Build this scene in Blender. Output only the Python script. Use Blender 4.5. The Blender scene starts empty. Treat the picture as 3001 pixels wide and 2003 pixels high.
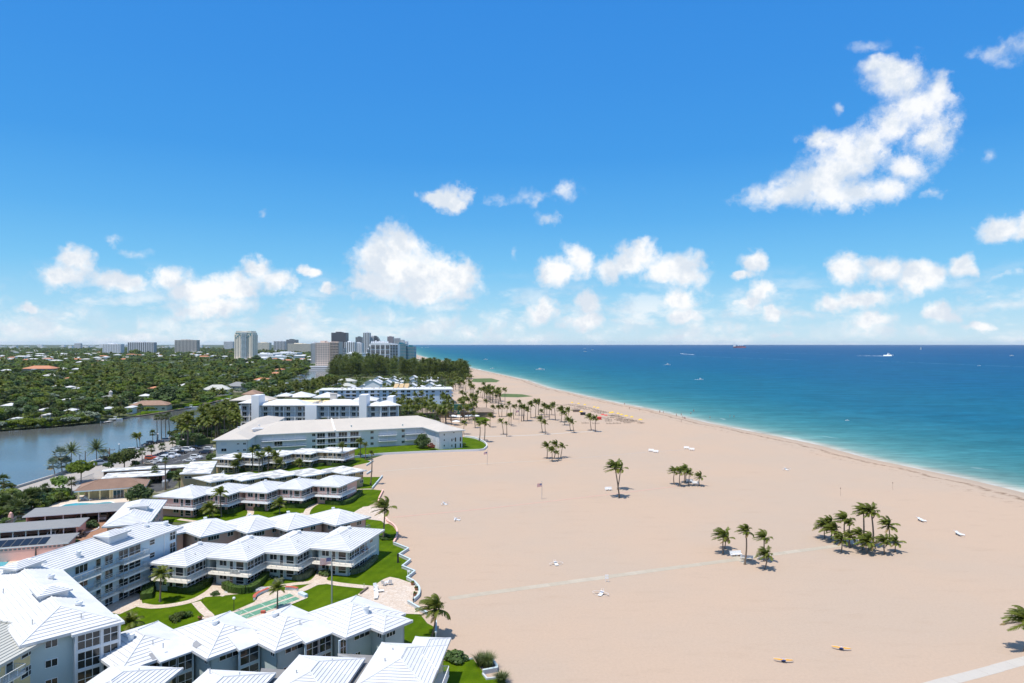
import bpy,math,random
import numpy as np
from mathutils import Vector,Matrix

random.seed(7)
rng = np.random.default_rng(7)
SC = bpy.context.scene
COL = SC.collection
R = math.radians

# ------------------------------------------------------------------ camera
CAM_H,FPX,CX,HZ = 46.0,2000.0,1500.5,1008.0
cam_d = bpy.data.cameras.new('camera')
cam_d.sensor_width = 36.0
cam_d.lens = 24.0
cam_d.clip_start = 0.5
cam_d.clip_end = 90000.0
cam = bpy.data.objects.new('camera',cam_d)
COL.objects.link(cam)
cam.location = (0,0,CAM_H)
cam.rotation_euler = (R(90.19),0,0)
SC.camera = cam

# ------------------------------------------------------------------ sun, exposure
SUN_EL,SUN_AZ = 69.5,-129.0           # azimuth from +Y towards +X
sd = bpy.data.lights.new('sun','SUN')
sd.energy = 4.0
sd.angle = R(0.53)
sd.color = (1.0,0.955,0.88)
sun = bpy.data.objects.new('sun',sd)
COL.objects.link(sun)
_ce = math.cos(R(SUN_EL))
SUN_DIR = Vector((_ce * math.sin(R(SUN_AZ)),_ce * math.cos(R(SUN_AZ)),math.sin(R(SUN_EL))))
sun.rotation_euler = SUN_DIR.to_track_quat('Z','Y').to_euler()
sun.location = (0,0,300)
SC.view_settings.view_transform = 'Standard'
SC.view_settings.look = 'None'
SC.view_settings.gamma = 1.0
SC.view_settings.exposure = 0.31
SC.view_settings.use_curve_mapping = False
SC.cycles.max_bounces = 5
SC.cycles.diffuse_bounces = 2
SC.cycles.glossy_bounces = 2
SC.cycles.transmission_bounces = 2
SC.cycles.transparent_max_bounces = 6
SC.cycles.caustics_reflective = False
SC.cycles.caustics_refractive = False
SC.cycles.volume_bounces = 0
SC.cycles.use_denoising = True


# ------------------------------------------------------------------ node helper
class NT:
    def __init__(s,tree):
        s.t = tree

    def n(s,typ,ins=None,**kw):
        nd = s.t.nodes.new(typ)
        for k,v in kw.items():
            setattr(nd,k,v)
        for k,v in (ins or {}).items():
            sock = nd.inputs[k]
            if isinstance(v,bpy.types.NodeSocket):
                s.t.links.new(v,sock)
            else:
                sock.default_value = v
        return nd

    def m(s,op,a,b=None,c=None,clamp=False):
        ins = {0: a}
        if b is not None: ins[1] = b
        if c is not None: ins[2] = c
        nd = s.n('ShaderNodeMath',ins,operation=op)
        nd.use_clamp = clamp
        return nd.outputs[0]

    def vm(s,op,a,b=None,c=None):
        ins = {0: a}
        if b is not None: ins[1] = b
        if c is not None: ins[2] = c
        nd = s.n('ShaderNodeVectorMath',ins,operation=op)
        return nd.outputs['Value'] if op in ('LENGTH','DOT_PRODUCT','DISTANCE') else nd.outputs[0]

    def sm(s,v,a,b,to0=0.0,to1=1.0):
        nd = s.n('ShaderNodeMapRange',{0: v,1: a,2: b,3: to0,4: to1},interpolation_type='SMOOTHSTEP')
        return nd.outputs[0]

    def mr(s,v,a,b,to0=0.0,to1=1.0):
        return s.n('ShaderNodeMapRange',{0: v,1: a,2: b,3: to0,4: to1}).outputs[0]

    def mix(s,f,a,b,blend='MIX'):
        nd = s.n('ShaderNodeMix',data_type='RGBA',blend_type=blend)
        for k,v in ((0,f),(6,a),(7,b)):
            if isinstance(v,bpy.types.NodeSocket):
                s.t.links.new(v,nd.inputs[k])
            else:
                nd.inputs[k].default_value = v if k == 0 else (tuple(v) + (1,) if len(v) == 3 else v)
        return nd.outputs[2]

    def noise(s,vec,scale,detail=3.0,rough=0.55,dims='3D',out='Fac',dist=0.0):
        nd = s.n('ShaderNodeTexNoise',{'Scale': scale,'Detail': detail,'Roughness': rough,'Distortion': dist},noise_dimensions=dims)
        if vec is not None:
            s.t.links.new(vec,nd.inputs['Vector'])
        return nd.outputs[out]

    def ramp(s,v,stops,interp='LINEAR'):
        nd = s.n('ShaderNodeValToRGB',{0: v})
        cr = nd.color_ramp
        cr.interpolation = interp
        while len(cr.elements) < len(stops):
            cr.elements.new(0.5)
        for e,(p,c) in zip(cr.elements,stops):
            e.position = p
            e.color = tuple(c) + (1,) if len(c) == 3 else c
        return nd.outputs[0]


# ------------------------------------------------------------------ sky with its clouds
W = bpy.data.worlds.new('World')
SC.world = W
W.use_nodes = True
W.node_tree.nodes.clear()
w = NT(W.node_tree)
SKY_STRENGTH = 0.1
tc = w.n('ShaderNodeTexCoord')
gen = tc.outputs['Generated']
sep = w.n('ShaderNodeSeparateXYZ',{0: gen})
az = w.m('ARCTAN2',sep.outputs[0],sep.outputs[1])
el = w.m('ARCSINE',sep.outputs[2])
sky = w.n('ShaderNodeTexSky',sky_type='NISHITA')
sky.sun_disc = False
sky.sun_elevation = R(SUN_EL)
sky.sun_rotation = R(SUN_AZ % 360)
sky.altitude = 0
sky.air_density = 1.0
sky.dust_density = 0.1
sky.ozone_density = 3.0
skc = w.n('ShaderNodeHueSaturation',{'Hue': 0.497,'Saturation': 1.30,'Value': 1.45,'Color': sky.outputs[0]}).outputs[0]
# the clear-sky colours by height above the horizon, the same all round
grad = w.ramp(w.m('DIVIDE',el,math.pi / 2),[(0.0,(4.86,6.44,7.42)),(0.033,(2.81,5.42,7.3)),(0.067,(1.47,4.45,7.22)),(0.111,(0.82,3.46,6.95)),(0.167,(0.44,2.66,6.58)),(0.233,(0.36,2.33,6.38)),
                                              (0.30,(0.31,2.12,6.2)),(0.55,(0.36,1.95,5.6)),(1.0,(0.42,1.8,5.0))])
skc = w.mix(0.86,w.mix(0.35,skc,(0.6,2.6,6.3)),grad)
azel = w.n('ShaderNodeCombineXYZ',{0: az,1: el,2: 0.0}).outputs[0]


def cdir(px,py):
    x,z = (px - CX) / FPX,(HZ - py) / FPX
    return math.atan2(x,1.0),math.atan2(z,math.hypot(x,1.0))


def blobs(vec,lst):
    acc = None
    for (px,py,rx,ry) in lst:
        a,e = cdir(px,py)
        a1,_ = cdir(px + rx,py)
        _,e1 = cdir(px,py - ry)
        ix,iy = 1 / max(abs(a1 - a),1e-3),1 / max(abs(e1 - e),1e-3)
        d = w.vm('LENGTH',w.vm('MULTIPLY_ADD',vec,(ix,iy,0),(-a * ix,-e * iy,0)))
        acc = d if acc is None else w.m('SMOOTH_MIN',acc,d,0.55)
    return acc


n1 = w.noise(gen,9.0,3.0,0.5,out='Color')
n2 = w.noise(gen,32.0,5.0,0.62,out='Color')
wv = w.vm('MULTIPLY_ADD',n1,(0.050,0.034,0),azel)
wv = w.vm('MULTIPLY_ADD',n2,(0.036,0.028,0),wv)
wv = w.vm('SUBTRACT',wv,(0.043,0.031,0))
SOLID = [  # pixel centre and radii of each cumulus heap
    (1185,720,85,60),(1110,760,70,70),(1195,800,160,75),(1320,820,85,55),(1090,835,85,45),(1250,850,120,45),
    (225,770,55,45),(190,815,85,38),(350,825,95,32),(500,812,50,40),(590,855,110,45),(690,850,80,45),(755,800,42,42),(810,835,50,38),(640,900,120,30),
    (895,800,26,22),(955,843,32,18),(95,912,34,20),
    (1620,808,70,42),(1705,765,48,50),(1790,790,40,45),(1880,745,60,48),(1960,790,90,50),(2005,800,50,55),(1850,770,60,40),
    (1990,880,60,40),(2010,925,55,30),(1715,890,45,42),(1580,915,45,45),(1700,950,70,35),
    (2215,770,45,32),(2225,855,55,32),(2185,880,55,24),(2170,805,38,14),(2270,915,35,24),
    (2590,790,90,50),(2480,790,60,45),(2700,810,90,48),(2840,770,50,42),(2530,870,120,32),(2420,885,50,26),(2560,930,70,32),(2760,915,60,35),(2870,960,60,18),
    (2950,660,75,32),(3040,650,70,40),
    (1340,585,38,38),(1290,580,50,20)]
STREAK = [  # the long streaked cloud upper right
    (2300,565,110,40),(2380,535,110,60),(2500,560,130,44),(2600,540,80,36),(2430,490,90,50),(2510,450,90,50),(2580,410,80,60),(2640,360,80,70),(2700,310,95,70),(2755,270,55,50),(2600,215,85,45),(2560,190,50,26),(2660,240,70,45),(2740,390,70,60),(2385,410,48,30),(2470,430,60,44),(2660,480,70,45)]
THIN = [
    (2960,145,90,45),(1560,575,80,30),(1660,560,50,34),(1620,640,50,22),(1470,590,40,18),(2550,130,60,26),(2450,315,26,18),(2900,455,30,22),
    (350,700,26,34),(410,745,60,18),(775,632,20,14),(1512,750,16,22),(2960,800,70,16),(2930,860,110,16),(2740,560,40,16),
    (250,920,90,42),(480,945,100,40),(620,950,130,40),(870,915,55,50),(900,965,80,36),(340,885,30,24),(1120,935,90,40),(1290,940,75,48),(1470,940,70,48),(1400,980,200,22),
    (1840,960,90,32),(2140,960,90,25),(2260,980,80,18),(2480,960,120,30),(2700,975,120,22),(40,955,80,30),(150,975,140,24),(420,985,240,20),(800,990,240,18),(2000,990,260,16),(2850,900,90,26)]
fs = blobs(wv,SOLID)
ft = blobs(wv,THIN)
fk = blobs(wv,STREAK)
puff = w.noise(gen,85.0,5.0,0.68)
billow = w.noise(gen,26.0,4.0,0.55)
cell = w.n('ShaderNodeTexVoronoi',{'Vector': w.vm('MULTIPLY_ADD',n2,(0.03,0.03,0.03),gen),'Scale': 30.0,'Smoothness': 0.6},feature='SMOOTH_F1').outputs['Distance']
cell2 = w.n('ShaderNodeTexVoronoi',{'Vector': w.vm('MULTIPLY_ADD',n2,(0.02,0.02,0.02),gen),'Scale': 75.0,'Smoothness': 0.5},feature='SMOOTH_F1').outputs['Distance']
billow = w.m('ADD',w.m('MULTIPLY',billow,0.7),w.m('ADD',w.m('MULTIPLY',w.m('SUBTRACT',cell,0.35),0.38),w.m('ADD',w.m('MULTIPLY',w.m('SUBTRACT',cell2,0.35),0.25),0.15)))
edge = w.m('ADD',w.m('MULTIPLY',w.m('SUBTRACT',billow,0.5),1.25),w.m('MULTIPLY',w.m('SUBTRACT',puff,0.5),0.95))
wisp0 = w.noise(w.vm('MULTIPLY_ADD',n2,(0.04,0.04,0.04),gen),24.0,7.0,0.68)
ms = w.sm(w.m('ADD',fs,w.m('ADD',w.m('MULTIPLY',edge,0.8),w.m('MULTIPLY',w.m('SUBTRACT',wisp0,0.5),0.9))),1.36,0.52)
mt = w.sm(w.m('ADD',ft,w.m('MULTIPLY',edge,1.5)),1.25,0.05)
wisp = w.noise(w.vm('MULTIPLY_ADD',n2,(0.05,0.05,0.05),gen),17.0,7.0,0.66)
mt = w.m('MULTIPLY',w.m('MULTIPLY',mt,w.sm(el,0.05,0.12,0.88,0.70)),w.sm(wisp,0.36,0.62,0.30,1.0))
# unseen cumulus outside the view, its cover raised to whiten the ambient light
nout = w.noise(w.vm('MULTIPLY',gen,(1,1,2.6)),5.0,6.0,0.56)
mo = w.m('MULTIPLY',w.sm(nout,0.51,0.64),w.m('MAXIMUM',w.sm(w.m('ABSOLUTE',az),0.70,0.95),w.sm(el,0.50,0.62)))
mo = w.m('MULTIPLY',mo,w.sm(el,0.02,0.08))
# the great cloud upper right of the frame is torn and thinner than the far heaps
mk = w.sm(w.m('ADD',fk,w.m('ADD',w.m('MULTIPLY',edge,0.75),w.m('MULTIPLY',w.m('SUBTRACT',wisp,0.5),2.2))),1.45,0.30)
mk = w.m('MULTIPLY',mk,0.96)
# a broken bank of far cumulus low over the whole horizon
bank = w.noise(w.vm('MULTIPLY',gen,(1,1,2.4)),13.0,6.0,0.6)
mb_ = w.m('MULTIPLY',w.sm(bank,0.44,0.66),w.m('MULTIPLY',w.sm(el,0.115,0.035),0.72))
mk = w.m('MAXIMUM',mk,mb_)
cm = w.m('MAXIMUM',w.m('MAXIMUM',ms,mt),w.m('MAXIMUM',mo,mk))
shade = w.sm(w.m('ADD',w.noise(gen,20.0,4.0,0.5),w.m('MULTIPLY',w.m('SUBTRACT',puff,0.5),0.4)),0.36,0.62)
cc = w.mix(shade,(5.9,6.5,7.25),(8.2,8.25,8.3))
final = w.mix(cm,skc,cc)
bg = w.n('ShaderNodeBackground',{'Color': final,'Strength': SKY_STRENGTH})
wo = w.n('ShaderNodeOutputWorld',{0: bg.outputs[0]})
W.cycles.sampling_method = 'MANUAL'
W.cycles.sample_map_resolution = 512


# ------------------------------------------------------------------ materials
MATS = {}


def mat(name,col,rough=0.8,var=0.0,scale=0.5,bump=0.0,bscale=8.0,spec=0.3,objvar=0.0,metal=0.0,col2=None,trans=0.0):
    """plain procedural material: base colour, soft noise variation, optional second colour patches and fine relief"""
    if name in MATS:
        return MATS[name]
    m = bpy.data.materials.new(name)
    m.use_nodes = True
    t = NT(m.node_tree)
    t.t.nodes.clear()
    geo = t.n('ShaderNodeNewGeometry').outputs['Position']
    c = t.n('ShaderNodeRGB').outputs[0]
    c.default_value = tuple(col) + (1,)
    if col2 is not None:
        c = t.mix(t.sm(t.noise(geo,scale,4.0,0.6),0.42,0.60),c,col2)
    if var > 0:
        nz = t.noise(geo,scale,5.0,0.62)
        c = t.n('ShaderNodeHueSaturation',{'Hue': 0.5,'Saturation': 1.0,'Value': t.mr(nz,0.25,0.75,1 - var,1 + var),'Fac': 1.0,'Color': c}).outputs[0]
    if objvar > 0:
        oi = t.n('ShaderNodeObjectInfo')
        rv = oi.outputs['Random']
        hue = t.mr(t.m('FRACT',t.m('MULTIPLY',rv,7.31)),0,1,0.5 - objvar * 0.055,0.5 + objvar * 0.05)
        c = t.n('ShaderNodeHueSaturation',{'Hue': hue,'Saturation': t.mr(rv,0,1,1.0,1.0),'Value': t.mr(rv,0,1,1 - objvar,1 + objvar),'Fac': 1.0,'Color': c}).outputs[0]
    bs = t.n('ShaderNodeBsdfPrincipled',{'Roughness': rough,'Metallic': metal,'Specular IOR Level': spec,'Base Color': c})
    if bump > 0:
        bn = t.n('ShaderNodeBump',{'Strength': bump,'Distance': 0.05,'Height': t.noise(geo,bscale,4.0,0.6)})
        t.t.links.new(bn.outputs[0],bs.inputs['Normal'])
    sh = bs.outputs[0]
    if trans > 0:
        tr = t.n('ShaderNodeBsdfTranslucent',{'Color': t.mix(1.0,c,(1.0,1.1,0.55),'MULTIPLY')})
        sh = t.n('ShaderNodeMixShader',{0: trans,1: bs.outputs[0],2: tr.outputs[0]}).outputs[0]
    t.n('ShaderNodeOutputMaterial',{0: sh})
    MATS[name] = m
    return m


M = dict(
    roof_white=mat('white_roof_tile',(0.66,0.655,0.65),0.7,0.035,0.35,0.15,6.0,col2=(0.585,0.58,0.575)),
    riser_shade=mat('roof_step_shade',(0.47,0.475,0.49),0.9,0.05,0.8),  # grey on the course risers: the steps' shadow lines put into the colour
    roof_worn=mat('worn_white_roof',(0.74,0.73,0.70),0.85,0.10,0.35,0.2,5.0,col2=(0.36,0.35,0.33)),
    roof_cream=mat('cream_roof',(0.52,0.465,0.40),0.8,0.05,0.2,0.1,4.0),
    roof_beige=mat('beige_roof',(0.47,0.46,0.41),0.7,0.04,0.6,0.1,4.0),
    roof_grey=mat('grey_shingle',(0.245,0.245,0.24),0.9,0.06,1.0,0.3,9.0),
    roof_brown=mat('brown_tile',(0.30,0.19,0.135),0.85,0.13,0.5,0.3,6.0),
    roof_orange=mat('terracotta_tile',(0.50,0.22,0.12),0.85,0.12,0.5),
    flat_grey=mat('grey_flat_roof',(0.22,0.21,0.20),0.9,0.14,0.7,0.2,5.0),
    patch_grey=mat('grey_roof_patch',(0.28,0.28,0.285),0.8,0.05,1.0),
    w_blue=mat('pale_blue_grey_stucco',(0.50,0.58,0.58),0.85,0.04,0.7,0.1,12.0),
    w_blue2=mat('pale_blue_stucco',(0.55,0.66,0.72),0.85,0.04,0.7,0.1,12.0),
    w_pink=mat('pink_stucco',(0.86,0.50,0.41),0.85,0.05,0.7,0.1,12.0),
    w_tan=mat('tan_stucco',(0.52,0.37,0.205),0.85,0.06,0.7,0.1,12.0),
    w_cream=mat('cream_stucco',(0.82,0.64,0.34),0.85,0.04,0.7,0.1,12.0),
    w_white=mat('white_stucco',(0.70,0.70,0.71),0.8,0.03,0.4,0.1,8.0),
    w_hotel=mat('hotel_white',(0.80,0.80,0.81),0.8,0.03,0.3),
    w_azure=mat('light_blue_wall',(0.54,0.63,0.76),0.8,0.03,0.3),
    w_sand=mat('sand_wall',(0.83,0.74,0.60),0.85,0.05,0.1),
    w_rose=mat('rose_concrete',(0.74,0.60,0.51),0.85,0.05,0.1),
    w_greige=mat('greige_concrete',(0.60,0.55,0.49),0.85,0.05,0.05),
    w_dark=mat('dark_tower_cladding',(0.13,0.12,0.13),0.5,0.05,0.05),
    w_city=mat('far_city_wall',(0.70,0.70,0.71),0.85,0.06,0.02),
    w_plum=mat('plum_wall',(0.36,0.29,0.30),0.85,0.08,0.3),
    slab=mat('slab_edge_paint',(0.76,0.70,0.60),0.75,0.03,1.0),
    wall_paint=mat('weathered_wall_paint',(0.52,0.54,0.55),0.8,0.06,0.5),
    white=mat('white_paint',(0.80,0.80,0.79),0.5,0.02,1.0),
    rail=mat('rail_metal',(0.62,0.62,0.60),0.45,0.03,1.0),
    deck_dark=mat('balcony_floor',(0.30,0.27,0.24),0.8,0.06,1.0),
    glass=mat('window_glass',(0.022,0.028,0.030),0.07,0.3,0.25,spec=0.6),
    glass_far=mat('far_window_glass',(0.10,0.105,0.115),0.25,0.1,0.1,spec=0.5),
    glass_teal=mat('teal_glass',(0.05,0.22,0.27),0.15,0.1,0.05,spec=0.6),
    shutter=mat('blue_white_shutter',(0.60,0.63,0.68),0.6,0.03,1.0),
    door=mat('door_paint',(0.10,0.14,0.14),0.5,0.05,1.0),
    black=mat('dark_metal',(0.03,0.03,0.032),0.5,0.1,1.0),
    solar=mat('solar_film',(0.012,0.012,0.016),0.35,0.1,1.0),
    steel=mat('galvanised_steel',(0.42,0.43,0.44),0.4,0.05,1.0,metal=0.3),
    trunk=mat('palm_bark',(0.20,0.155,0.115),0.9,0.15,2.0,0.4,20.0),
    bark=mat('tree_bark',(0.11,0.085,0.06),0.9,0.15,1.5),
    frond=mat('palm_frond_leaf',(0.145,0.168,0.022),0.45,0.25,0.6,objvar=0.16,spec=0.3,trans=0.32),
    frond_dry=mat('dry_palm_frond',(0.24,0.175,0.06),0.7,0.2,0.8,objvar=0.1,trans=0.15),
    sabal=mat('fan_palm_leaf',(0.105,0.135,0.040),0.5,0.25,0.8,objvar=0.14,trans=0.15),
    silver=mat('silver_palm_leaf',(0.18,0.22,0.17),0.5,0.2,0.8,objvar=0.12,trans=0.15),
    leaf=mat('broad_leaf',(0.120,0.165,0.030),0.55,0.30,0.35,objvar=0.46,spec=0.25,trans=0.34),
    leaf_dark=mat('dark_leaf',(0.078,0.125,0.034),0.5,0.25,0.4,objvar=0.28,spec=0.25,trans=0.28),
    leaf_bright=mat('bright_leaf',(0.155,0.205,0.018),0.55,0.25,0.4,objvar=0.20,spec=0.2,trans=0.38),
    leaf_grey=mat('silvery_leaf',(0.19,0.23,0.16),0.6,0.2,0.5,objvar=0.12,trans=0.15),
    leaf_red=mat('flame_blossom',(0.42,0.075,0.02),0.6,0.25,0.8,objvar=0.1,trans=0.2),
    leaf_rust=mat('rust_leaf',(0.19,0.055,0.03),0.6,0.25,0.8,trans=0.2),
    pine=mat('pine_needle',(0.135,0.160,0.050),0.7,0.25,0.2,objvar=0.20,spec=0.15,trans=0.36),
    hedge=mat('hedge_leaf',(0.060,0.105,0.015),0.6,0.35,2.0,0.6,5.0,trans=0.1),
    hedge_grey=mat('grey_hedge_leaf',(0.14,0.165,0.095),0.6,0.30,2.0,0.6,5.0,trans=0.1),
    flower_white=mat('white_blossom',(0.62,0.62,0.60),0.7,0.2,3.0),
    red_brick=mat('red_seat',(0.50,0.12,0.08),0.7,0.08,2.0),
    terracotta=mat('terracotta_pot',(0.36,0.15,0.08),0.8,0.1,2.0),
    orange_cloth=mat('orange_cloth',(0.78,0.40,0.06),0.7,0.08,1.0,trans=0.2),
    yellow_cloth=mat('yellow_cloth',(0.88,0.58,0.06),0.7,0.06,1.0,trans=0.2),
    blue_cloth=mat('blue_cloth',(0.05,0.12,0.45),0.7,0.08,1.0),
    pale_cloth=mat('pale_blue_cloth',(0.60,0.66,0.74),0.7,0.05,1.0),
    grey_cloth=mat('dark_grey_cloth',(0.09,0.08,0.075),0.85,0.1,2.0),
    red_cloth=mat('red_cloth',(0.60,0.06,0.05),0.7,0.08,1.0),
    wood=mat('weathered_wood',(0.20,0.155,0.12),0.85,0.15,1.0),
    flag_red=mat('flag_red',(0.46,0.035,0.06),0.7,0.05,2.0,trans=0.2),
    flag_white=mat('flag_white',(0.75,0.74,0.75),0.7,0.03,2.0,trans=0.2),
    flag_blue=mat('flag_blue',(0.045,0.055,0.20),0.7,0.05,2.0,trans=0.1),
    lamp=mat('lamp_globe_glass',(0.80,0.80,0.78),0.3),
    tyre=mat('tyre_rubber',(0.02,0.02,0.02),0.9),
    skin=mat('skin',(0.50,0.31,0.22),0.6),
    skin_tan=mat('tanned_skin',(0.33,0.18,0.12),0.6),
    suit_dark=mat('dark_swimwear',(0.04,0.04,0.07),0.7),
    suit_red=mat('red_swimwear',(0.45,0.05,0.05),0.7),
    hair=mat('dark_hair',(0.04,0.025,0.02),0.6),
    foam=mat('white_foam',(0.82,0.84,0.84),0.9,0.08,0.2),
    thatch=mat('grey_thatch',(0.27,0.21,0.165),0.95,0.15,0.5,0.4,3.0),
    green_awning=mat('green_awning',(0.02,0.10,0.08),0.7),
    hull_red=mat('red_hull',(0.25,0.07,0.09),0.6,0.1,0.05),
    dune_green=mat('dune_grass',(0.09,0.13,0.035),0.9,0.3,0.3,0.5,2.0),
)
for nm,c in dict(white=(0.78,0.78,0.77),black=(0.02,0.021,0.023),navy=(0.03,0.045,0.08),red=(0.50,0.09,0.03),silver=(0.45,0.45,0.44),beige=(0.42,0.37,0.30)).items():
    M['car_' + nm] = mat('car_paint_' + nm,c,0.25,0.02,1.0,spec=0.6)


# ------------------------------------------------------------------ mesh builder and object helpers
class MB:
    def __init__(s):
        s.v,s.f,s.mi = [],[],[]

    def poly(s,pts,mi=0):
        i = len(s.v)
        s.v.extend(tuple(p) for p in pts)
        s.f.append(tuple(range(i,i + len(pts))))
        s.mi.append(mi)

    def hexa(s,b,t,mi=0):
        """four bottom points and four top points"""
        i = len(s.v)
        s.v.extend(tuple(p) for p in list(b) + list(t))
        for q in ((3,2,1,0),(4,5,6,7),(0,1,5,4),(1,2,6,5),(2,3,7,6),(3,0,4,7)):
            s.f.append(tuple(i + k for k in q))
            s.mi.append(mi)

    def box(s,x0,y0,z0,x1,y1,z1,mi=0):
        s.hexa([(x0,y0,z0),(x1,y0,z0),(x1,y1,z0),(x0,y1,z0)],[(x0,y0,z1),(x1,y0,z1),(x1,y1,z1),(x0,y1,z1)],mi)

    def obox(s,O,a,x0,y0,z0,x1,y1,z1,mi=0):
        """box in a frame at O turned by a degrees"""
        c,n = math.cos(R(a)),math.sin(R(a))
        f = lambda x,y,z: (O[0] + c * x - n * y,O[1] + n * x + c * y,z)
        s.hexa([f(x0,y0,z0),f(x1,y0,z0),f(x1,y1,z0),f(x0,y1,z0)],[f(x0,y0,z1),f(x1,y0,z1),f(x1,y1,z1),f(x0,y1,z1)],mi)

    def prism(s,pts,z0,z1,mi=0,mtop=None):
        n = len(pts)
        i = len(s.v)
        s.v.extend((p[0],p[1],z0) for p in pts)
        s.v.extend((p[0],p[1],z1) for p in pts)
        s.f.append(tuple(i + n + k for k in range(n))); s.mi.append(mi if mtop is None else mtop)
        s.f.append(tuple(i + n - 1 - k for k in range(n))); s.mi.append(mi)
        for k in range(n):
            j = (k + 1) % n
            s.f.append((i + k,i + j,i + n + j,i + n + k)); s.mi.append(mi)

    def tube(s,path,rad,n=6,mi=0,cap=True):
        path = [Vector(p) for p in path]
        if not hasattr(rad,'__len__'): rad = [rad] * len(path)
        base = len(s.v)
        for k,p in enumerate(path):
            d = (path[min(k + 1,len(path) - 1)] - path[max(k - 1,0)]).normalized()
            a = Vector((0,0,1)) if abs(d.z) < 0.9 else Vector((1,0,0))
            x = d.cross(a).normalized(); y = d.cross(x)
            for q in range(n):
                t = 2 * math.pi * q / n
                s.v.append(tuple(p + (x * math.cos(t) + y * math.sin(t)) * rad[k]))
        for k in range(len(path) - 1):
            for q in range(n):
                a,b = base + k * n + q,base + k * n + (q + 1) % n
                s.f.append((a,b,b + n,a + n)); s.mi.append(mi)
        if cap:
            s.f.append(tuple(base + q for q in range(n))); s.mi.append(mi)
            s.f.append(tuple(base + (len(path) - 1) * n + n - 1 - q for q in range(n))); s.mi.append(mi)

    def lathe(s,prof,c=(0,0,0),n=12,mi=0):
        base = len(s.v)
        for (r,z) in prof:
            for q in range(n):
                t = 2 * math.pi * q / n
                s.v.append((c[0] + r * math.cos(t),c[1] + r * math.sin(t),c[2] + z))
        for k in range(len(prof) - 1):
            for q in range(n):
                a,b = base + k * n + q,base + k * n + (q + 1) % n
                s.f.append((a,b,b + n,a + n)); s.mi.append(mi)

    def mesh(s,name,mats,off=(0,0,0),smooth=False):
        me = bpy.data.meshes.new(name)
        ox,oy,oz = off
        me.from_pydata([(x - ox,y - oy,z - oz) for x,y,z in s.v],[],s.f)
        if not isinstance(mats,(list,tuple)): mats = [mats]
        for m in mats: me.materials.append(m)
        if len(mats) > 1: me.polygons.foreach_set('material_index',s.mi)
        if smooth: me.polygons.foreach_set('use_smooth',[True] * len(s.f))
        me.update()
        return me

    def build(s,name,mats,parent=None,smooth=False,at=None):
        """one mesh object; vertices are given in world coordinates"""
        o = at if at is not None else (tuple(WL[parent.name]) if parent is not None else (0,0,0))
        ob = bpy.data.objects.new(name,s.mesh(name,mats,o,smooth))
        link(ob,parent,o)
        return ob


WL = {}


def link(ob,parent=None,wloc=(0,0,0)):
    COL.objects.link(ob)
    wloc = Vector(wloc)
    if parent is not None:
        ob.parent = parent
        ob.location = wloc - WL[parent.name]
    else:
        ob.location = wloc
    WL[ob.name] = wloc
    return ob


def tag(ob,label=None,cat=None,group=None,kind=None):
    if label: ob['label'] = label
    if cat: ob['category'] = cat
    if group: ob['group'] = group
    if kind: ob['kind'] = kind
    return ob


def thing(name,label,cat,loc,group=None):
    e = bpy.data.objects.new(name,None)
    e.empty_display_size = 0.5
    link(e,None,loc)
    return tag(e,label,cat,group)


def inst(name,me,parent=None,wloc=(0,0,0),rz=0.0,sc=1.0,rot=None):
    ob = bpy.data.objects.new(name,me)
    link(ob,parent,wloc)
    ob.rotation_euler = rot if rot is not None else (0,0,rz)
    ob.scale = (sc,sc,sc) if not hasattr(sc,'__len__') else sc
    return ob


def P(px,py,z=0.0):
    """photo pixel of a point at height z -> its place on the map"""
    Y = (CAM_H - z) * FPX / (py - HZ)
    return ((px - CX) / FPX * Y,Y)


def PC(crop,pts,z=0.0):
    """points measured in an enlarged crop (x0, y0, scale) of the photograph"""
    return [P(crop[0] + p[0] / crop[2],crop[1] + p[1] / crop[2],z) for p in pts]


def uv(a):
    return Vector((math.cos(R(a)),math.sin(R(a)))),Vector((-math.sin(R(a)),math.cos(R(a))))


def sheet(name,pts,z,m,kind='structure'):
    mb = MB()
    mb.poly([(p[0],p[1],z) for p in pts])
    o = mb.build(name,m)
    if o.data.polygons[0].normal.z < 0:
        o.data.flip_normals()
    o['kind'] = kind
    return o


def strip_pts(path,width):
    """left and right offset lines of a path"""
    path = [Vector(p[:2]) for p in path]
    Lp,Rp = [],[]
    for k,p in enumerate(path):
        a = path[max(k - 1,0)]; b = path[min(k + 1,len(path) - 1)]
        d1 = (p - a).normalized() if k > 0 else (b - p).normalized()
        d2 = (b - p).normalized() if k < len(path) - 1 else d1
        n1 = Vector((-d1.y,d1.x)); n2 = Vector((-d2.y,d2.x))
        n = (n1 + n2)
        n = n.normalized() if n.length > 1e-4 else n1
        f = 1 / max(0.45,n.dot(n1))
        Lp.append(p + n * width / 2 * f); Rp.append(p - n * width / 2 * f)
    return Lp,Rp


def smooth_path(path,n=6):
    path = [Vector(p[:2]) for p in path]
    out = []
    for k in range(len(path) - 1):
        p0 = path[max(k - 1,0)]; p1 = path[k]; p2 = path[k + 1]; p3 = path[min(k + 2,len(path) - 1)]
        for i in range(n):
            t = i / n
            out.append(0.5 * ((2 * p1) + (p2 - p0) * t + (2 * p0 - 5 * p1 + 4 * p2 - p3) * t * t + (3 * p1 - p0 - 3 * p2 + p3) * t ** 3))
    out.append(path[-1])
    return out


def ribbon(mb,path,width,z,mi=0):
    Lp,Rp = strip_pts(path,width)
    for k in range(len(Lp) - 1):
        mb.poly([(*Rp[k],z),(*Rp[k + 1],z),(*Lp[k + 1],z),(*Lp[k],z)],mi)


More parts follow.
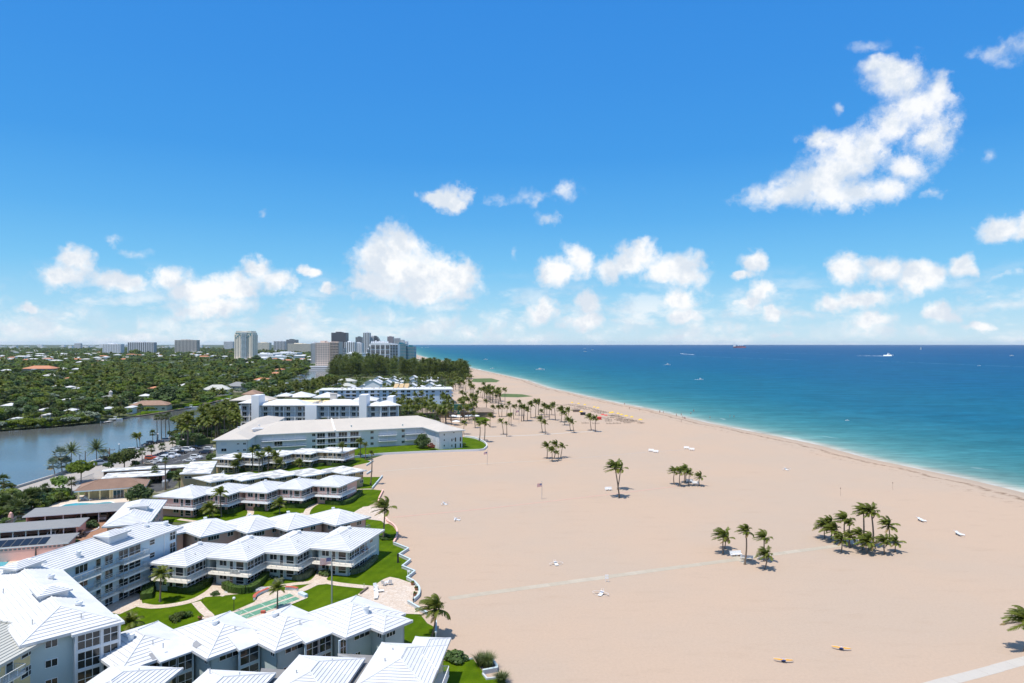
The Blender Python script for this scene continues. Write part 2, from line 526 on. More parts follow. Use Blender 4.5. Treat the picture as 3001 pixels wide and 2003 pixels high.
def wallrun(mb,path,th,z0,z1,mi=0):
    Lp,Rp = strip_pts(path,th)
    for k in range(len(Lp) - 1):
        q = [Rp[k],Rp[k + 1],Lp[k + 1],Lp[k]]
        mb.hexa([(*p,z0) for p in q],[(*p,z1) for p in q],mi)

# ------------------------------------------------------------------ the setting: ocean, beach, land, canal
SH_PX = [(3400,1560),(3000,1441),(2810,1396),(2555,1344),(2387,1300),(2298,1281.6),(2078,1239),(1900,1197.5),(1796,1178),(1736,1164.7),(1676,1151.3),
         (1602,1134.9),(1542.6,1114),(1468,1097.7),(1378,1078.3),(1304,1058.5),(1261,1052),(1217,1039.4),(1200,1018)]
SH = [P(*p) for p in SH_PX]
sh_y = np.array([-300.0,60.0] + [p[1] for p in SH] + [30000.0])
sh_x = np.array([300.0,205.0] + [p[0] for p in SH] + [-5200.0])
_o = np.argsort(sh_y)
sh_y,sh_x = sh_y[_o],sh_x[_o]


def shore_x(Y):
    return float(np.interp(Y,sh_y,sh_x))


WB = [(-300,-10),(60,-20),(100,-30),(150,-45),(200,-58),(260,-60),(300,-48),(330,-44),(365,-38),(444,-47),(505,-42),(605,-54),(754,-72),(836,-58),(1195,-75),(1704,-170),
      (2190,-274),(2875,-424),(5500,-850),(30000,-5400)]


def west_x(Y):
    return float(np.interp(Y,[p[0] for p in WB],[p[1] for p in WB]))


FAR = 30000.0
rows = [-300,-150,-50,0,40,70] + [100 * 1.045 ** k for k in range(int(math.log(FAR / 100) / math.log(1.045)) + 1)] + [FAR]


def grid_mesh(name,rowx,m,attr=None):
    """rows of (x list, y, z list) -> one sheet; attr: distance to the water line"""
    vs,fs,at = [],[],[]
    nx = len(rowx[0][0])
    for xs,y,zs,ds in rowx:
        for x,z,d in zip(xs,zs,ds):
            vs.append((x,y,z)); at.append(d)
    for k in range(len(rowx) - 1):
        for i in range(nx - 1):
            a = k * nx + i
            fs.append((a,a + 1,a + nx + 1,a + nx))
    me = bpy.data.meshes.new(name)
    me.from_pydata(vs,[],fs)
    me.materials.append(m)
    a = me.attributes.new('shore','FLOAT','POINT')
    a.data.foreach_set('value',at)
    me.update()
    ob = bpy.data.objects.new(name,me)
    link(ob)
    ob['kind'] = 'structure'
    return ob


# water of the open sea: colour by depth of water over the sand
mo_ = bpy.data.materials.new('sea_water'); mo_.use_nodes = True
t = NT(mo_.node_tree); t.t.nodes.clear()
pos = t.n('ShaderNodeNewGeometry').outputs['Position']
dist = t.n('ShaderNodeAttribute',attribute_name='shore').outputs['Fac']
big = t.noise(t.vm('MULTIPLY',pos,(0.004,0.0016,0)),1.0,4.0,0.55)
d2 = t.m('MULTIPLY',dist,t.mr(big,0.3,0.7,0.72,1.35))
dl = t.m('DIVIDE',t.m('LOGARITHM',t.m('ADD',t.m('MAXIMUM',d2,0.0),1.0),10.0),4.0)   # log scale 0..10 km
cr = t.ramp(dl,[(0.0,(0.40,0.34,0.26)),(0.16,(0.36,0.37,0.31)),(0.25,(0.155,0.275,0.250)),(0.36,(0.062,0.200,0.205)),(0.46,(0.028,0.150,0.182)),
                 (0.56,(0.012,0.115,0.178)),(0.66,(0.009,0.098,0.182)),(0.82,(0.010,0.080,0.180)),(1.0,(0.009,0.066,0.165))])
rip = t.noise(t.vm('MULTIPLY',pos,(0.10,0.42,0.0)),1.0,5.0,0.62)
rip2 = t.noise(t.vm('MULTIPLY',pos,(0.02,0.06,0.0)),1.0,5.0,0.6)
cr = t.n('ShaderNodeHueSaturation',{'Hue': 0.5,'Saturation': 1.0,'Fac': 1.0,'Color': cr,
         'Value': t.m('MULTIPLY',t.mr(rip,0.3,0.7,0.78,1.22),t.mr(rip2,0.3,0.7,0.80,1.2))}).outputs[0]
# breaking wavelets in a few broken lines near the sand
wl = t.noise(t.vm('MULTIPLY',pos,(0.035,0.035,0)),1.0,3.0,0.5)
ring = t.m('SINE',t.m('ADD',t.m('MULTIPLY',dist,0.30),t.m('MULTIPLY',wl,14.0)))
brk = t.m('MULTIPLY',t.sm(ring,0.86,0.98),t.sm(t.noise(t.vm('MULTIPLY',pos,(0.022,0.022,0)),1.0,2.0,0.5),0.60,0.70))
brk = t.m('MULTIPLY',brk,t.sm(dist,30.0,12.0))
lip = t.m('MULTIPLY',t.sm(t.m('ADD',dist,t.m('MULTIPLY',wl,5.0)),6.0,4.2),t.sm(t.noise(t.vm('MULTIPLY',pos,(0.05,0.05,0)),1.0,3.0),0.42,0.56))
cr = t.mix(t.m('MAXIMUM',brk,t.m('MULTIPLY',lip,0.28)),cr,(0.80,0.82,0.82))
bmp = t.n('ShaderNodeBump',{'Strength': 0.5,'Distance': 0.6,'Height': rip})
dif = t.n('ShaderNodeBsdfDiffuse',{'Color': cr,'Normal': bmp.outputs[0]})
gls = t.n('ShaderNodeBsdfGlossy',{'Color': (0.75,0.85,1.0,1),'Roughness': 0.30,'Normal': bmp.outputs[0]})
t.n('ShaderNodeOutputMaterial',{0: t.n('ShaderNodeMixShader',{0: 0.045,1: dif.outputs[0],2: gls.outputs[0]}).outputs[0]})

offs = [-2,4,9,15,24,38,60,95,150,240,400,700,1300,2600,5500,12000,20000]
data = []
for y in rows:
    x0 = shore_x(y)
    xs = [x0 + o for o in offs] + [30500]
    dx = (shore_x(y + 20) - shore_x(y - 20)) / 40
    c = 1 / math.sqrt(1 + dx * dx)
    data.append((xs,y,[-0.42] * len(xs),[max(0,o * c) for o in offs] + [25000]))
grid_mesh('ocean_water',data,mo_)

# sand
ms_ = bpy.data.materials.new('beach_sand'); ms_.use_nodes = True
t = NT(ms_.node_tree); t.t.nodes.clear()
pos = t.n('ShaderNodeNewGeometry').outputs['Position']
dist = t.n('ShaderNodeAttribute',attribute_name='shore').outputs['Fac']
a1 = t.noise(pos,0.02,4.0,0.55)
a2 = t.noise(t.vm('MULTIPLY',pos,(0.10,0.35,0)),1.0,6.0,0.65)
a3 = t.noise(pos,2.2,6.0,0.7)
c = t.mix(t.sm(a1,0.38,0.62),(0.470,0.346,0.252),(0.446,0.342,0.258))
c = t.mix(t.m('MULTIPLY',t.sm(a2,0.50,0.78),0.5),c,(0.410,0.302,0.218))
c = t.n('ShaderNodeHueSaturation',{'Hue': 0.5,'Saturation': 1.0,'Value': t.mr(a3,0.3,0.7,0.95,1.05),'Fac': 1.0,'Color': c}).outputs[0]
# scattered twigs and footprints, denser in places
sp = t.noise(pos,5.5,2.0,0.5)
dens = t.noise(pos,0.045,3.0,0.5)
spk = t.m('MULTIPLY',t.sm(sp,0.70,0.75),t.sm(dens,0.52,0.62))
c = t.mix(t.m('MULTIPLY',spk,0.7),c,(0.17,0.13,0.10))
# wet band and the brown seaweed lines along the water
wv2 = t.m('MULTIPLY',t.m('SUBTRACT',t.noise(t.vm('MULTIPLY',pos,(0.05,0.05,0)),1.0,3.0),0.5),10.0)
dd = t.m('ADD',dist,wv2)
c = t.mix(t.m('MULTIPLY',t.sm(dist,7.0,2.0),0.45),c,(0.33,0.27,0.21))
wr = t.noise(t.vm('MULTIPLY',pos,(0.5,0.5,0)),1.0,5.0,0.7)
band = t.m('MULTIPLY',t.sm(t.m('ABSOLUTE',t.m('SUBTRACT',dd,8.0)),2.2,0.3),t.sm(wr,0.40,0.58))
band2 = t.m('MULTIPLY',t.sm(t.m('ABSOLUTE',t.m('SUBTRACT',dd,14.5)),3.2,0.5),t.sm(wr,0.52,0.66))
c = t.mix(t.m('MULTIPLY',t.m('MAXIMUM',band,t.m('MULTIPLY',band2,0.7)),0.8),c,(0.17,0.11,0.065))
bn = t.n('ShaderNodeBump',{'Strength': 0.35,'Distance': 0.08,'Height': t.m('ADD',a3,t.noise(pos,0.6,4.0,0.6))})
bs = t.n('ShaderNodeBsdfPrincipled',{'Base Color': c,'Roughness': 0.95,'Specular IOR Level': 0.1,'Normal': bn.outputs[0]})
t.n('ShaderNodeOutputMaterial',{0: bs.outputs[0]})
data = []
for y in rows:
    xs0,xw = shore_x(y),west_x(y)
    xw = min(xw,xs0 - 40)
    xs = [xw + (xs0 - 24 - xw) * k / 5 for k in range(6)] + [xs0 - 14,xs0 - 8,xs0 - 4,xs0,xs0 + 7]
    zs = [0] * 6 + [0,-0.08,-0.2,-0.38,-0.9]
    dx = (shore_x(y + 20) - shore_x(y - 20)) / 40
    cc_ = 1 / math.sqrt(1 + dx * dx)
    data.append((xs,y,zs,[max(0,(xs0 - x) * cc_) for x in xs]))
grid_mesh('beach',data,ms_)

# inland ground, dark soil and undergrowth, paler towards the built-up distance
mg_ = bpy.data.materials.new('land_ground'); mg_.use_nodes = True
t = NT(mg_.node_tree); t.t.nodes.clear()
pos = t.n('ShaderNodeNewGeometry').outputs['Position']
f1 = t.noise(pos,0.012,5.0,0.6)
f2 = t.noise(t.vm('MULTIPLY',pos,(0.012,0.012,0)),1.0,6.0,0.75)
c = t.mix(t.sm(f1,0.4,0.6),(0.055,0.080,0.028),(0.10,0.11,0.05))
c = t.mix(t.sm(f2,0.60,0.68),c,(0.30,0.27,0.23))
bs = t.n('ShaderNodeBsdfPrincipled',{'Base Color': c,'Roughness': 1.0,'Specular IOR Level': 0.05})
t.n('ShaderNodeOutputMaterial',{0: bs.outputs[0]})
data = []
for y in rows:
    xw = min(west_x(y),shore_x(y) - 40) + 6
    xs = [-30500,-12000,-4000,-1200,-400] if xw > -380 else [-30500,-22000,-15000,-10000,-7000]
    xs = xs + [xw]
    data.append((xs,y,[-0.03] * len(xs),[50] * len(xs)))
grid_mesh('ground',data,mg_)

# canal and lagoon water
mc_ = bpy.data.materials.new('canal_water'); mc_.use_nodes = True
t = NT(mc_.node_tree); t.t.nodes.clear()
pos = t.n('ShaderNodeNewGeometry').outputs['Position']
rp = t.noise(t.vm('MULTIPLY',pos,(0.35,0.9,0)),1.0,5.0,0.6)
gust = t.noise(t.vm('MULTIPLY',pos,(0.020,0.030,0)),1.0,4.0,0.6)
bn = t.n('ShaderNodeBump',{'Strength': t.mr(gust,0.35,0.65,0.10,0.34),'Distance': 0.25,'Height': rp})
bs = t.n('ShaderNodeBsdfPrincipled',{'Base Color': (0.115,0.120,0.110,1),'Roughness': 0.13,'IOR': 1.40,'Specular IOR Level': 0.5,'Normal': bn.outputs[0]})
t.n('ShaderNodeOutputMaterial',{0: bs.outputs[0]})
NEAR_BANK = [(-500,1540),(0,1449),(31,1436),(163,1395.5),(276,1354.7),(383,1324),(447,1301),(508,1283),(560,1262),(620,1238),(690,1205),(740,1183),(800,1165),(860,1150),(889,1140),(932,1125),(968,1099),(972,1087)]
FAR_BANK = [(912,1086),(905,1088),(893,1101),(862,1118),(840,1128),(803,1141),(770,1150),(710,1160),(645,1173),(600,1190),(569,1196),(460,1213),(383,1223),(299,1241),(153,1254),(0,1265),(-500,1300)]
canal = [P(*p) for p in NEAR_BANK + FAR_BANK]
sheet('canal_water',canal,0.0,mc_)
sheet('lagoon_water',[P(*p) for p in [(-400,1122),(0,1118.5),(107,1113.4),(89,1100.6),(0,1104.5),(-400,1107)]],0.004,mc_)
sheet('lagoon_water',[P(*p) for p in [(380,1077),(460,1072.5),(560,1066.5),(672,1060.6),(684,1053.5),(500,1061.5),(431,1064),(380,1067)]],0.004,mc_)

# ------------------------------------------------------------------ lawns, paving, roads
ml_ = bpy.data.materials.new('lawn_grass'); ml_.use_nodes = True
t = NT(ml_.node_tree); t.t.nodes.clear()
pos = t.n('ShaderNodeNewGeometry').outputs['Position']
rot = t.n('ShaderNodeVectorRotate',{'Vector': pos,'Angle': R(14)},rotation_type='Z_AXIS').outputs[0]
st = t.n('ShaderNodeTexWave',{'Vector': rot,'Scale': 0.16,'Distortion': 5.0,'Detail': 2.0,'Detail Scale': 0.5}).outputs['Fac']
g1 = t.noise(pos,0.22,5.0,0.65)
g2 = t.noise(pos,3.5,5.0,0.7)
c = t.mix(t.sm(g1,0.38,0.64),(0.058,0.106,0.003),(0.086,0.138,0.004))
c = t.n('ShaderNodeHueSaturation',{'Hue': 0.5,'Saturation': 1.0,'Fac': 1.0,'Color': c,'Value': t.m('MULTIPLY',t.mr(st,0.2,0.8,0.95,1.05),t.mr(g2,0.3,0.7,0.80,1.2))}).outputs[0]
bs = t.n('ShaderNodeBsdfPrincipled',{'Base Color': c,'Roughness': 0.9,'Specular IOR Level': 0.03,
      'Normal': t.n('ShaderNodeBump',{'Strength': 0.6,'Distance': 0.06,'Height': g2}).outputs[0]})
t.n('ShaderNodeOutputMaterial',{0: bs.outputs[0]})

mp_ = bpy.data.materials.new('cream_pavers'); mp_.use_nodes = True
t = NT(mp_.node_tree); t.t.nodes.clear()
pos = t.n('ShaderNodeNewGeometry').outputs['Position']
vo = t.n('ShaderNodeTexVoronoi',{'Vector': pos,'Scale': 1.9},feature='F1').outputs['Color']
vd = t.n('ShaderNodeTexVoronoi',{'Vector': pos,'Scale': 1.9},feature='DISTANCE_TO_EDGE').outputs['Distance']
pv = t.n('ShaderNodeSeparateColor',{0: vo}).outputs[0]
c = t.mix(pv,(0.56,0.44,0.335),(0.64,0.545,0.45))
c = t.mix(t.sm(vd,0.05,0.0),c,(0.40,0.31,0.24))
c = t.mix(t.m('MULTIPLY',t.sm(t.noise(pos,0.4,4.0),0.45,0.7),0.35),c,(0.46,0.36,0.29))
bs = t.n('ShaderNodeBsdfPrincipled',{'Base Color': c,'Roughness': 0.85,'Specular IOR Level': 0.2})
t.n('ShaderNodeOutputMaterial',{0: bs.outputs[0]})
M['pavers'] = mp_
M['deck'] = mat('cream_pool_deck',(0.66,0.55,0.44),0.85,0.06,0.4,col2=(0.60,0.49,0.39))
M['drive'] = mat('brown_paver_drive',(0.30,0.155,0.09),0.9,0.12,1.5,col2=(0.34,0.19,0.115))
M['asphalt'] = mat('asphalt',(0.060,0.060,0.062),0.9,0.12,0.4,col2=(0.075,0.074,0.074))
M['street'] = mat('pale_street',(0.40,0.355,0.31),0.9,0.08,0.2,col2=(0.35,0.32,0.29))
M['kerb'] = mat('kerb_concrete',(0.52,0.49,0.45),0.85,0.08,0.8)
M['paint'] = mat('road_paint',(0.72,0.72,0.70),0.7,0.06,1.0)
M['sandwhite'] = mat('white_walkway',(0.49,0.445,0.385),0.85,0.05,0.5)
M['mat_a'] = mat('grey_green_beach_mat',(0.43,0.368,0.280),0.9,0.10,0.5)
M['mat_b'] = mat('pale_beach_mat',(0.46,0.395,0.305),0.9,0.10,0.5)
M['pinkwalk'] = mat('pink_walkway',(0.51,0.325,0.25),0.9,0.05,0.5)
M['greywalk'] = mat('grey_walkway',(0.43,0.36,0.30),0.9,0.08,0.5)

LAWN = {
    'courtyard': [(1278,1869),(1276,1838),(1253,1826),(1221,1786),(1212,1763),(1226,1748),(1229,1731),(1214,1709),(1193,1699),(1216,1680),(1179,1665),(1203,1646),(1170,1630),(1197,1613),
                  (1154,1596),(1163,1558),(1152,1542),(1130,1530),(1104,1518),(1046,1502),(800,1518),(560,1530),(430,1600),(330,1700),(300,1800),(330,1990),(1150,1990)],
    'pink_row': [(1123,1438),(1112,1466),(1046,1502),(800,1518),(560,1530),(470,1530),(520,1470),(900,1440),(1090,1434)],
    'tan_row': [(1060,1398),(1120,1398),(1092,1432),(900,1440),(640,1440),(640,1400)],
    'tan_front': [(1034,1366),(1089,1354),(1060,1341),(1000,1340),(620,1376),(640,1392),(960,1376)],
    'white_hall': [(980,1340),(1110,1333.8),(1200,1328.7),(1408,1321),(1426,1312),(1425,1303),(1414,1294),(1390,1285),(1361,1281),(1200,1290),(980,1310),(640,1345),(640,1352)],
    'south': [(1304,1935),(1350,1935),(1388,1931),(1415,1967),(1428,1991),(1457,1988),(1492,2003),(1530,2040),(1240,2060),(1230,1960)],
    'hedge_green': [(1395,1218),(1440,1212),(1445,1224),(1418,1222),(1440,1232),(1412,1238),(1385,1232)],
    'dune_far': [(1380,1119),(1388,1110),(1440,1109),(1465,1116),(1455,1121),(1400,1121)],
    'dune_near': [(1458,1160),(1475,1154),(1530,1156),(1562,1162),(1520,1165),(1470,1164)],
}
for k,pts in LAWN.items():
    sheet('lawn',[P(*p) for p in pts],0.02 if k not in ('dune_far','dune_near') else 0.015,ml_ if not k.startswith('dune') else M['dune_green'])

C1 = (450,1450,3.1333)
C2 = (450,1300,3.3571)
C3 = (880,1590,6.528)
mb = MB()
for crop,pts,wd in [
    (C1,[(-120,1010),(0,1028),(180,1012),(360,972),(480,915),(560,855),(592,800),(590,770)],1.7),
    (C1,[(395,985),(460,1060),(520,1120),(440,1140)],1.5),
    (C1,[(470,925),(620,915),(760,900),(900,885),(1080,850),(1290,820),(1450,800),(1520,745),(1540,690)],1.6),
    (C1,[(1290,905),(1390,865),(1480,822),(1570,800),(1700,820),(1900,842),(2060,855)],1.7),
    (C1,[(590,800),(640,860),(760,905)],1.6),
    (C2,[(930,735),(960,680),(945,640)],1.7),
    (C2,[(1500,710),(1525,650),(1590,600),(1660,580)],1.7),
    (C2,[(1440,690),(1500,700),(1600,740)],1.7),
    (C2,[(250,745),(400,765),(560,775),(760,765),(930,735)],1.4),
    (C2,[(1990,690),(2070,640),(2120,628),(2180,660),(2260,730),(2310,790)],2.0),
    (C2,[(1950,455),(2060,450),(2160,448)],1.0)]:
    ribbon(mb,smooth_path(PC(crop,pts),5),wd,0.0)
mb.v = [(x,y,0.05 + 0.0005 * (k // 40 % 20)) for k,(x,y,z) in enumerate(mb.v)]
o = mb.build('path',mp_); o['kind'] = 'structure'
sheet('terrace',PC(C1,[(560,1190),(700,1085),(930,985),(965,935),(1040,895),(1130,875),(1330,880),(1420,945),(1100,1075),(880,1160),(760,1230)]),0.066,mp_)
sheet('terrace',PC(C1,[(555,790),(625,790),(640,830),(700,905),(640,935),(560,920),(520,880)]),0.062,mp_)
sheet('terrace',PC(C1,[(1480,760),(1505,700),(1530,690),(1660,690),(1620,730),(1590,775),(1640,815),(1440,835)]),0.064,mp_)
sheet('terrace',PC(C3,[(1240,880),(1380,845),(1600,700),(1720,660),(1880,690),(2040,745),(2170,790),(2270,930),(2240,1030),(2160,1130),(2200,1290),(2330,1375),(1900,1360),(1400,1160),(1100,1000)]),0.068,mp_)
sheet('terrace',PC(C2,[(1990,690),(2060,625),(2140,615),(2220,640),(2300,790),(2230,760),(2110,745)]),0.064,mp_)
sheet('pavement',[P(*p) for p in [(300,1790),(352,1800),(420,1770),(410,1740),(330,1720)]],0.045,M['pavers'])

# west side: street along the canal, car park, drives, pool decks
C4 = (0,1250,3.9167)
sheet('street',PC(C4,[(-500,1060),(0,960),(130,735),(640,575),(1080,420),(1500,300),(1760,212),(1990,140),(2120,60),(2240,70),(2060,190),(1960,280),(1600,395),(1300,560),(1100,620),(860,740),(700,800),(300,1000),(-500,1300)]),0.008,M['street'])
sheet('car_park',PC(C4,[(1600,400),(1690,350),(1960,262),(2230,215),(2450,205),(2450,330),(2360,380),(2120,420),(1800,455),(1500,478)]),0.016,M['asphalt'])
sheet('drive',PC(C4,[(1690,680),(1800,620),(1960,600),(2060,620),(2000,700),(1800,750)]),0.012,M['asphalt'])
sheet('pool_deck',PC(C4,[(480,960),(640,880),(780,820),(880,790),(1460,780),(1500,900),(1300,1000),(600,1060)]),0.03,M['deck'])
sheet('pool_deck',PC(C4,[(-200,1490),(0,1485),(420,1465),(720,1420),(700,1520),(300,1700),(-200,1800)]),0.03,M['deck'])
sheet('brick_drive',PC(C4,[(280,1100),(1060,1068),(1400,1040),(1330,1150),(1180,1240),(1000,1340),(700,1400),(660,1330),(-100,1300),(-100,1260)]),0.024,M['drive'])
sheet('pool_water',PC(C4,[(690,925),(760,897),(880,880),(1000,880),(1100,884),(1190,872),(1270,868),(1310,880),(1290,930),(1100,985),(850,995),(700,975)]),0.045,
      mat('pool_water',(0.07,0.36,0.42),0.12,0.08,0.6,spec=0.4))
mb = MB()
ribbon(mb,smooth_path(PC(C4,[(1290,930),(1316,882),(1270,864),(1190,868),(1100,880),(1000,876),(880,876),(758,893),(684,926),(700,975)]),4),0.45,0.06)
tag(mb.build('pool_coping',M['white']),kind='structure')
sheet('pool_water',PC(C4,[(-200,1560),(5,1556),(110,1552),(60,1600),(-200,1640)]),0.045,MATS['pool_water'])

# seawall along the canal and the far bank
mb = MB()
wallrun(mb,[P(*p) for p in NEAR_BANK[:8]],0.5,-0.3,0.75)
tag(mb.build('canal_seawall',M['kerb']),'long pale concrete seawall between the canal and the street','seawall')
mb = MB()
wallrun(mb,[P(*p) for p in FAR_BANK[9:14]],0.5,-0.3,0.55)
tag(mb.build('canal_seawall',mat('dark_seawall',(0.13,0.12,0.10),0.9,0.2,0.3)),'dark seawall on the far canal bank below the houses','seawall')

# parking bay lines
mb = MB()
C5 = (360,1290,8.393)
for x,y in [(880,545),(870,590),(1000,500),(1230,465),(1330,445),(1380,408),(1450,380),(1560,352),(1640,325),(1690,292),(1800,250),(1860,225),(1960,405),(1480,575)]:
    a = Vector(PC(C5,[(x - 60,y + 8)])[0]); b = Vector(PC(C5,[(x + 60,y - 8)])[0])
    ribbon(mb,[a,b],0.16,0.022)
a,b = PC(C5,[(1250,545),(1420,490)]); ribbon(mb,[a,b],0.14,0.022)
tag(mb.build('parking_lines',M['paint']),kind='structure')

# walkways over the sand, each mat or slab its own piece
def walkway(name,label,pts,wd,seg,mats,z=0.012,gap=0.03):
    pts = [Vector(p) for p in pts]
    root = thing(name,label,'walkway',(*pts[0],0))
    k = 0
    for a,b in zip(pts,pts[1:]):
        L = (b - a).length
        n = max(1,round(L / seg))
        ang = math.degrees(math.atan2(b.y - a.y,b.x - a.x))
        for i in range(n):
            q = a + (b - a) * (i / n)
            m2 = MB()
            j = random.uniform(-0.05,0.05)
            m2.obox((0,0),ang,gap / 2,-wd / 2 + j,-0.02,L / n - gap / 2,wd / 2 + j,z + random.uniform(0,0.008))
            ob = bpy.data.objects.new('mat_panel',m2.mesh('mat_panel',mats[(k * 7 + i * i) % 3 % len(mats)]))
            link(ob,root,(*q,0))
            k += 1
    return root


walkway('beach_walkway','long pale grey-green mat walkway from the patio wall out past the palm groups',[P(1316,1753.5),P(1550,1721),P(1780,1690),P(2000,1660),P(2160,1639),P(2257,1625),P(2503,1593)],1.75,4.2,[M['mat_a'],M['mat_b'],M['mat_a']])
walkway('beach_walkway','broad white walkway crossing the sand below the single cut-off palm',[P(2650,2029),P(2746,2003),P(3001,1935),P(3200,1882)],1.9,3.2,[M['sandwhite']])
walkway('beach_walkway','narrow white walkway running past the white hall lawn to the pair of palms',[P(1361,1280),P(1500,1278),P(1590,1274),P(1677,1267.5),P(1765,1264)],1.7,9.0,[M['sandwhite']])
walkway('beach_walkway','faint pink walkway half buried in sand leading to the benches and five palms',[P(1150,1516),P(1330,1500),P(1500,1482),P(1740,1454),P(1985,1425)],0.75,9.0,[M['pinkwalk']])
walkway('beach_walkway','faint pale walkway passing the small beach flagpole',[P(1110,1382),P(1200,1374.7),P(1420,1359),P(1640,1348)],0.7,14.0,[M['mat_b']])
walkway('beach_walkway','thin grey walkway from the five-palm clump to the two white beach benches',[P(1660,1345),P(1760,1337),P(1900,1325),P(2006,1318)],0.65,12.0,[M['greywalk']])
walkway('beach_walkway','short pale mat apron joining the two benches by the boardwalk palms',[P(2148,1628),P(2190,1652)],1.6,3.0,[M['mat_b']],z=0.03)

# ------------------------------------------------------------------ building pieces
_WM = {}


def win_mesh(wd,h,cols,rows,fr=0.07,low=0.0):
    """frame bars of a window seen from outside (x to the right, y inwards)"""
    k = ('f',wd,h,cols,rows,low)
    if k in _WM: return _WM[k]
    mb = MB()
    d0,d1 = -0.07,0.02
    mb.box(-wd / 2 - fr,d0,-fr,wd / 2 + fr,d1,0)
    mb.box(-wd / 2 - fr,d0,h,wd / 2 + fr,d1,h + fr)
    mb.box(-wd / 2 - fr,d0,0,-wd / 2,d1,h)
    mb.box(wd / 2,d0,0,wd / 2 + fr,d1,h)
    for i in range(1,cols):
        x = -wd / 2 + wd * i / cols
        mb.box(x - fr / 2,d0,0,x + fr / 2,d1,h)
    ys = [h * i / rows for i in range(1,rows)] if low == 0 else [low]
    for y in ys:
        mb.box(-wd / 2,d0 + 0.003,y - fr / 2,wd / 2,d1,y + fr / 2)
    _WM[k] = mb.mesh('window',M['white'])
    return _WM[k]


def pane_mesh(x0,x1,z0,z1,m):
    k = ('p',round(x1 - x0,2),round(z1 - z0,2),m.name)
    if k in _WM: return _WM[k]
    mb = MB()
    mb.box(-(x1 - x0) / 2,-0.035,0,(x1 - x0) / 2,-0.02,z1 - z0)
    _WM[k] = mb.mesh('pane',m)
    return _WM[k]


def add_window(root,A,ang,t,z,wd,h,cols=2,rows=1,low=0.0,fine=True,glass=None,name='window'):
    """window in the wall that starts at A and runs at ang; t metres along; z sill height"""
    glass = glass or M['glass']
    d = Vector((math.cos(R(ang)),math.sin(R(ang))))
    p = Vector(A[:2]) + d * t
    wob = inst(name,win_mesh(wd,h,cols,rows,low=low),root,(p.x,p.y,z),R(ang))
    WL[wob.name] = Vector((p.x,p.y,z))
    cells = [(0,h)] if (rows == 1 and low == 0) else ([(0,low),(low,h)] if low else [(h * i / rows,h * (i + 1) / rows) for i in range(rows)])
    if fine:
        for i in range(cols):
            for (a,b) in cells:
                po = bpy.data.objects.new('pane',pane_mesh(0,wd / cols,a,b,glass))
                COL.objects.link(po); po.parent = wob
                po.location = (-wd / 2 + wd * (i + 0.5) / cols,0,a)
    else:
        po = bpy.data.objects.new('pane',pane_mesh(0,wd,0,h,glass))
        COL.objects.link(po); po.parent = wob
    return wob


def add_door(root,A,ang,t,z,wd=0.95,h=2.05,glassy=True):
    k = ('d',wd,h,glassy)
    if k not in _WM:
        mb = MB()
        mb.box(-wd / 2 - 0.09,-0.07,0,-wd / 2,0.02,h + 0.08,0)
        mb.box(wd / 2,-0.07,0,wd / 2 + 0.09,0.02,h + 0.08,0)
        mb.box(-wd / 2,-0.067,h,wd / 2,0.02,h + 0.08,0)
        mb.box(-wd / 2,-0.04,0,wd / 2,-0.01,h,1)
        if glassy: mb.box(-wd / 2 + 0.12,-0.05,h * 0.45,wd / 2 - 0.12,-0.041,h - 0.15,2)
        mb.box(wd / 2 - 0.14,-0.09,h * 0.42,wd / 2 - 0.08,-0.042,h * 0.46,0)
        _WM[k] = mb.mesh('door',[M['white'],M['door'],M['glass']])
    d = Vector((math.cos(R(ang)),math.sin(R(ang))))
    p = Vector(A[:2]) + d * t
    return inst('door',_WM[k],root,(p.x,p.y,z),R(ang))


def wall_seg(mb,A,ang,L,z0,z1,gaps=(),th=0.22,mi=0):
    """wall from A along ang, its outer face on the line; gaps: (from, to) left open from floor to top"""
    cur = 0.0
    for g0,g1 in sorted(gaps):
        if g0 > cur: mb.obox(A,ang,cur,0,z0,g0,th,z1,mi)
        mb.obox(A,ang,g0,2.2,z0,g1,2.4,z1,mi)           # back of the recess
        mb.obox(A,ang,g0 - 0.2,th + 0.002,z0,g0,2.2,z1,mi)
        mb.obox(A,ang,g1,th + 0.002,z0,g1 + 0.2,2.2,z1,mi)
        cur = g1
    mb.obox(A,ang,cur,0,z0,L,th,z1,mi)


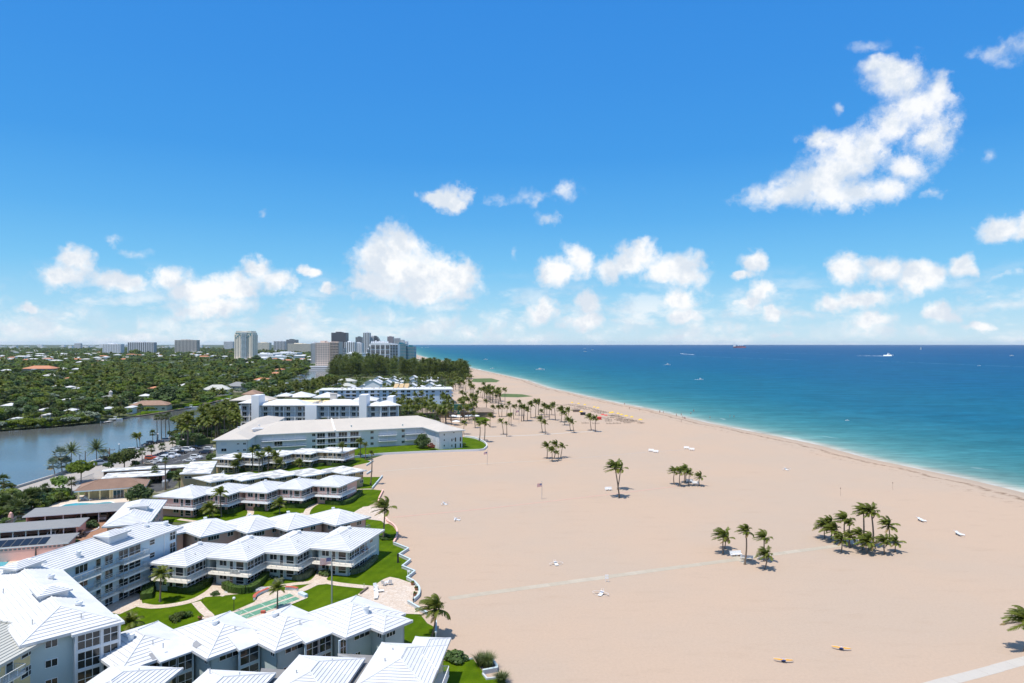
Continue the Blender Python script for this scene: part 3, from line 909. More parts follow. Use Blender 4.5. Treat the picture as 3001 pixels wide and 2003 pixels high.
def hip_roof(root,O,a,L,Wd,e,s,sp,m,courses='SEWN',fas=0.26,rise=0.09,name='roof',cap=True,fasm=None):
    """hip roof over a rectangle: O corner, a direction of its first side, slope s; stepped tile courses on the named sides"""
    u,v = uv(a)
    O = Vector(O[:2])
    Rn = min(L,Wd) / 2
    zt = e + s * Rn
    C = [O,O + u * L,O + u * L + v * Wd,O + v * Wd]
    if L >= Wd:
        r0,r1 = O + u * Rn + v * Rn,O + u * (L - Rn) + v * Rn
    else:
        r0,r1 = O + u * Rn + v * Rn,O + u * Rn + v * (Wd - Rn)
    mb = MB()
    c3 = [(*p,e) for p in C]
    b3 = [(*p,e - fas) for p in C]
    R0,R1 = (*r0,zt),(*r1,zt)
    if L >= Wd:
        mb.poly([c3[0],c3[1],R1,R0]); mb.poly([c3[1],c3[2],R1]); mb.poly([c3[2],c3[3],R0,R1]); mb.poly([c3[3],c3[0],R0])
    else:
        mb.poly([c3[0],c3[1],R0]); mb.poly([c3[1],c3[2],R1,R0]); mb.poly([c3[2],c3[3],R1]); mb.poly([c3[3],c3[0],R0,R1])
    for k in range(4):
        j = (k + 1) % 4
        mb.poly([b3[k],b3[j],c3[j],c3[k]],1)
    mb.poly([b3[3],b3[2],b3[1],b3[0]],1)
    ro = mb.build(name,[m,fasm or m],root)
    if cap:
        cb = MB()
        for p,q in [(c3[0],R0),(c3[3],R0 if L >= Wd else R1),(c3[1],R1 if L >= Wd else R0),(c3[2],R1),(R0,R1)]:
            if (Vector(p) - Vector(q)).length > 0.1:
                d = (Vector(q) - Vector(p)).normalized()
                sd = d.cross(Vector((0,0,1))).normalized() * 0.13
                up = Vector((0,0,rise + 0.05))
                lo = [Vector(p) - sd,Vector(q) - sd,Vector(q) + sd,Vector(p) + sd]
                cb.hexa([x - Vector((0,0,0.05)) for x in lo],[lo[0] * 0.75 + lo[3] * 0.25 + up,lo[1] * 0.75 + lo[2] * 0.25 + up,lo[2] * 0.75 + lo[1] * 0.25 + up,lo[3] * 0.75 + lo[0] * 0.25 + up])
        cb.build('ridge_cap',m,ro)
    if courses:
        sides = {'S': (C[0],u,v,L),'E': (C[1],v,-u,Wd),'N': (C[2],-u,-v,L),'W': (C[3],-v,u,Wd)}
        for sd in courses:
            base,d,n,S = sides[sd]
            k = 0
            while k * sp < Rn - 0.05:
                a0,a1 = k * sp,min((k + 1) * sp,Rn)
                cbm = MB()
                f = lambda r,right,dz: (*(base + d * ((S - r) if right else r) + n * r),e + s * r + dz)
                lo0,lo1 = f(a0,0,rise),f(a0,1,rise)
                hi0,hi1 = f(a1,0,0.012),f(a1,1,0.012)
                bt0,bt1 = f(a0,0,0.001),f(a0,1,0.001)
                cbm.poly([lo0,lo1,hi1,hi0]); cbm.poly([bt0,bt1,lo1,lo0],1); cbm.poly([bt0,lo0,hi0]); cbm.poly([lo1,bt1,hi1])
                cbm.build('roof_course',[m,M['riser_shade'] if m is M['roof_white'] else m],ro)
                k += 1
    return ro,zt


def flat_roof(root,pts,z,th,mtop,medge,name='roof'):
    mb = MB()
    mb.prism(pts,z - th,z,1,0)
    o = mb.build(name,[mtop,medge],root)
    return o


def railing(root,pts,z,m,h=0.95,step=1.3,closed=False,bal=0.16,panel=None,name='railing'):
    mb = MB()
    pts = [Vector(p[:2]) for p in pts]
    for a,b in zip(pts,pts[1:]):
        L = (b - a).length
        if L < 0.05: continue
        ang = math.degrees(math.atan2(b.y - a.y,b.x - a.x))
        mb.obox(a,ang,-0.03,-0.035,z + h - 0.05,L + 0.03,0.035,z + h)
        mb.obox(a,ang,0,-0.02,z + 0.10,L,0.02,z + 0.14)
        n = max(1,round(L / step))
        for i in range(n + 1):
            mb.obox(a,ang,L * i / n - 0.03,-0.03,z,L * i / n + 0.03,0.03,z + h - 0.052)
        if panel is None and bal:
            nb = int(L / bal)
            for i in range(1,nb):
                mb.obox(a,ang,L * i / nb - 0.009,-0.009,z + 0.142,L * i / nb + 0.009,0.009,z + h - 0.052)
    ro = mb.build(name,m,root)
    return ro


def offset_path(pts,d):
    """path moved to its right by d"""
    _,Rp = strip_pts(pts,2 * d)
    return Rp


def walkway_slab(root,pts,wd,z,th=0.24,rail=True,m=None,railm=None,name='balcony'):
    """gallery along a facade line (left to right seen from outside), sticking out by wd"""
    out = offset_path(pts,wd)
    mb = MB()
    for k in range(len(pts) - 1):
        q = [pts[k],pts[k + 1],out[k + 1],out[k]]
        q = [Vector(x[:2]) for x in q]
        t3 = q[3].lerp(q[0],.10 / wd); t2 = q[2].lerp(q[1],.10 / wd)
        mb.hexa([(*x,z - th) for x in (q[3],q[2],q[1],q[0])],[(*x,z) for x in (t3,t2,q[1],q[0])])
    bo = mb.build(name,m or M['slab'],root)
    if rail:
        railing(root,offset_path(pts,wd - 0.16),z,railm or M['rail'])
    return bo


def roof_vent(root,x,y,z,h=0.55,r=0.34,sc=1.0):
    k = ('vent',h,r)
    if k not in _WM:
        mb = MB()
        mb.lathe([(r * 0.9,-0.4),(r * 0.9,h * 0.55),(r * 1.15,h * 0.6),(r * 1.15,h),(r * 0.95,h),(r * 0.95,h * 0.8),(0.01,h * 0.8)],n=14)
        _WM[k] = mb.mesh('roof_vent',M['white'],smooth=False)
    return inst('roof_vent',_WM[k],root,(x,y,z),0,sc)


def pipe_vent(root,x,y,z):
    k = 'pv'
    if k not in _WM:
        mb = MB(); mb.lathe([(0.06,-0.2),(0.06,0.35),(0.09,0.36),(0.09,0.42),(0.0,0.42)],n=8)
        _WM[k] = mb.mesh('vent_pipe',M['steel'])
    return inst('vent_pipe',_WM[k],root,(x,y,z))


def cupola(root,c,a,L,Wd,z,hh=0.7):
    """raised hood on a ridge: open side walls below a small stepped hip roof"""
    u,v = uv(a)
    O = Vector(c[:2]) - u * L / 2 - v * Wd / 2
    mb = MB()
    i = 0.45
    mb.obox(O,a,i,i,z - 1.2,L - i,Wd - i,z + hh,0)
    mb.build('roof_hood',M['w_white'],root)
    hip_roof(root,O,a,L,Wd,z + hh + 0.12,0.28,0.42,M['roof_white'],'SEWN',fas=0.14,name='hood_roof',cap=False)


# ------------------------------------------------------------------ garden apartment rows
def unit_row(spec):
    """a row of stepped two-storey units under overlapping hip (or flat) roofs"""
    g = spec
    units = g['units']                      # (O, a, L, W)
    O0 = units[len(units) // 2][0]
    root = thing('apartment_building',g['label'],'building',(O0[0],O0[1],0),'garden apartment buildings')
    e,s,wm = g['e'],g.get('s',0.3),g['wall']
    oh = g.get('oh',0.9)
    mbw = MB()
    for i,(O,a,L,Wd) in enumerate(units):
        u,v = uv(a)
        O = Vector(O)
        dz = 0.004 * i
        if g.get('flat'):
            C = [O,O + u * L,O + u * L + v * Wd,O + v * Wd]
            flat_roof(root,C,e + dz,0.30,g['roof'],M['white'])
            mbr = MB(); mbr.prism([C[0] + (u + v) * .25,C[1] + (-u + v) * .25,C[2] - (u + v) * .25,C[3] + (u - v) * .25],e + dz - 0.05,e + dz + 0.02 + 0.004 * i)
            mbr.build('roof_membrane',g['roof'],root)
        else:
            hip_roof(root,O,a,L,Wd,e + dz,s,g.get('sp',0.5),g['roof'],g.get('courses','SEW'))
        wO = O + (u + v) * oh
        wl,ww = L - 2 * oh,Wd - 2 * oh
        zt = e - 0.27 + dz
        for side,(A,ang,S) in {'S': (wO,a,wl),'E': (wO + u * wl,a + 90,ww),'N': (wO + u * wl + v * ww,a + 180,wl),'W': (wO + v * ww,a - 90,ww)}.items():
            its = g['face'].get(side,[]) if i in g.get('only',range(99)) else []
            if callable(its): its = its(i,S)
            gaps = [(x[1],x[2]) for x in its if x[0] == 'gap']
            wall_seg(mbw,A,ang,S,-0.1,zt,gaps)
            for it in its:
                if it[0] == 'win':
                    _,tt,zz,ww_,hh_,co,ro_,lo = it
                    if 0 < tt < S: add_window(root,A,ang,tt,zz,ww_,hh_,co,ro_,lo,fine=g.get('fine',True))
                elif it[0] == 'door':
                    if 0 < it[1] < S: add_door(root,A,ang,it[1],it[2])
                elif it[0] == 'gap':
                    stp = MB()
                    for q in range(9):
                        stp.obox(A,ang,it[1] + 0.1,2.0 - q * 0.2,q * 0.26,it[2] - 0.1,2.19 - q * 0.2,q * 0.26 + 0.26)
                    stp.build('stair',M['kerb'],root)
    mbw.build('wall',wm,root)
    return root


FL2 = 2.62
# row C: pale blue row facing the courtyard
a0 = -13.7
uC,vC = uv(a0)
FC = [(-59.5,125.0),(-49.6,128.2),(-41.3,131.9),(-31.7,134.2)]
LC = [8.4,10.6,10.3,10.6]
DC = [14.0,15.0,15.0,16.0]
unitsC = [((f[0] - uC.x * l,f[1] - uC.y * l),a0,l,d) for f,l,d in zip(FC,LC,DC)]


def faceC(i,S):
    r = []
    for z in (0.15,FL2 + 0.1):
        r += [('win',S - 1.35,z + 0.35,1.6,1.65,1,1,0.55),('win',S - 5.0,z + 0.95,1.5,1.05,2,1,0)]
        r += [('win',S - 3.2,z + 0.05,0.7,2.0,1,1,0.75)]
    if i > 0: r += [('gap',S - 8.1,S - 6.55)]
    return r


def faceCe(i,S):
    r = []
    far = S if i == 3 else 5.0
    for z in (0.15,FL2 + 0.1):
        r += [('win',1.25,z + 0.35,2.0,1.65,2,1,0.55),('win',3.5,z + 0.35,2.0,1.65,2,1,0.55)]
        if i == 3: r += [('win',5.9,z + 0.35,2.0,1.65,2,1,0.55),('win',10.2,z + 1.1,1.3,0.8,2,1,0)]
        r += [('win',7.6 if i == 3 else 4.95,z + 0.05,0.6,2.0,1,1,0.75)]
    return r


rowC = unit_row(dict(units=unitsC,e=5.2,s=0.30,sp=0.5,wall=M['w_blue'],roof=M['roof_white'],courses='SEWN',
                     label='pale blue-grey stepped apartment row with white hip roofs behind the flagpole lawn',face={'S': faceC,'E': faceCe}))
# gallery of row C
line = []
for i,(O,a,L,Wd) in enumerate(unitsC):
    F = Vector(FC[i]) + (-uC + vC) * 0.9
    if i > 0:
        # where the front of this unit leaves the flank of the one before
        Fp = Vector(FC[i - 1]) + (-uC + vC) * 0.9
        t_ = (F - Fp).dot(vC)
        line.append(Fp + vC * t_)
    else:
        line.append(F - uC * 6.4)
    line.append(F)
line.append(Vector(FC[3]) + (-uC + vC) * 0.9 + vC * 9.8)
walkway_slab(rowC,line,1.45,FL2,0.30)
for O,a,L,Wd in unitsC:
    c = Vector(O) + uC * (L / 2) + vC * (Wd - L / 2 - 1.0)
    roof_vent(rowC,c.x,c.y,5.2 + 0.3 * L / 2)
    pipe_vent(rowC,c.x - 2.0,c.y - 1.5,5.2 + 0.3 * (L / 2 - 2))
    pipe_vent(rowC,c.x + 1.2,c.y - 4.5,5.2 + 0.3 * (L / 2 - 2.2))

# row B: pink row facing the same way, one court further
FB = [(-83.9,179.6),(-76.4,183.4),(-66.8,186.6),(-58.4,190.4),(-49.0,194.2)]
LB = [12.5,10.8,10.8,10.6,10.8]
unitsB = [((f[0] - uC.x * l,f[1] - uC.y * l),a0 + 0.5,l,d) for f,l,d in zip(FB,LB,[13,13,13,13,13.6])]
rowB = unit_row(dict(units=unitsB,e=5.2,s=0.30,sp=0.62,wall=M['w_pink'],roof=M['roof_white'],courses='SEW',fine=False,
                     label='pink stepped apartment row with white hip roofs and a white gallery',face={'S': faceC,'E': faceCe}))
line = []
for i in range(5):
    F = Vector(FB[i]) + (-uC + vC) * 0.9
    if i > 0:
        Fp = Vector(FB[i - 1]) + (-uC + vC) * 0.9
        line.append(Fp + vC * (F - Fp).dot(vC))
    else:
        line.append(F - uC * 10)
    line.append(F)
line.append(F + vC * 8)
walkway_slab(rowB,line,1.45,FL2,0.32,m=M['w_white'],railm=M['white'])
for O,a,L,Wd in unitsB[:1] + unitsB[2:4]:
    c = Vector(O) + uC * (L / 2) + vC * (Wd / 2)
    roof_vent(rowB,c.x,c.y + 1.2,5.2 + 0.3 * 4.6)
# bridge and stair at the west end of the pink row
ms2 = MB()
p0 = Vector(PC(C2,[(130,600)],2.6)[0]); 
ms2.obox(p0,12,0,0,2.40,9.0,3.0,2.62)
ms2.build('bridge_deck',M['kerb'],rowB)
railing(rowB,[p0,p0 + Vector((8.8,1.9))],2.62,M['white'])

# row A1: tan row with flat white roofs facing us
FA = [(x_ * 1.0099,y_ * 1.0099) for x_,y_ in [(-96.9,238.6),(-89.4,242.3),(-82.2,246.0),(-73.6,250.2),(-62.5,253.0)]]
LA = [9.2,9.5,9.5,10.5,12.2]
unitsA = [((f[0] - uC.x * l,f[1] - uC.y * l),a0 + 1.5,l,d) for f,l,d in zip(FA,LA,[13,12,12,12,12.3])]
rowA = unit_row(dict(units=unitsA,e=5.2,wall=M['w_tan'],roof=M['roof_worn'],flat=True,fine=False,
                     label='tan two-storey row with flat white roofs in front of the long white hall',face={'S': faceC,'E': faceCe}))
line = []
for i in range(5):
    F = Vector(FA[i]) + (-uC + vC) * 0.9
    if i > 0:
        Fp = Vector(FA[i - 1]) + (-uC + vC) * 0.9
        line.append(Fp + vC * (F - Fp).dot(vC))
    else:
        line.append(F - uC * 7)
    line.append(F)
line.append(F + vC * 7)
walkway_slab(rowA,line,1.5,FL2 + .1,0.3,m=M['w_white'],railm=M['white'])

# the mirrored rows: corner points, sides at 51 and 141 degrees
am = 51.0
uM,vM = uv(am)


def faceM(i,S):
    r = []
    for z in (0.1,FL2 + 0.1):
        r += [('win',2.4,z + 1.15,2.4,0.85,4,1,0),('win',6.2,z + 1.15,1.2,0.85,2,1,0)]
    return r


def faceMw(i,S):
    r = []
    for z in (0.1,FL2 + 0.1):
        r += [('win',S - 1.0,z + 1.15,0.9,0.85,2,1,0),('win',S - 2.8,z + 1.0,0.9,1.0,2,1,0)]
    return r


FB2 = [(-65.6,143.9),(-56.9,146.9),(-48.9,148.8),(-39.4,153.0)]
unitsB2 = [(f,am,l,d) for f,l,d in zip(FB2,[10,10,10.5,10.0],[12.5,12.5,12.5,12.5])]
unitsB2.insert(0,((-76.5,140.8),am,10,12.5))
rowB2 = unit_row(dict(units=unitsB2,e=5.2,s=0.33,sp=0.55,wall=M['w_pink'],roof=M['roof_white'],courses='SEWN',
                      label='dusky pink zigzag apartment row with white pyramid roofs and no gallery',face={'S': faceM,'W': faceMw}))
for k,(O,a,L,Wd) in enumerate(unitsB2):
    c = Vector(O) + uM * (L / 2) + vM * (Wd / 2 + 1.6)
    roof_vent(rowB2,c.x,c.y,5.2 + 0.33 * L / 2 - 0.15)
    if k in (2,4):
        A = Vector(O) + uM * 6.9 + vM * 0.9
        mbb = MB(); mbb.obox(A,am,0,-1.1,FL2 - 0.2,2.6,0.0,FL2); mbb.build('balcony',M['w_pink'],rowB2)
        railing(rowB2,[A - vM * 0,A - vM * 1.05,A - vM * 1.05 + uM * 2.6,A + uM * 2.6],FL2,M['rail'])

FA2 = [(x_ * 1.0099,y_ * 1.0099) for x_,y_ in [(-87.9,199.4),(-79.6,201.4),(-71.3,205.4),(-62.8,207.8),(-51.7,211.8)]]
unitsA2 = [(f,am,l,d) for f,l,d in zip(FA2,[9,9,9,9.5,8.6],[11.5,11.5,11.5,11.5,12.5])]
rowA2 = unit_row(dict(units=unitsA2,e=5.2,wall=M['w_tan'],roof=M['roof_worn'],flat=True,fine=False,
                      label='tan zigzag row with stained flat roofs behind the pink gallery row',face={'S': faceM,'W': faceMw}))

# row D: nearest blue-grey row with glazed porches
unitsD = [((-48.6,84.6),am,10.2,12.6),((-39.4,88.3),am,10.1,12.7),((-31.4,90.5),am,10.6,12.5),((-23.0,94.6),am,11.1,11.8),((-18.1,96.3),am,5.6,10.4)]


def faceD(i,S):
    if i == 4: return [('win',1.2,FL2 + 1.3,1.6,0.7,3,1,0),('win',2.2,0.9,1.0,1.2,2,1,0)]
    return [('win',2.6,FL2 + 1.35,2.7,0.62,3,1,0),('win',1.6,0.6,1.3,1.5,3,1,0)]


rowD = unit_row(dict(units=unitsD,e=5.2,s=0.32,sp=0.62,wall=M['w_blue'],roof=M['roof_white'],courses='SEWN',
                     label='nearest blue-grey zigzag row with big white pyramid roofs and glazed porches',face={'S': faceD,'W': lambda i,S: [('win',S - 1.0,FL2 + 1.2,0.8,0.8,2,1,0)]}))
for k,(O,L,Wd) in enumerate([((-45.1,87.6),4.9,3.4),((-36.3,91.0),3.6,3.0),((-28.1,93.2),5.0,3.4),((-23.6,93.9),1.9,3.0)]):
    O = Vector(O)
    if k < 3:
        mbp = MB()
        C = [O,O + uM * L,O + uM * L + vM * Wd,O + vM * Wd]
        q0 = [(*p,4.95) for p in C]; q1 = [(*C[0],5.17),(*C[1],5.17),(*C[2],6.2),(*C[3],6.2)]
        mbp.hexa(q0,q1)
        mbp.build('porch_roof',M['roof_white'],rowD)
    A = O + vM * 0.55 + uM * 0.35
    S = L - 0.7
    mbp = MB()
    for x in (0,S):
        mbp.obox(A,am,x - 0.1,0.0,-0.1,x + 0.1,0.2,4.95)
    mbp.obox(A,am,0.1,0.003,FL2 - 0.25,S - 0.1,0.2,FL2 + 0.1)
    mbp.obox(A,am,0.1,0.003,-0.1,S - 0.1,0.2,0.25)
    mbp.build('porch_frame',M['w_blue2'],rowD)
    for z,h in ((0.3,2.0),(FL2 + 0.15,2.15)):
        n = 2 if S > 3.5 else 1
        for q in range(n):
            add_window(rowD,A + vM * 0.08,am,S * (q + 0.5) / n,z,S / n - 0.3,h,2,2)
    mbp = MB(); mbp.obox(A,am,0.1,0.2,-0.1,S - 0.1,0.3,4.9); mbp.build('porch_back',M['black'],rowD)
for k,(px,py) in enumerate([(386,1861),(632,1822),(807,1799),(1074,1779)]):
    x,y = P(px,py,7.0)
    roof_vent(rowD,x,y,6.5,0.75,0.42)
for px,py in [(450,1880),(690,1840),(880,1822),(1030,1780),(480,1890)]:
    x,y = P(px,py,6.6); pipe_vent(rowD,x,y,6.45)
# grey repair patches lying on the roof of row D
def roof_patch(root,pts,O,a,side,e,s,lift=0.10):
    u,v = uv(a)
    q = []
    for px,py in pts:
        z = e + 0.6
        for _ in range(6):
            x,y = P(px,py,z)
            d = Vector((x,y)) - Vector(O)
            r = d.dot(v) if side == 'S' else d.dot(u)
            z = e + s * max(r,0) + lift
        q.append((x,y,z))
    mb = MB(); mb.poly(q)
    mb.poly([(x,y,z - 0.05) for x,y,z in reversed(q)])
    return mb.build('roof_patch',M['patch_grey'],root)


roof_patch(rowD,[(438,1915),(482,1898),(492,1918),(449,1933)],unitsD[0][0],am,'S',5.2,0.32)
roof_patch(rowD,[(561,1888),(577,1875),(592,1887),(577,1898)],unitsD[1][0],am,'W',5.21,0.32)
roof_patch(rowD,[(690,1885),(762,1866),(766,1873),(694,1893)],unitsD[1][0],am,'S',5.2,0.32)

# row E: nearest roofs along the bottom edge
unitsE = []
for (x,y,a,L,Wd) in [(-41.3,85.9,-6,9.4,11.6),(-29.2,84.6,-6,8.9,11.4),(-19.0,88.5,-6,8.9,11.6),(-8.7,92.4,-5,9.1,12.2),(-8.45,94.6,-5,5.0,9.5)]:
    u,v = uv(a)
    O = Vector((x,y)) - u * L - v * Wd
    unitsE.append(((O.x,O.y),a,L,Wd))
rowE = unit_row(dict(units=unitsE,e=5.2,s=0.33,sp=0.44,wall=M['w_cream'],roof=M['roof_white'],courses='SEWN',
                     label='cream apartment row under four white ribbed roofs at the near garden edge',
                     face={'E': lambda i,S: [('win',2.0,z + 0.4,1.4,1.4,2,1,0) for z in (0.2,FL2 + 0.1)] + [('door',4.6,FL2 + 0.05),('win',6.5,FL2 + 0.5,1.4,1.4,2,1,0)]}))
u,v = uv(-5)
c0 = Vector((-8.45,94.6)) - u * 0.9 - v * 4.6
walkway_slab(rowE,[c0 - v * 7,c0],1.5,FL2,0.3,rail=False,m=M['slab'])
# balcony rail with rings on the near corner
mbr = MB()
e0 = c0 + u * 1.45
for (p,q) in ((c0,e0),(e0,e0 - v * 7)):
    L = (q - p).length; an = math.degrees(math.atan2(q.y - p.y,q.x - p.x))
    mbr.obox(p,an,0,-0.04,FL2 + 0.92,L,0.04,FL2 + 1.0); mbr.obox(p,an,0,-0.03,FL2 + 0.1,L,0.03,FL2 + 0.15)
    n = max(3,int(L / 0.36))
    for i in range(n):
        cx,cy = p + (q - p) * ((i + 0.5) / n)
        dd_ = (q - p).normalized()
        pts = [(cx + dd_.x * 0.15 * math.cos(t_),cy + dd_.y * 0.15 * math.cos(t_),FL2 + 0.53 + 0.38 * math.sin(t_)) for t_ in [2 * math.pi * k / 10 for k in range(11)]]
        mbr.tube(pts,0.022,4,cap=False)
    for w_ in (p,q): mbr.box(w_.x - 0.05,w_.y - 0.05,FL2,w_.x + 0.05,w_.y + 0.05,FL2 + 1.0)
mbr.build('railing',M['white'],rowE)
flat_roof(rowE,PC((800,1650,3.3571),[(640,885),(1010,905),(960,1010),(850,1185),(740,1230),(905,945)],4.6),4.6,0.3,M['flat_grey'],M['white'],'link_roof')
flat_roof(rowE,PC((800,1650,3.3571),[(-110,1030),(150,1045),(30,1185),(-40,1230),(-160,1230)],4.55),4.55,0.3,M['flat_grey'],M['white'],'link_roof')
for px,py in [(617,1960),(704,1972),(870,1965),(975,1932),(1152,1900),(1129,1931),(410,1961)]:
    x,y = P(px,py,6.3); pipe_vent(rowE,x,y,6.0)

# ------------------------------------------------------------------ four-storey pale blue wings at the left
def wing(label,O,a,L,Wd,e,s,sp,wall,courses='SEWN'):
    u,v = uv(a)
    O = Vector(O)
    root = thing('apartment_building',label,'building',(O.x,O.y,0),'garden apartment buildings')
    hip_roof(root,O,a,L,Wd,e,s,sp,M['roof_white'],courses)
    return root,O + (u + v) * 0.9,u,v


# long wing: first side runs along its west eave line; east facade looks to the court
aL = 75.4
uL,vL = uv(aL)
L1E0 = Vector((-65.7,136.7))             # north-east eave corner
L1len = 34.0
O1 = L1E0 - uL * L1len
O1w = O1 + vL * 0                         # east edge start (south)
# rectangle whose first side is the east eave seen from the court: origin at south-east, going north; second side goes west
wingL,_,_,_ = wing('long four-storey pale blue wing with a white ribbed roof and stacked balconies',O1,aL,L1len,11.0,9.4,0.32,0.55,M['w_blue2'])
mbw = MB()
A = O1 + uL * 0.9 + vL * 0.9
wall_seg(mbw,A,aL,L1len - 1.8,-0.6,9.13)
wall_seg(mbw,A + uL * (L1len - 1.8),aL + 90,9.2,-0.6,9.13)
wall_seg(mbw,A + vL * 9.2 + uL * (L1len - 1.8),aL + 180,L1len - 1.8,-0.6,9.13)
FLR = [-0.55,1.95,4.4,6.85]
T = L1len - 1.8
for f,z in enumerate(FLR):
    # from the north end southwards
    add_window(wingL,A,aL,T - 1.1,z + 0.45,1.4,1.85,2,2,0)
    add_window(wingL,A,aL,T - 6.4,z + 1.0,1.2,0.9,1,2,0)
    add_window(wingL,A,aL,T - 10.6,z + 0.4,2.6,1.75,2,1,0.55)
    add_window(wingL,A,aL,T - 13.2,z + 0.4,2.0,1.75,2,1,0.55)
    add_window(wingL,A,aL,T - 16.4,z + 0.4,1.6,1.75,2,1,0.55)
    add_door(wingL,A,aL,T - 18.6,z + 0.05)
    add_window(wingL,A,aL,T - 22.0,z + 0.75,2.4,1.25,3,1,0)
    add_window(wingL,A,aL,T - 25.6,z + 0.3,0.7,1.9,1,1,0.6)
    add_window(wingL,A,aL,T - 27.8,z + 0.5,2.2,1.6,2,1,0.5)
    if f > 0:
        for (s0,s1,out) in ((T - 14.6,T - 8.6,1.6),(T - 27.2,T - 19.4,1.6),(T - 19.35,T - 14.65,0.9)):
            p,q = A + uL * s0,A + uL * s1
            mbs = MB(); q4 = [p - vL * out,q - vL * out,q - vL * .005,p - vL * .005]; mbs.hexa([(*x,z - .26) for x in q4],[(*(x + (vL * .16 if k < 2 else vL * 0)),z) for k,x in enumerate(q4)]); mbs.build('balcony',M['slab'],wingL)
            railing(wingL,[p - vL * 0.02,p - vL * (out - 0.2),q - vL * (out - 0.2),q - vL * 0.02],z,M['rail'],bal=0.22)
mbp = MB(); mbp.obox(A,aL,T - 3.35,-0.09,-0.5,T - 3.2,-0.005,9.1); mbp.build('downpipe',M['white'],wingL)
mbw.build('wall',M['w_blue2'],wingL)
for px,py,z in [(430,1542,10.7),(231,1620,10.7),(128,1650,10.4),(487,1532,10.6)]:
    x,y = P(px,py,z); roof_vent(wingL,x,y,z - 0.45,0.75,0.42)
x,y = P(331,1566,11.3); cupola(wingL,(x,y),aL,5.0,3.6,10.7)
x,y = P(68,1657,11.3); cupola(wingL,(x,y),aL,5.0,3.6,10.7)

# angled wing nearest us at the left
a2 = 136.0
u2,v2 = uv(a2)
E2c = Vector((-51.9,90.5))
wing2,_,_,_ = wing('four-storey pale blue wing with a broad white roof and glazed end bays',E2c,a2,34.0,11.0,9.4,0.34,0.62,M['w_blue'],'SEWN')
mbw = MB()
A = E2c + u2 * 0.9 + v2 * 0.9
# rectangle S side faces north-east (to the court), W side faces south-east: build its south-east end wall
wall_seg(mbw,A,a2,32.2,-0.6,9.12)
B = A + v2 * 9.2
wall_seg(mbw,B,a2 - 90,9.2,-0.6,9.12)
wall_seg(mbw,A + u2 * 32.2 + v2 * 9.2,a2 + 180,32.2,-0.6,9.12)
mbw.build('wall',M['w_blue'],wing2)
angE = a2 - 90
dE = Vector((math.cos(R(angE)),math.sin(R(angE))))
for f,z in enumerate(FLR):
    add_window(wing2,B,angE,2.6,z + 1.15,1.25,0.85,2,1,0)
    add_window(wing2,A,a2,4.0,z + 0.6,1.6,1.3,2,1,0)
    add_window(wing2,A,a2,9.0,z + 0.6,2.2,1.3,3,1,0)
# glazed bay on the right part of the end wall
BB = B + dE * 5.0 - Vector((-dE.y,dE.x)) * 1.15
nE = Vector((dE.y,-dE.x))
mbp = MB()
bw = 5.0
for x in (0,bw * 0.58,bw):
    mbp.obox(BB,angE,x - 0.12,0,-0.6,x + 0.12,1.14,9.0)
for f,z in enumerate(FLR):
    for x0,x1 in ((0.12,bw * 0.58 - 0.12),(bw * 0.58 + 0.12,bw - 0.12)):
        mbp.obox(BB,angE,x0,0.004,z - 0.18,x1,1.14,z + 0.16)
mbp.build('bay_frame',M['w_white'],wing2)
mbp = MB(); mbp.obox(BB,angE,0.12,0.5,-0.5,bw - 0.12,0.6,8.9); mbp.build('bay_interior',M['black'],wing2)
for f,z in enumerate(FLR):
    add_window(wing2,BB + Vector((-dE.y,dE.x)) * 0.12,angE,bw * 0.29,z + 0.22,bw * 0.58 - 0.45,2.0,3,2)
    add_window(wing2,BB + Vector((-dE.y,dE.x)) * 0.12,angE,bw * 0.79,z + 0.22,bw * 0.42 - 0.45,2.0,2,2)
mbp = MB(); mbp.obox(BB,angE,-0.5,-0.35,9.0,bw + 0.5,3.2,9.32); mbp.build('bay_roof',M['roof_white'],wing2)
for px,py,z in [(152,1689,10.9),(233,1768,10.8)]:
    x,y = P(px,py,z); roof_vent(wing2,x,y,z - 0.5,0.8,0.42)
for px,py in [(105,1722),(12,1729),(97,1820),(240,1802),(36,1687)]:
    x,y = P(px,py,10.6); pipe_vent(wing2,x,y,10.4)
x,y = P(152,1733,11.3); cupola(wing2,(x,y),a2,4.6,4.2,10.95,0.55)

# cream building with the beige panel roof in the near left corner
ma = thing('apartment_building','cream building with a beige panel roof and white column in the near corner','building',(-62,84,0),'garden apartment buildings')
NEc = Vector((-57.8,88.3))
ue,un = uv(-96)[0],uv(-186)[0]           # along the east eave (southwards), along the north edge (westwards)
mb = MB()
L_,W_ = 16.0,14.0
c = [NEc,NEc + ue * L_,NEc + ue * L_ + un * W_,NEc + un * W_]
zs = [9.0,9.0,9.0 + 0.07 * W_,9.0 + 0.07 * W_]
mb.hexa([(*p,z - 0.28) for p,z in zip(c,zs)],[(*p,z) for p,z in zip(c,zs)])
ro = mb.build('roof',M['roof_beige'],ma)
k = 0
while k * 0.62 < W_:
    p = NEc + un * (k * 0.62); z = 9.0 + 0.07 * k * 0.62
    q = MB()
    b4 = [p,p + ue * L_,p + ue * L_ + un * 0.61,p + un * 0.61]
    q.hexa([(*x_,z - 0.02) for x_ in b4],[(*b4[0],z + 0.10),(*b4[1],z + 0.10),(*b4[2],z + 0.05),(*b4[3],z + 0.05)])
    q.build('roof_panel',M['roof_beige'],ro)
    k += 1
q = MB()
for k in range(18):
    p = NEc + un * (k * 0.8) + ue * 0.05; z = 9.0 + 0.07 * k * 0.8
    q.obox(p,174,0,-0.14,z + 0.06,0.72,0.18,z + 0.24)
q.build('ridge_cap',M['roof_beige'],ma)
mb = MB()
Wc = NEc + ue * 1.0 + un * 1.1
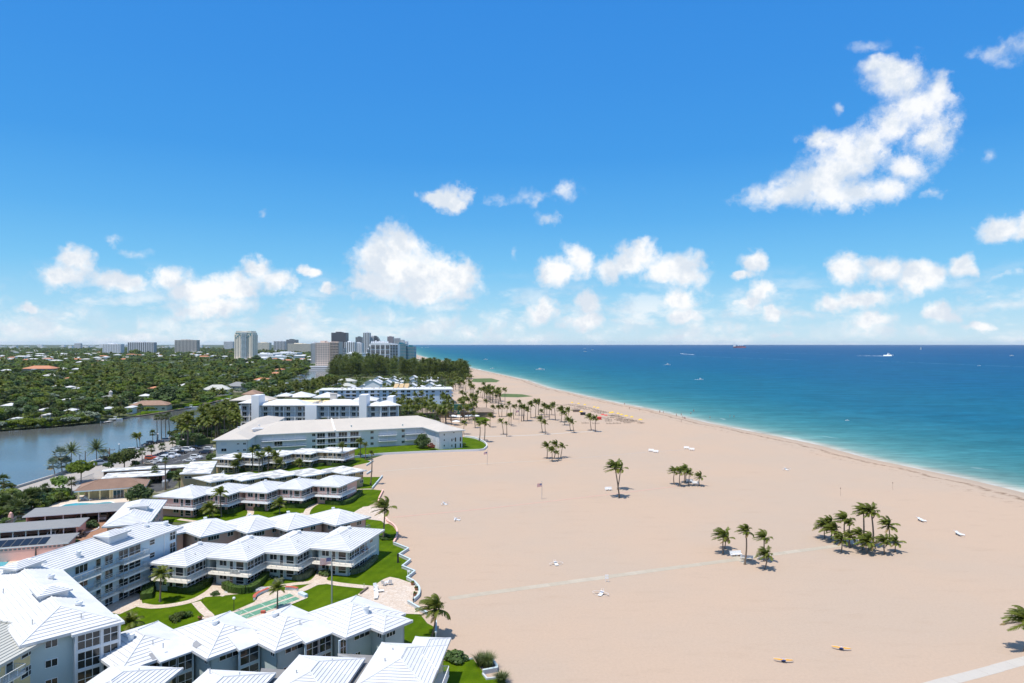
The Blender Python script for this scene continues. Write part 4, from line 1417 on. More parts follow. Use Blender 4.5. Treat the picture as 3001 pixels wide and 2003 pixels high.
mb.obox(Wc,-96,1.0,-0.2,-0.6,15.0,0.05,8.7)
mb.obox(Wc,-96,1.0,-10,-0.6,1.25,-0.2,8.7)
mb.build('wall',M['w_cream'],ma)
mb = MB(); mb.obox(Wc,-96,-0.25,-0.35,-0.6,0.85,0.9,8.72); mb.build('column',M['w_white'],ma)
# facade seen from the east: wall runs north-to-south, so left to right is from the south
SA = Wc + ue * 15.0 - un * 0.055
for f,z in enumerate(FLR):
    add_window(ma,SA,84,11.4,z + 0.95,2.1,1.15,2,2)
    add_window(ma,SA,84,6.5,z + 0.95,1.6,1.15,2,1)
    add_door(ma,SA,84,8.6,z + 0.1)
    if f > 0:
        mbs = MB(); mbs.obox(SA,84,4.6,-1.5,z - 0.2,9.4,-0.005,z); mbs.build('balcony',M['slab'],ma)
        ud = uv(84)[0]; nd = Vector((ud.y,-ud.x))
        pts = [SA + ud * 4.6 + nd * 0.05,SA + ud * 4.6 + nd * 1.42,SA + ud * 9.4 + nd * 1.42,SA + ud * 9.4 + nd * 0.05]
        railing(ma,pts,z,M['white'],bal=0.2)

# pink villa north of the long wing
vl = thing('apartment_building','pink two-storey villa under a big white ribbed hip roof beside the carports','building',(-91,152,0),'garden apartment buildings')
Ov,av = Vector((-91.3,152.0)),18.5
hip_roof(vl,Ov,av,9.6,24.5,5.2,0.33,0.55,M['roof_white'],'SEWN')
u,v = uv(av)
mb = MB()
A = Ov + (u + v) * 0.9
wall_seg(mb,A,av,7.8,-0.1,4.93); wall_seg(mb,A + u * 7.8,av + 90,22.7,-0.1,4.93); wall_seg(mb,A + v * 22.7,av - 90,22.7,-0.1,4.93)
mb.build('wall',M['w_pink'],vl)
for t_ in (1.6,3.2,5.0): add_window(vl,A,av,t_,3.2,1.3,1.1,2,1)
for t_ in (2,6,10,14,18): 
    add_window(vl,A + u * 7.8,av + 90,t_,3.2,1.6,1.2,2,1); add_window(vl,A + u * 7.8,av + 90,t_,0.7,1.6,1.2,2,1)
x,y = P(410,1481,7.2); cupola(vl,(x,y),av,4.6,3.2,6.6,0.5)

# ------------------------------------------------------------------ carports, pavilion and small roofs to the west
def carport(label,SW,a,L,Wd,e,s,roofm,wall=None,wallback=True,posts=0,fascia=None,group='long low carports'):
    u,v = uv(a)
    SW = Vector(SW)
    root = thing('carport',label,'carport',(SW.x,SW.y,0),group)
    hip_roof(root,SW,a,L,Wd,e,s,1,roofm,'',fas=0.22,cap=False,fasm=fascia or M['white'])
    mb = MB()
    if wallback: mb.obox(SW,a,0.6,Wd - 0.9,-0.05,L - 0.6,Wd - 0.7,e - 0.25)
    mb.obox(SW,a,0.6,0.8,-0.05,0.8,Wd - 0.9,e - 0.25)
    mb.obox(SW,a,L - 1.0,0.6,-0.05,L - 0.7,Wd - 0.9,e - 0.25)
    if wall == 'front': mb.obox(SW,a,0.8,0.12,-0.05,L - 1.0,0.3,e - 0.25)
    mb.build('wall',M['w_pink'],root)
    for k in range(posts):
        q = MB(); x = 0.8 + (L - 1.8) * (k + 1) / (posts + 1)
        q.obox(SW,a,x - 0.1,0.55,-0.05,x + 0.1,0.75,e - 0.24)
        q.build('post',M['white'],root)
    return root


carport('longest grey-roofed carport below the swimming pool',(-121.9,170.0),19.0,21.5,9.8,2.9,0.12,M['roof_grey'],posts=4)
carport('grey-roofed carport with parked cars in the middle of the three',(-123.0,154.5),19.0,22.0,8.6,2.9,0.12,M['roof_grey'],posts=7)
k3 = carport('pink-walled carport with black solar strips on its grey roof',(-121.0,139.3),18.5,26.5,8.4,3.0,0.13,M['roof_grey'],wall='front')
u,v = uv(18.5)
O3 = Vector((-121.0,139.3))
for k in range(13):
    q = MB()
    x0 = 1.2 + k * 1.62
    p = [O3 + u * x0 + v * 0.35,O3 + u * (x0 + 1.45) + v * 0.35,O3 + u * (x0 + 1.45) + v * 4.05,O3 + u * x0 + v * 4.05]
    zz = [3.0 + 0.13 * 0.35,3.0 + 0.13 * 0.35,3.0 + 0.13 * 4.05,3.0 + 0.13 * 4.05]
    q.hexa([(*a_,z + 0.02) for a_,z in zip(p,zz)],[(*a_,z + 0.09) for a_,z in zip(p,zz)])
    q.build('solar_panel',M['solar'],k3)
q = MB()
for k in range(30):
    q.obox(O3,18.5,1.2 + k * 0.8,0.06,2.28,1.7 + k * 0.8,0.115,2.6)
q.build('vent_blocks',M['roof_grey'],k3)['kind'] = 'stuff'
carport('pale flat carport between the pavilion and the white strip roof',(-131.6,218.7),20,18.5,10,2.8,0.03,M['roof_worn'],posts=3,group='pale carports by the car park')
carport('long narrow white strip carport along the car park edge',(-139.0,231.0),19.5,27,6,2.8,0.03,M['roof_worn'],posts=4,group='pale carports by the car park')

pv_ = thing('pavilion','poolside pavilion with a brown tiled hip roof and tan columns','pavilion',(-127,198,0))
hip_roof(pv_,(-127,198),22.5,18.6,11,3.2,0.36,0.45,M['roof_brown'],'SE',fas=0.3,fasm=M['w_white'])
u,v = uv(22.5); Op = Vector((-127,198))
mb = MB(); mb.obox(Op,22.5,3.0,4.2,-0.05,17.6,4.4,2.9); mb.obox(Op,22.5,9.2,1.2,-0.05,17.5,1.4,2.9); mb.obox(Op,22.5,9.0,1.2,-0.05,9.19,4.19,2.9); mb.obox(Op,22.5,1.0,10,-0.05,17.6,10.2,2.9)
mb.obox(Op,22.5,17.4,1.41,-0.05,17.6,9.9,2.9); mb.build('wall',M['w_cream'],pv_)
for x in (1.0,3.6,6.4,9.0):
    q = MB(); q.obox(Op,22.5,x - 0.2,0.95,-0.05,x + 0.2,1.19,2.91); q.build('column',M['w_cream'],pv_)
add_window(pv_,Op + v * 1.2,22.5,11.2,0.1,2.7,2.3,3,1); add_window(pv_,Op + v * 1.2,22.5,14.7,0.1,2.4,2.3,2,1)

gar = thing('apartment_building','tan two-storey block with a stained flat roof beside the car park','building',(-103.6,212.7,0),'garden apartment buildings')
Og,ag = Vector((-103.6,212.7)),5.0
uG,vG = uv(ag)
Cg = [Og,Og + uG * 9.4,Og + uG * 3.6 + vG * 23.5 + uG * -1.7,Og + vG * 21.8 - uG * 4.6]
Cg[2] = Vector((-101.7,235.8)); Cg[3] = Vector((-110.0,233.8))
flat_roof(gar,Cg,5.6,0.32,M['roof_worn'],M['white'])
cg = sum(Cg,Vector((0,0))) / 4
mb = MB()
ins_ = [cg + (p - cg) * 0.93 for p in Cg]
mb.prism(ins_,-0.1,5.3)
mb.build('wall',M['w_tan'],gar)
g_a = math.degrees(math.atan2(ins_[1].y - ins_[0].y,ins_[1].x - ins_[0].x))
add_window(gar,ins_[0],g_a,2.2,3.9,2.0,0.7,2,1,fine=False); add_door(gar,ins_[0],g_a,5.2,0.0); add_window(gar,ins_[0],g_a,7.0,0.8,1.4,1.3,2,1,fine=False)
mbs = MB(); mbs.obox(Cg[1],104,1,-1.6,2.4,16,-0.2,2.62); mbs.build('balcony',M['w_white'],gar)
railing(gar,[Cg[1] + uv(104)[0] * 1 - uv(194)[0] * -0.0 + Vector((1.4,0.3)),Cg[1] + uv(104)[0] * 16 + Vector((1.4,0.3))],2.62,M['white'])

# ------------------------------------------------------------------ long white three-storey hall
hall = thing('apartment_building','long white three-storey hall under one cream hip roof with a lawn at its end','building',(-60,300,0))
HZE = 8.0
wingsG = [((-118.2,269.6),9.0,14.0,82.0),((-108.5,284.2),21.8,86.0,24.6),((-32.0,295.5),28.0,13.0,22.0)]
mbw = MB()
for k,(O,a,L,Wd) in enumerate(wingsG):
    hip_roof(hall,O,a,L,Wd,HZE + 0.006 * k,0.33 if k == 1 else 0.25,1,M['roof_cream'],'',fas=0.35,fasm=M['w_white'],cap=False)
    u,v = uv(a)
    A = Vector(O) + (u + v) * 1.0
    wall_seg(mbw,A,a,L - 2,-0.1,HZE - 0.36); wall_seg(mbw,A + u * (L - 2),a + 90,Wd - 2,-0.1,HZE - 0.36)
    wall_seg(mbw,A + v * (Wd - 2),a - 90,Wd - 2,-0.1,HZE - 0.36); wall_seg(mbw,A + u * (L - 2) + v * (Wd - 2),a + 180,L - 2,-0.1,HZE - 0.36)
mbw.build('wall',M['w_white'],hall)
O,a,L,Wd = wingsG[1]
u,v = uv(a)
A = Vector(O) + (u + v) * 1.0
FH = 2.55
for seg0,seg1,kind in [(3,21,'shut'),(21,25,'plain'),(25,34,'open'),(34,44,'glass'),(44,52,'plain'),(52,60,'shut'),(60,64,'plain'),(64,74,'shut')]:
    for f in range(3):
        z = f * FH + 0.05
        if kind == 'plain':
            add_window(hall,A,a,(seg0 + seg1) / 2 + 1.2,z + 1.0,1.3,1.1,2,1,fine=False)
            continue
        n = max(2,int((seg1 - seg0) / 4.5))
        for q in range(n):
            t_ = seg0 + (seg1 - seg0) * (q + 0.5) / n
            wd = (seg1 - seg0) / n - 0.5
            if kind == 'shut' and (f * 7 + q * 3 + seg0) % 9 != 4:
                sh = MB(); sh.obox(A,a,t_ - wd / 2,-0.12,z + 0.1,t_ + wd / 2,-0.02,z + 2.2)
                for s_ in range(1,4): sh.obox(A,a,t_ - wd / 2,-0.14,z + 0.1 + s_ * 0.5,t_ + wd / 2,-0.125,z + 0.13 + s_ * 0.5)
                sh.build('shutter',M['shutter'],hall)
            else:
                add_window(hall,A,a,t_,z + 0.15,wd * 0.8,2.0,3,1,fine=False)
        if f > 0:
            bm_ = MB(); bm_.obox(A,a,seg0,-1.5,z - 0.28,seg1,-0.145,z - 0.05); bm_.build('balcony',M['w_white'],hall)
            d_ = u
            railing(hall,[A + u * seg0 - v * 0.2,A + u * seg0 - v * 1.45,A + u * seg1 - v * 1.45,A + u * seg1 - v * 0.2],z - 0.05,M['white'],h=0.85,bal=0,panel=1)
O,a,L,Wd = wingsG[0]; u,v = uv(a); A = Vector(O) + (u + v)
for t_,z,wd,h in [(3.0,3.3,1.9,1.1),(8.4,5.9,0.9,0.45),(8.4,3.3,0.9,0.45),(10.8,3.3,1.0,0.7),(10.8,5.8,1.0,0.7),(3.0,0.8,1.6,1.1)]:
    add_window(hall,A,a,t_,z,wd,h,2,1,fine=False)
sh = MB(); sh.obox(A,a,1.9,-0.1,5.7,4.1,-0.01,6.9); sh.build('shutter',M['shutter'],hall)
O,a,L,Wd = wingsG[2]; u,v = uv(a); A = Vector(O) + (u + v)
for t_,z,wd,h in [(2.3,6.0,0.5,0.7),(2.3,3.6,0.5,0.7),(2.3,1.2,0.5,0.7),(5.9,3.2,0.5,1.2),(5.9,0.8,0.5,1.0),(7.6,2.9,0.6,1.9),(7.6,0.2,0.6,1.9),(10.0,2.9,0.7,1.9),(10.0,0.2,0.7,1.9),(6.8,6.8,0.7,0.3),(6.8,4.0,0.7,0.3)]:
    add_window(hall,A,a,t_,z,wd,h,1,1,fine=False)
for z in (0.4,3.0,5.4):
    for t_ in (14.5,18.4): 
        sh = MB(); sh.obox(A + v * (Wd - 2),a - 90,t_ - 1.2,-0.08,z,t_ + 1.2,-0.01,z + 2.1); sh.build('shutter',M['shutter'],hall)
mb = MB(); mb.tube([(A + u * 4.6 - v * 0.3).to_3d() + Vector((0,0,0)),(A + u * 4.6 - v * 0.3).to_3d() + Vector((0,0,3.4))],0.09,6); mb.build('downpipe',M['white'],hall)
O,a,L,Wd = wingsG[1]; u,v = uv(a)
mb = MB()
pA = Vector(O) + u * 34.0
mb.hexa([(*(pA - u * .3),8.0),(*(pA + u * .3),8.0),(*(pA + u * .3 + v * 12.3),12.05),(*(pA - u * .3 + v * 12.3),12.05)],
        [(*(pA - u * .3),8.45),(*(pA + u * .3),8.45),(*(pA + u * .3 + v * 12.3),12.5),(*(pA - u * .3 + v * 12.3),12.5)])
mb.build('roof_parapet',M['white'],hall)
for px,py in [(700,1252),(760,1246),(830,1246),(960,1234),(1030,1248),(1110,1232),(1180,1245)]:
    x,y = P(px,py,10.3); roof_vent(hall,x,y,10.1,0.5,0.35)
x,y = P(755,1256,9.8); cupola(hall,(x,y),20,4.5,3.6,9.2,0.4)
mb = MB()
wallrun(mb,smooth_path([P(*p) for p in [(1035,1343),(1110,1334.5),(1200,1329.5),(1310,1325),(1405,1322),(1422,1316),(1427,1308),(1416,1296),(1390,1286),(1362,1281.5)]],4),0.35,-0.1,0.85)
tag(mb.build('garden_wall',M['w_white']),'curved low white wall round the lawn of the long white hall','wall')

# ------------------------------------------------------------------ white four-storey hotel behind the hall
hot = thing('hotel','white four-storey hotel with open balconies and pale hip roofs behind the cream hall roof','building',(-105,365,0))
Y0 = 365.0


def HX(px,Y=Y0): return (px - CX) / FPX * Y


mbw = MB()
FH3 = 3.05
blocks = [(703,750,367,14.2),(764,898,Y0,13.2),(932,1056,Y0,13.2),(1078,1118,Y0 - 1,13.0)]
for bx0,bx1,y0,ze in blocks:
    x0,x1 = HX(bx0),HX(bx1)
    mbw.box(x0,y0 + 1.8,-0.1,x1,y0 + 17,ze - 0.02)
    for f in range(1,5):
        mbw.box(x0,y0,f * FH3 + 0.9 - 0.35,x1,y0 + 1.795,f * FH3 + 0.9)
    n = max(1,round((x1 - x0) / 5.5))
    for k in range(n + 1):
        xx = x0 + (x1 - x0) * k / n
        mbw.box(xx - 0.28,y0 - 0.02,-0.1,xx + 0.28,y0 + 1.79,ze - 0.03)
    for f in range(0,4):
        z = f * FH3 + 0.95
        railing(hot,[(x0 + 0.3,y0 + 0.12),(x1 - 0.3,y0 + 0.12)],z if f else 0.1,M['rail'],h=0.9,bal=0.3)
        for k in range(n):
            c = x0 + (x1 - x0) * (k + 0.5) / n
            add_window(hot,(c - 5,y0 + 1.8),0,5 - 1.0,z + 0.02,1.9,2.0,2,1,fine=False)
            if k % 2: add_window(hot,(c - 5,y0 + 1.8),0,5 + 1.6,z + 0.02,1.3,2.0,2,1,fine=False)
for bx0,bx1,y0,zt in [(742,764,362.5,18.6),(898,932,362.5,13.4),(1056,1078,362.0,18.8),(1118,1120,366,13),(1128,1146,372,17.2)]:
    mbw.box(HX(bx0) + .02,y0,-0.1,HX(bx1) - .02,y0 + 9,zt)
mbw.build('wall',M['w_hotel'],hot)
for k,(bx0,bx1,y0,ze,dp) in enumerate([(697,752,365.6,14.25,16),(759,900,363.6,13.25,15),(928,1058,363.6,13.25,15),(1073,1122,362.8,13.05,14)]):
    hip_roof(hot,(HX(bx0),y0),0,HX(bx1) - HX(bx0),dp,ze,0.36,1,M['roof_white'],'',fas=0.3,cap=False)
# angled east block
Oe = Vector((HX(1118),Y0 - 1.6)); ue_,ve_ = uv(24)
mbw = MB(); mbw.obox(Oe,24,0,1.8,-0.1,9.5,13,12.9)
for f in range(1,5): mbw.obox(Oe,24,0,0,f * FH3 + 0.55,9.5,1.79,f * FH3 + 0.9)
for xx in (0,4.7,9.5): mbw.obox(Oe,24,xx - 0.28,-0.02,-0.1,xx + 0.28,1.78,12.85)
mbw.build('wall',M['w_hotel'],hot)
for f in range(0,4):
    for t_ in (2.3,7.0): add_window(hot,Oe + ve_ * 1.8,24,t_,f * FH3 + 0.97,3.2,2.0,3,1,fine=False)
    railing(hot,[Oe + ue_ * .3 + ve_ * .1,Oe + ue_ * 9.2 + ve_ * .1],f * FH3 + .95,M['rail'],h=.9,bal=.3)
hip_roof(hot,Oe - ue_ * 1 - ve_ * 1.0,24,12,15,13.0,0.36,1,M['roof_white'],'',fas=0.3,cap=False)
mb = MB()
for (x0,x1,y0,y1,z) in [(HX(770),HX(895),381,396,13.4),(HX(900),HX(1050),378,400,13.0),(HX(700),HX(765),383,396,13.6)]:
    mb.box(x0,y0,-0.1,x1,y1,z)
mb.build('rear_block',M['w_cream'],hot)
for (px0,px1,y0,dp,z) in [(830,905,398,16,15.0),(905,975,402,18,14.4),(814,852,392,12,16.0),(695,812,384,14,14.2),(1050,1120,378,14,14.6)]:
    hip_roof(hot,(HX(px0,395),y0),4,HX(px1,395) - HX(px0,395),dp,z,0.35,1,M['roof_white'] if px0 not in (695,) else M['roof_cream'],'',fas=0.4,cap=False,name='rear_roof')
mb = MB()
for k in range(14):
    x = HX(905 + k * 4.3) + random.uniform(-.5,.5); y = 374 + random.uniform(-3,5); h = random.uniform(0.5,1.5)
    mb.box(x,y,13.2,x + random.uniform(0.6,1.5),y + 1.2,13.2 + h)
mb.build('roof_equipment',M['w_greige'],hot)['kind'] = 'stuff'
mb = MB(); x0 = HX(950); mb.box(x0,377,13,x0 + 3.2,380,18.2); mb.box(x0 - .25,376.8,18.21,x0 + 3.45,380.2,18.6); mb.build('lift_tower',M['w_greige'],hot)

rt = thing('red_roof_house','two-tiered red tiled tower house behind the west end of the white hotel','house',(HX(725,395),398,0))
mb = MB(); mb.box(HX(712,398),398,-0.1,HX(753,398),408,14.4); mb.build('wall',M['w_sand'],rt)
hip_roof(rt,(HX(710,398),397),0,HX(755,398) - HX(710,398),12,16.6,0.5,1,M['roof_brown'],'',cap=False)
hip_roof(rt,(HX(709,398),394.5),0,HX(756,398) - HX(709,398),4,14.0,0.5,1,M['roof_brown'],'',cap=False)

# ------------------------------------------------------------------ light blue four-storey block and the gabled villas
blu = thing('apartment_building','light blue four-storey block with a flat white roof beyond the palm grove','building',(-62,520,0))
ab = 8.0
ub,vb = uv(ab)
Ob = Vector((-66.5,519.0))
mb = MB()
mb.obox(Ob,ab,0,0,-0.1,20.5,26,11.0)
mb.obox(Ob - ub * 78 + vb * 2,ab,0,0,-0.1,77.9,22,11.0)
mb.build('wall',M['w_azure'],blu)
flat_roof(blu,[Ob - ub * 78.6 + vb * 1.0,Ob - ub * .3 + vb * 1.0,Ob - ub * .3 - vb * .9,Ob + ub * 21.6 - vb * .9,Ob + ub * 21.6 + vb * 27,Ob - ub * 78.6 + vb * 25],11.45,0.4,M['roof_white'],M['white'])
for f in range(4):
    z = 0.9 + f * 2.7
    for t_,wd in ((1.8,1.6),(6.6,2.2),(12.2,1.0),(13.8,1.0),(17.4,2.3)):
        add_window(blu,Ob,ab,t_,z,wd,1.3,2,1,fine=False)
    for k in range(17):
        add_window(blu,Ob - ub * 78 + vb * 2,ab,3 + k * 4.5,z,2.6 if k % 3 else 1.4,1.5,2,1,fine=False)
    for k in range(4):
        q = MB(); q.obox(Ob - ub * (60 - k * 17) + vb * 2,ab,0,-1.3,z - 0.9,9,-0.01,z - 0.65); q.build('balcony',M['w_white'],blu)
        q = MB()
    q = MB(); q.obox(Ob + ub * 20.5,ab,0.01,2,z - 0.95,1.6,9,z - 0.7); q.obox(Ob + ub * 20.5,ab,0.01,12,z - 0.95,1.6,20,z - 0.7); q.build('balcony',M['w_white'],blu)
q = MB()
for k in range(40):
    p = Ob + ub * random.uniform(-70,18) + vb * random.uniform(4,20)
    s_ = random.uniform(0.4,1.1); q.box(p.x,p.y,11.45,p.x + s_,p.y + s_,11.45 + random.uniform(.5,1.2))
q.build('roof_equipment',M['w_greige'],blu)['kind'] = 'stuff'
q = MB()
for k in range(3):
    p = Ob - ub * (24 - k * 4) + vb * 17
    q.hexa([(p.x,p.y,11.45),(p.x + 3.4,p.y,11.45),(p.x + 3.4,p.y + 8,11.45),(p.x,p.y + 8,11.45)],[(p.x,p.y,11.6),(p.x + 3.4,p.y,11.6),(p.x + 3.4,p.y + 8,14.5),(p.x,p.y + 8,14.5)])
q.build('sloped_skylight',M['w_tan'],blu)


def gable_house(name,label,x,y,a,L,Wd,e,rise,wm,rm,group=None,cat='house',wins=True,porch=False):
    """small house, ridge running away from its gable front"""
    root = thing(name,label,cat,(x,y,0),group)
    u,v = uv(a)
    O = Vector((x,y)) - u * L / 2
    mb = MB()
    A = [O,O + u * L,O + u * L + v * Wd,O + v * Wd]
    mb.prism(A,-0.1,e)
    mb.poly([(*A[0],e + .002),(*A[1],e + .002),(*(O + u * L / 2),e + rise - .06)])
    mb.build('wall',wm,root)
    mb = MB()
    o = 0.5
    R0,R1 = O + u * L / 2 - v * o,O + u * L / 2 + v * (Wd + o)
    k = rise / (L / 2)
    for sg,E0,E1 in ((-1,O - u * o - v * o,O - u * o + v * (Wd + o)),(1,O + u * (L + o) - v * o,O + u * (L + o) + v * (Wd + o))):
        ez = e - k * o
        mb.hexa([(*E0,ez - .15),(*R0,e + rise - .15),(*R1,e + rise - .15),(*E1,ez - .15)],[(*E0,ez + .05),(*R0,e + rise + .05),(*R1,e + rise + .05),(*E1,ez + .05)])
    mb.build('roof',rm,root)
    if wins:
        for z in ([0.9,3.6] if e > 4.5 else [0.9]):
            for t_ in (L * .3,L * .7): add_window(root,O,a,t_,z,1.3,1.2,2,1,fine=False)
    return root


VT = [(970,738),(1190,733),(1460,722),(1660,718),(850,795),(960,783),(1190,775),(1460,772),(1680,768),(1090,795),(770,848),(870,860),(1270,835),(1440,838),(1690,830),(600,868)]
for k,(cx,cy) in enumerate(VT):
    px,pyt = 900 + cx / 4.7,950 + cy / 4.7
    Y = 860 - (cy - 718) * 1.45
    X = (px - CX) / FPX * Y
    ap = CAM_H - (pyt - HZ) * Y / FPX
    gable_house('villa','white gabled holiday villa in the cluster before the pine belt',X,Y,random.uniform(-4,6),9.5,11,max(3.5,ap - 2.6),2.6,M['w_hotel'],M['roof_white'],'white gabled villas')
    # low side roofs
    rr = thing('villa','low white-roofed annex among the gabled villas','house',(X + 8,Y + 3,0),'low annexes of the villas')
    hip_roof(rr,(X + 5.6,Y + 2),2,8,8,max(2.8,ap - 4.2),0.3,1,M['roof_white'],'',cap=False)
    mb = MB(); mb.box(X + 6.2,Y + 2.6,-0.1,X + 13,Y + 9.4,max(2.8,ap - 4.2) - 0.27); mb.build('wall',M['w_hotel'],rr)
gable_house('villa','white villa with a rounded dormer window in front of the gabled cluster',P(1125,1140)[0],640,0,14,12,8.5,3.5,M['w_hotel'],M['roof_white'])
for k,(cx,cy,w_) in enumerate([(550,745,22),(500,800,24),(330,845,18),(205,858,16),(1720,745,12)]):
    px = 900 + cx / 4.7; Y = 760 - (cy - 745) * 1.6; X = (px - CX) / FPX * Y
    lab = ['biggest beige-roofed house beside the pine belt','beige house with a long hip roof next to the biggest one','beige bungalow roof half hidden by palms near the canal','small beige roof nearest the footbridge','white-roofed villa at the seaward edge of the villa cluster'][k]
    rr = thing('house',lab,'house',(X,Y,0))
    hip_roof(rr,(X - w_ / 2,Y - 7),5,w_,14,4.6,0.4,1,M['roof_beige'] if k < 4 else M['roof_white'],'',cap=False)
    mb = MB(); mb.box(X - w_ / 2 + .8,Y - 5.0,-0.1,X + w_ / 2 - 1.2,Y + 5.4,4.3); mb.build('wall',M['w_sand'],rr)

# thatched beach bar with its parasols in the palm grove
bar = thing('beach_bar','thatched beach bar half hidden in the palm grove','building',(*P(1345,1222),0))
bx,by = P(1340,1226)
for k,(dx,dy,L,Wd,e) in enumerate([(-26,0,26,9,3.2),(1,3,22,9,3.4),(-20,10,8,8,5.0)]):
    hip_roof(bar,(bx + dx,by + dy),4,L,Wd,e,0.55,1,M['thatch'],'',cap=False)
    mb = MB(); mb.box(bx + dx + .8,by + dy + 1.5,-.05,bx + dx + L - .8,by + dy + Wd - 1.2,e - .3); mb.build('wall',M['wood'],bar)
mb = MB(); mb.box(bx - 12,by + 22,0,bx + 8,by + 26,6.5); tag(mb.build('awning_block',M['green_awning']),'dark green windbreak screen behind the thatched beach bar','screen')

# ------------------------------------------------------------------ far high-rise blocks
def tower(name,label,px0,px1,py_top,Y,depth,wm,cols,floors,gm=None,a=0.0,inset=0.0,podium=None,winw=0.6,winh=0.5,slabs=False,top=None,zb=0.0,side=3):
    x0,x1 = (px0 - CX) / FPX * Y,(px1 - CX) / FPX * Y
    zt = CAM_H - (py_top - HZ) * Y / FPX
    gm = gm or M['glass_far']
    root = thing(name,label,'building',((x0 + x1) / 2,Y,0))
    O = Vector((x0,Y)); L = x1 - x0
    mb = MB(); mb.obox(O,a,0,0,zb - 0.1,L,depth,zt); mb.build('wall',wm,root)
    mb = MB(); sb = MB()
    fh = (zt - zb - 2) / floors
    for (AA,an,S,nc) in ((O,a,L,cols),(O + uv(a)[0] * L,a + 90,depth,side),(O + uv(a)[1] * depth,a - 90,depth,side)):
        cw = S / nc
        for f in range(floors):
            z = zb + 1.2 + f * fh
            for c in range(nc):
                mb.obox(AA,an,cw * (c + .5 - winw / 2),-0.12,z + fh * (0.5 - winh / 2),cw * (c + .5 + winw / 2),-0.02,z + fh * (0.5 + winh / 2))
            if slabs: sb.obox(AA,an,0.2,-1.1,z - 0.18,S - 0.2,-0.125,z + 0.75 * 0.3)
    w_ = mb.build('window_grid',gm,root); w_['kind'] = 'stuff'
    if slabs: sb.build('balcony_slabs',wm,root)['kind'] = 'stuff'
    tb = MB(); tb.obox(O,a,L * .25,depth * .25,zt,L * .6,depth * .7,zt + 3.2); tb.obox(O,a,L * .66,depth * .3,zt,L * .75,depth * .6,zt + 1.8)
    tb.build('roof_plant',wm,root)
    if podium:
        q0,q1,hh,dy = podium[:4]
        pb = MB(); pb.box((q0 - CX) / FPX * Y,Y - dy,-0.1,(q1 - CX) / FPX * Y,Y + depth,hh); pb.build('podium',wm if len(podium) < 5 else podium[4],root)
    return root,x0,x1,zt


tower('apartment_tower','white slab block left of the wide twin block on the far shore',301,354,1009,2650,25,M['w_hotel'],11,14,winw=.55)
tower('apartment_tower','wide grey and white far block with dark vertical bays',374,451,1003.6,2900,25,M['w_city'],14,16,winw=.55,winh=.9)
tower('apartment_tower','wide greige far block with a rooftop mast',512,577.5,997,3080,28,M['w_greige'],16,17,winw=.5,winh=.85)
tower('apartment_tower','tiny far block alone on the inland skyline',218,237,1006.7,5200,20,M['w_city'],6,12)
# cream residential tower: stepped crown, curved glass bay
rt_,x0,x1,zt = tower('apartment_tower','tall cream residential tower with teal glass crown rising alone over the trees',687,740,981,1703,36,M['w_sand'],7,24,winw=.34,winh=.45,podium=(678,743,8,8,M['w_rose']))
Yt = 1703.0
for k,(f0,f1,z0,z1,m_) in enumerate([(.02,.98,zt,zt + 5,M['w_sand']),(.08,.92,zt + 5,zt + 9,M['w_sand'])]):
    q = MB(); q.box(x0 + (x1 - x0) * f0,Yt + 1,z0,x0 + (x1 - x0) * f1,Yt + 34,z1); q.build('crown',m_,rt_)
q = MB()
for c in range(3):
    for f in range(24):
        q.box(x0 + (x1 - x0) * (.42 + c * .09),Yt - 3.2,4 + f * 2.95,x0 + (x1 - x0) * (.42 + c * .09) + 3.0,Yt - 0.13,5.5 + f * 2.95)
q.build('bay_windows',M['glass_teal'],rt_)['kind'] = 'stuff'
q = MB()
for f in range(25): q.box(x0 + (x1 - x0) * .38,Yt - 3.4,2.9 + f * 2.95,x0 + (x1 - x0) * .70,Yt - 0.14,3.9 + f * 2.95)
q.build('bay_slabs',M['w_hotel'],rt_)['kind'] = 'stuff'
q = MB()
for k in range(9):
    q.box(x0 + (x1 - x0) * (.05 + k * .1),Yt - .5,zt - 9 + (k % 3) * 3.5,x0 + (x1 - x0) * (.05 + k * .1) + 3.6,Yt + .9,zt - 6.6 + (k % 3) * 3.5)
    q.box(x0 + (x1 - x0) * (.07 + k * .1),Yt + .3,zt + 1.2,x0 + (x1 - x0) * (.07 + k * .1) + 3.0,Yt + .95,zt + 4.0)
q.build('crown_windows',M['glass_teal'],rt_)['kind'] = 'stuff'
# tan tower by the canal
rt_,x0,x1,zt = tower('apartment_tower','tan fourteen-storey tower with a white banded podium at the end of the canal',925,966,1004.5,1185,30,M['w_rose'],6,15,winw=.62,winh=.42,podium=None)
q = MB(); q.box(x1,1186,0,x1 + 16,1214,zt + 1.5)
q.build('east_wing',M['w_rose'],rt_)
q = MB()
for f in range(15):
    z = 8 + f * 2.75
    for c in range(3): q.box(x1 + .8 + c * 5.2,1184.6,z,x1 + 4.9 + c * 5.2,1185.98,z + 1.5)
q.build('window_bands',M['glass_far'],rt_)['kind'] = 'stuff'
q = MB()
for f in range(16): q.box(x1 + .1,1183.6,6.6 + f * 2.75,x1 + 15.5,1185.97,7.5 + f * 2.75)
q.build('balcony_slabs',M['w_rose'],rt_)['kind'] = 'stuff'
q = MB()
for f in range(3): q.box((912 - CX) / FPX * 1185,1172 + f,0.2 + f * 2.9,(972 - CX) / FPX * 1185,1184,1.7 + f * 2.9)
q.build('podium',M['w_hotel'],rt_)
q = MB(); q.box((913 - CX) / FPX * 1185,1174.2,0.1,(971 - CX) / FPX * 1185,1183.5,7.0); q.build('podium_glass',M['glass_far'],rt_)
tower('apartment_tower','pale slab tower close behind the tan canal tower',912,926,1006,1600,20,M['w_city'],4,15,winh=.8)
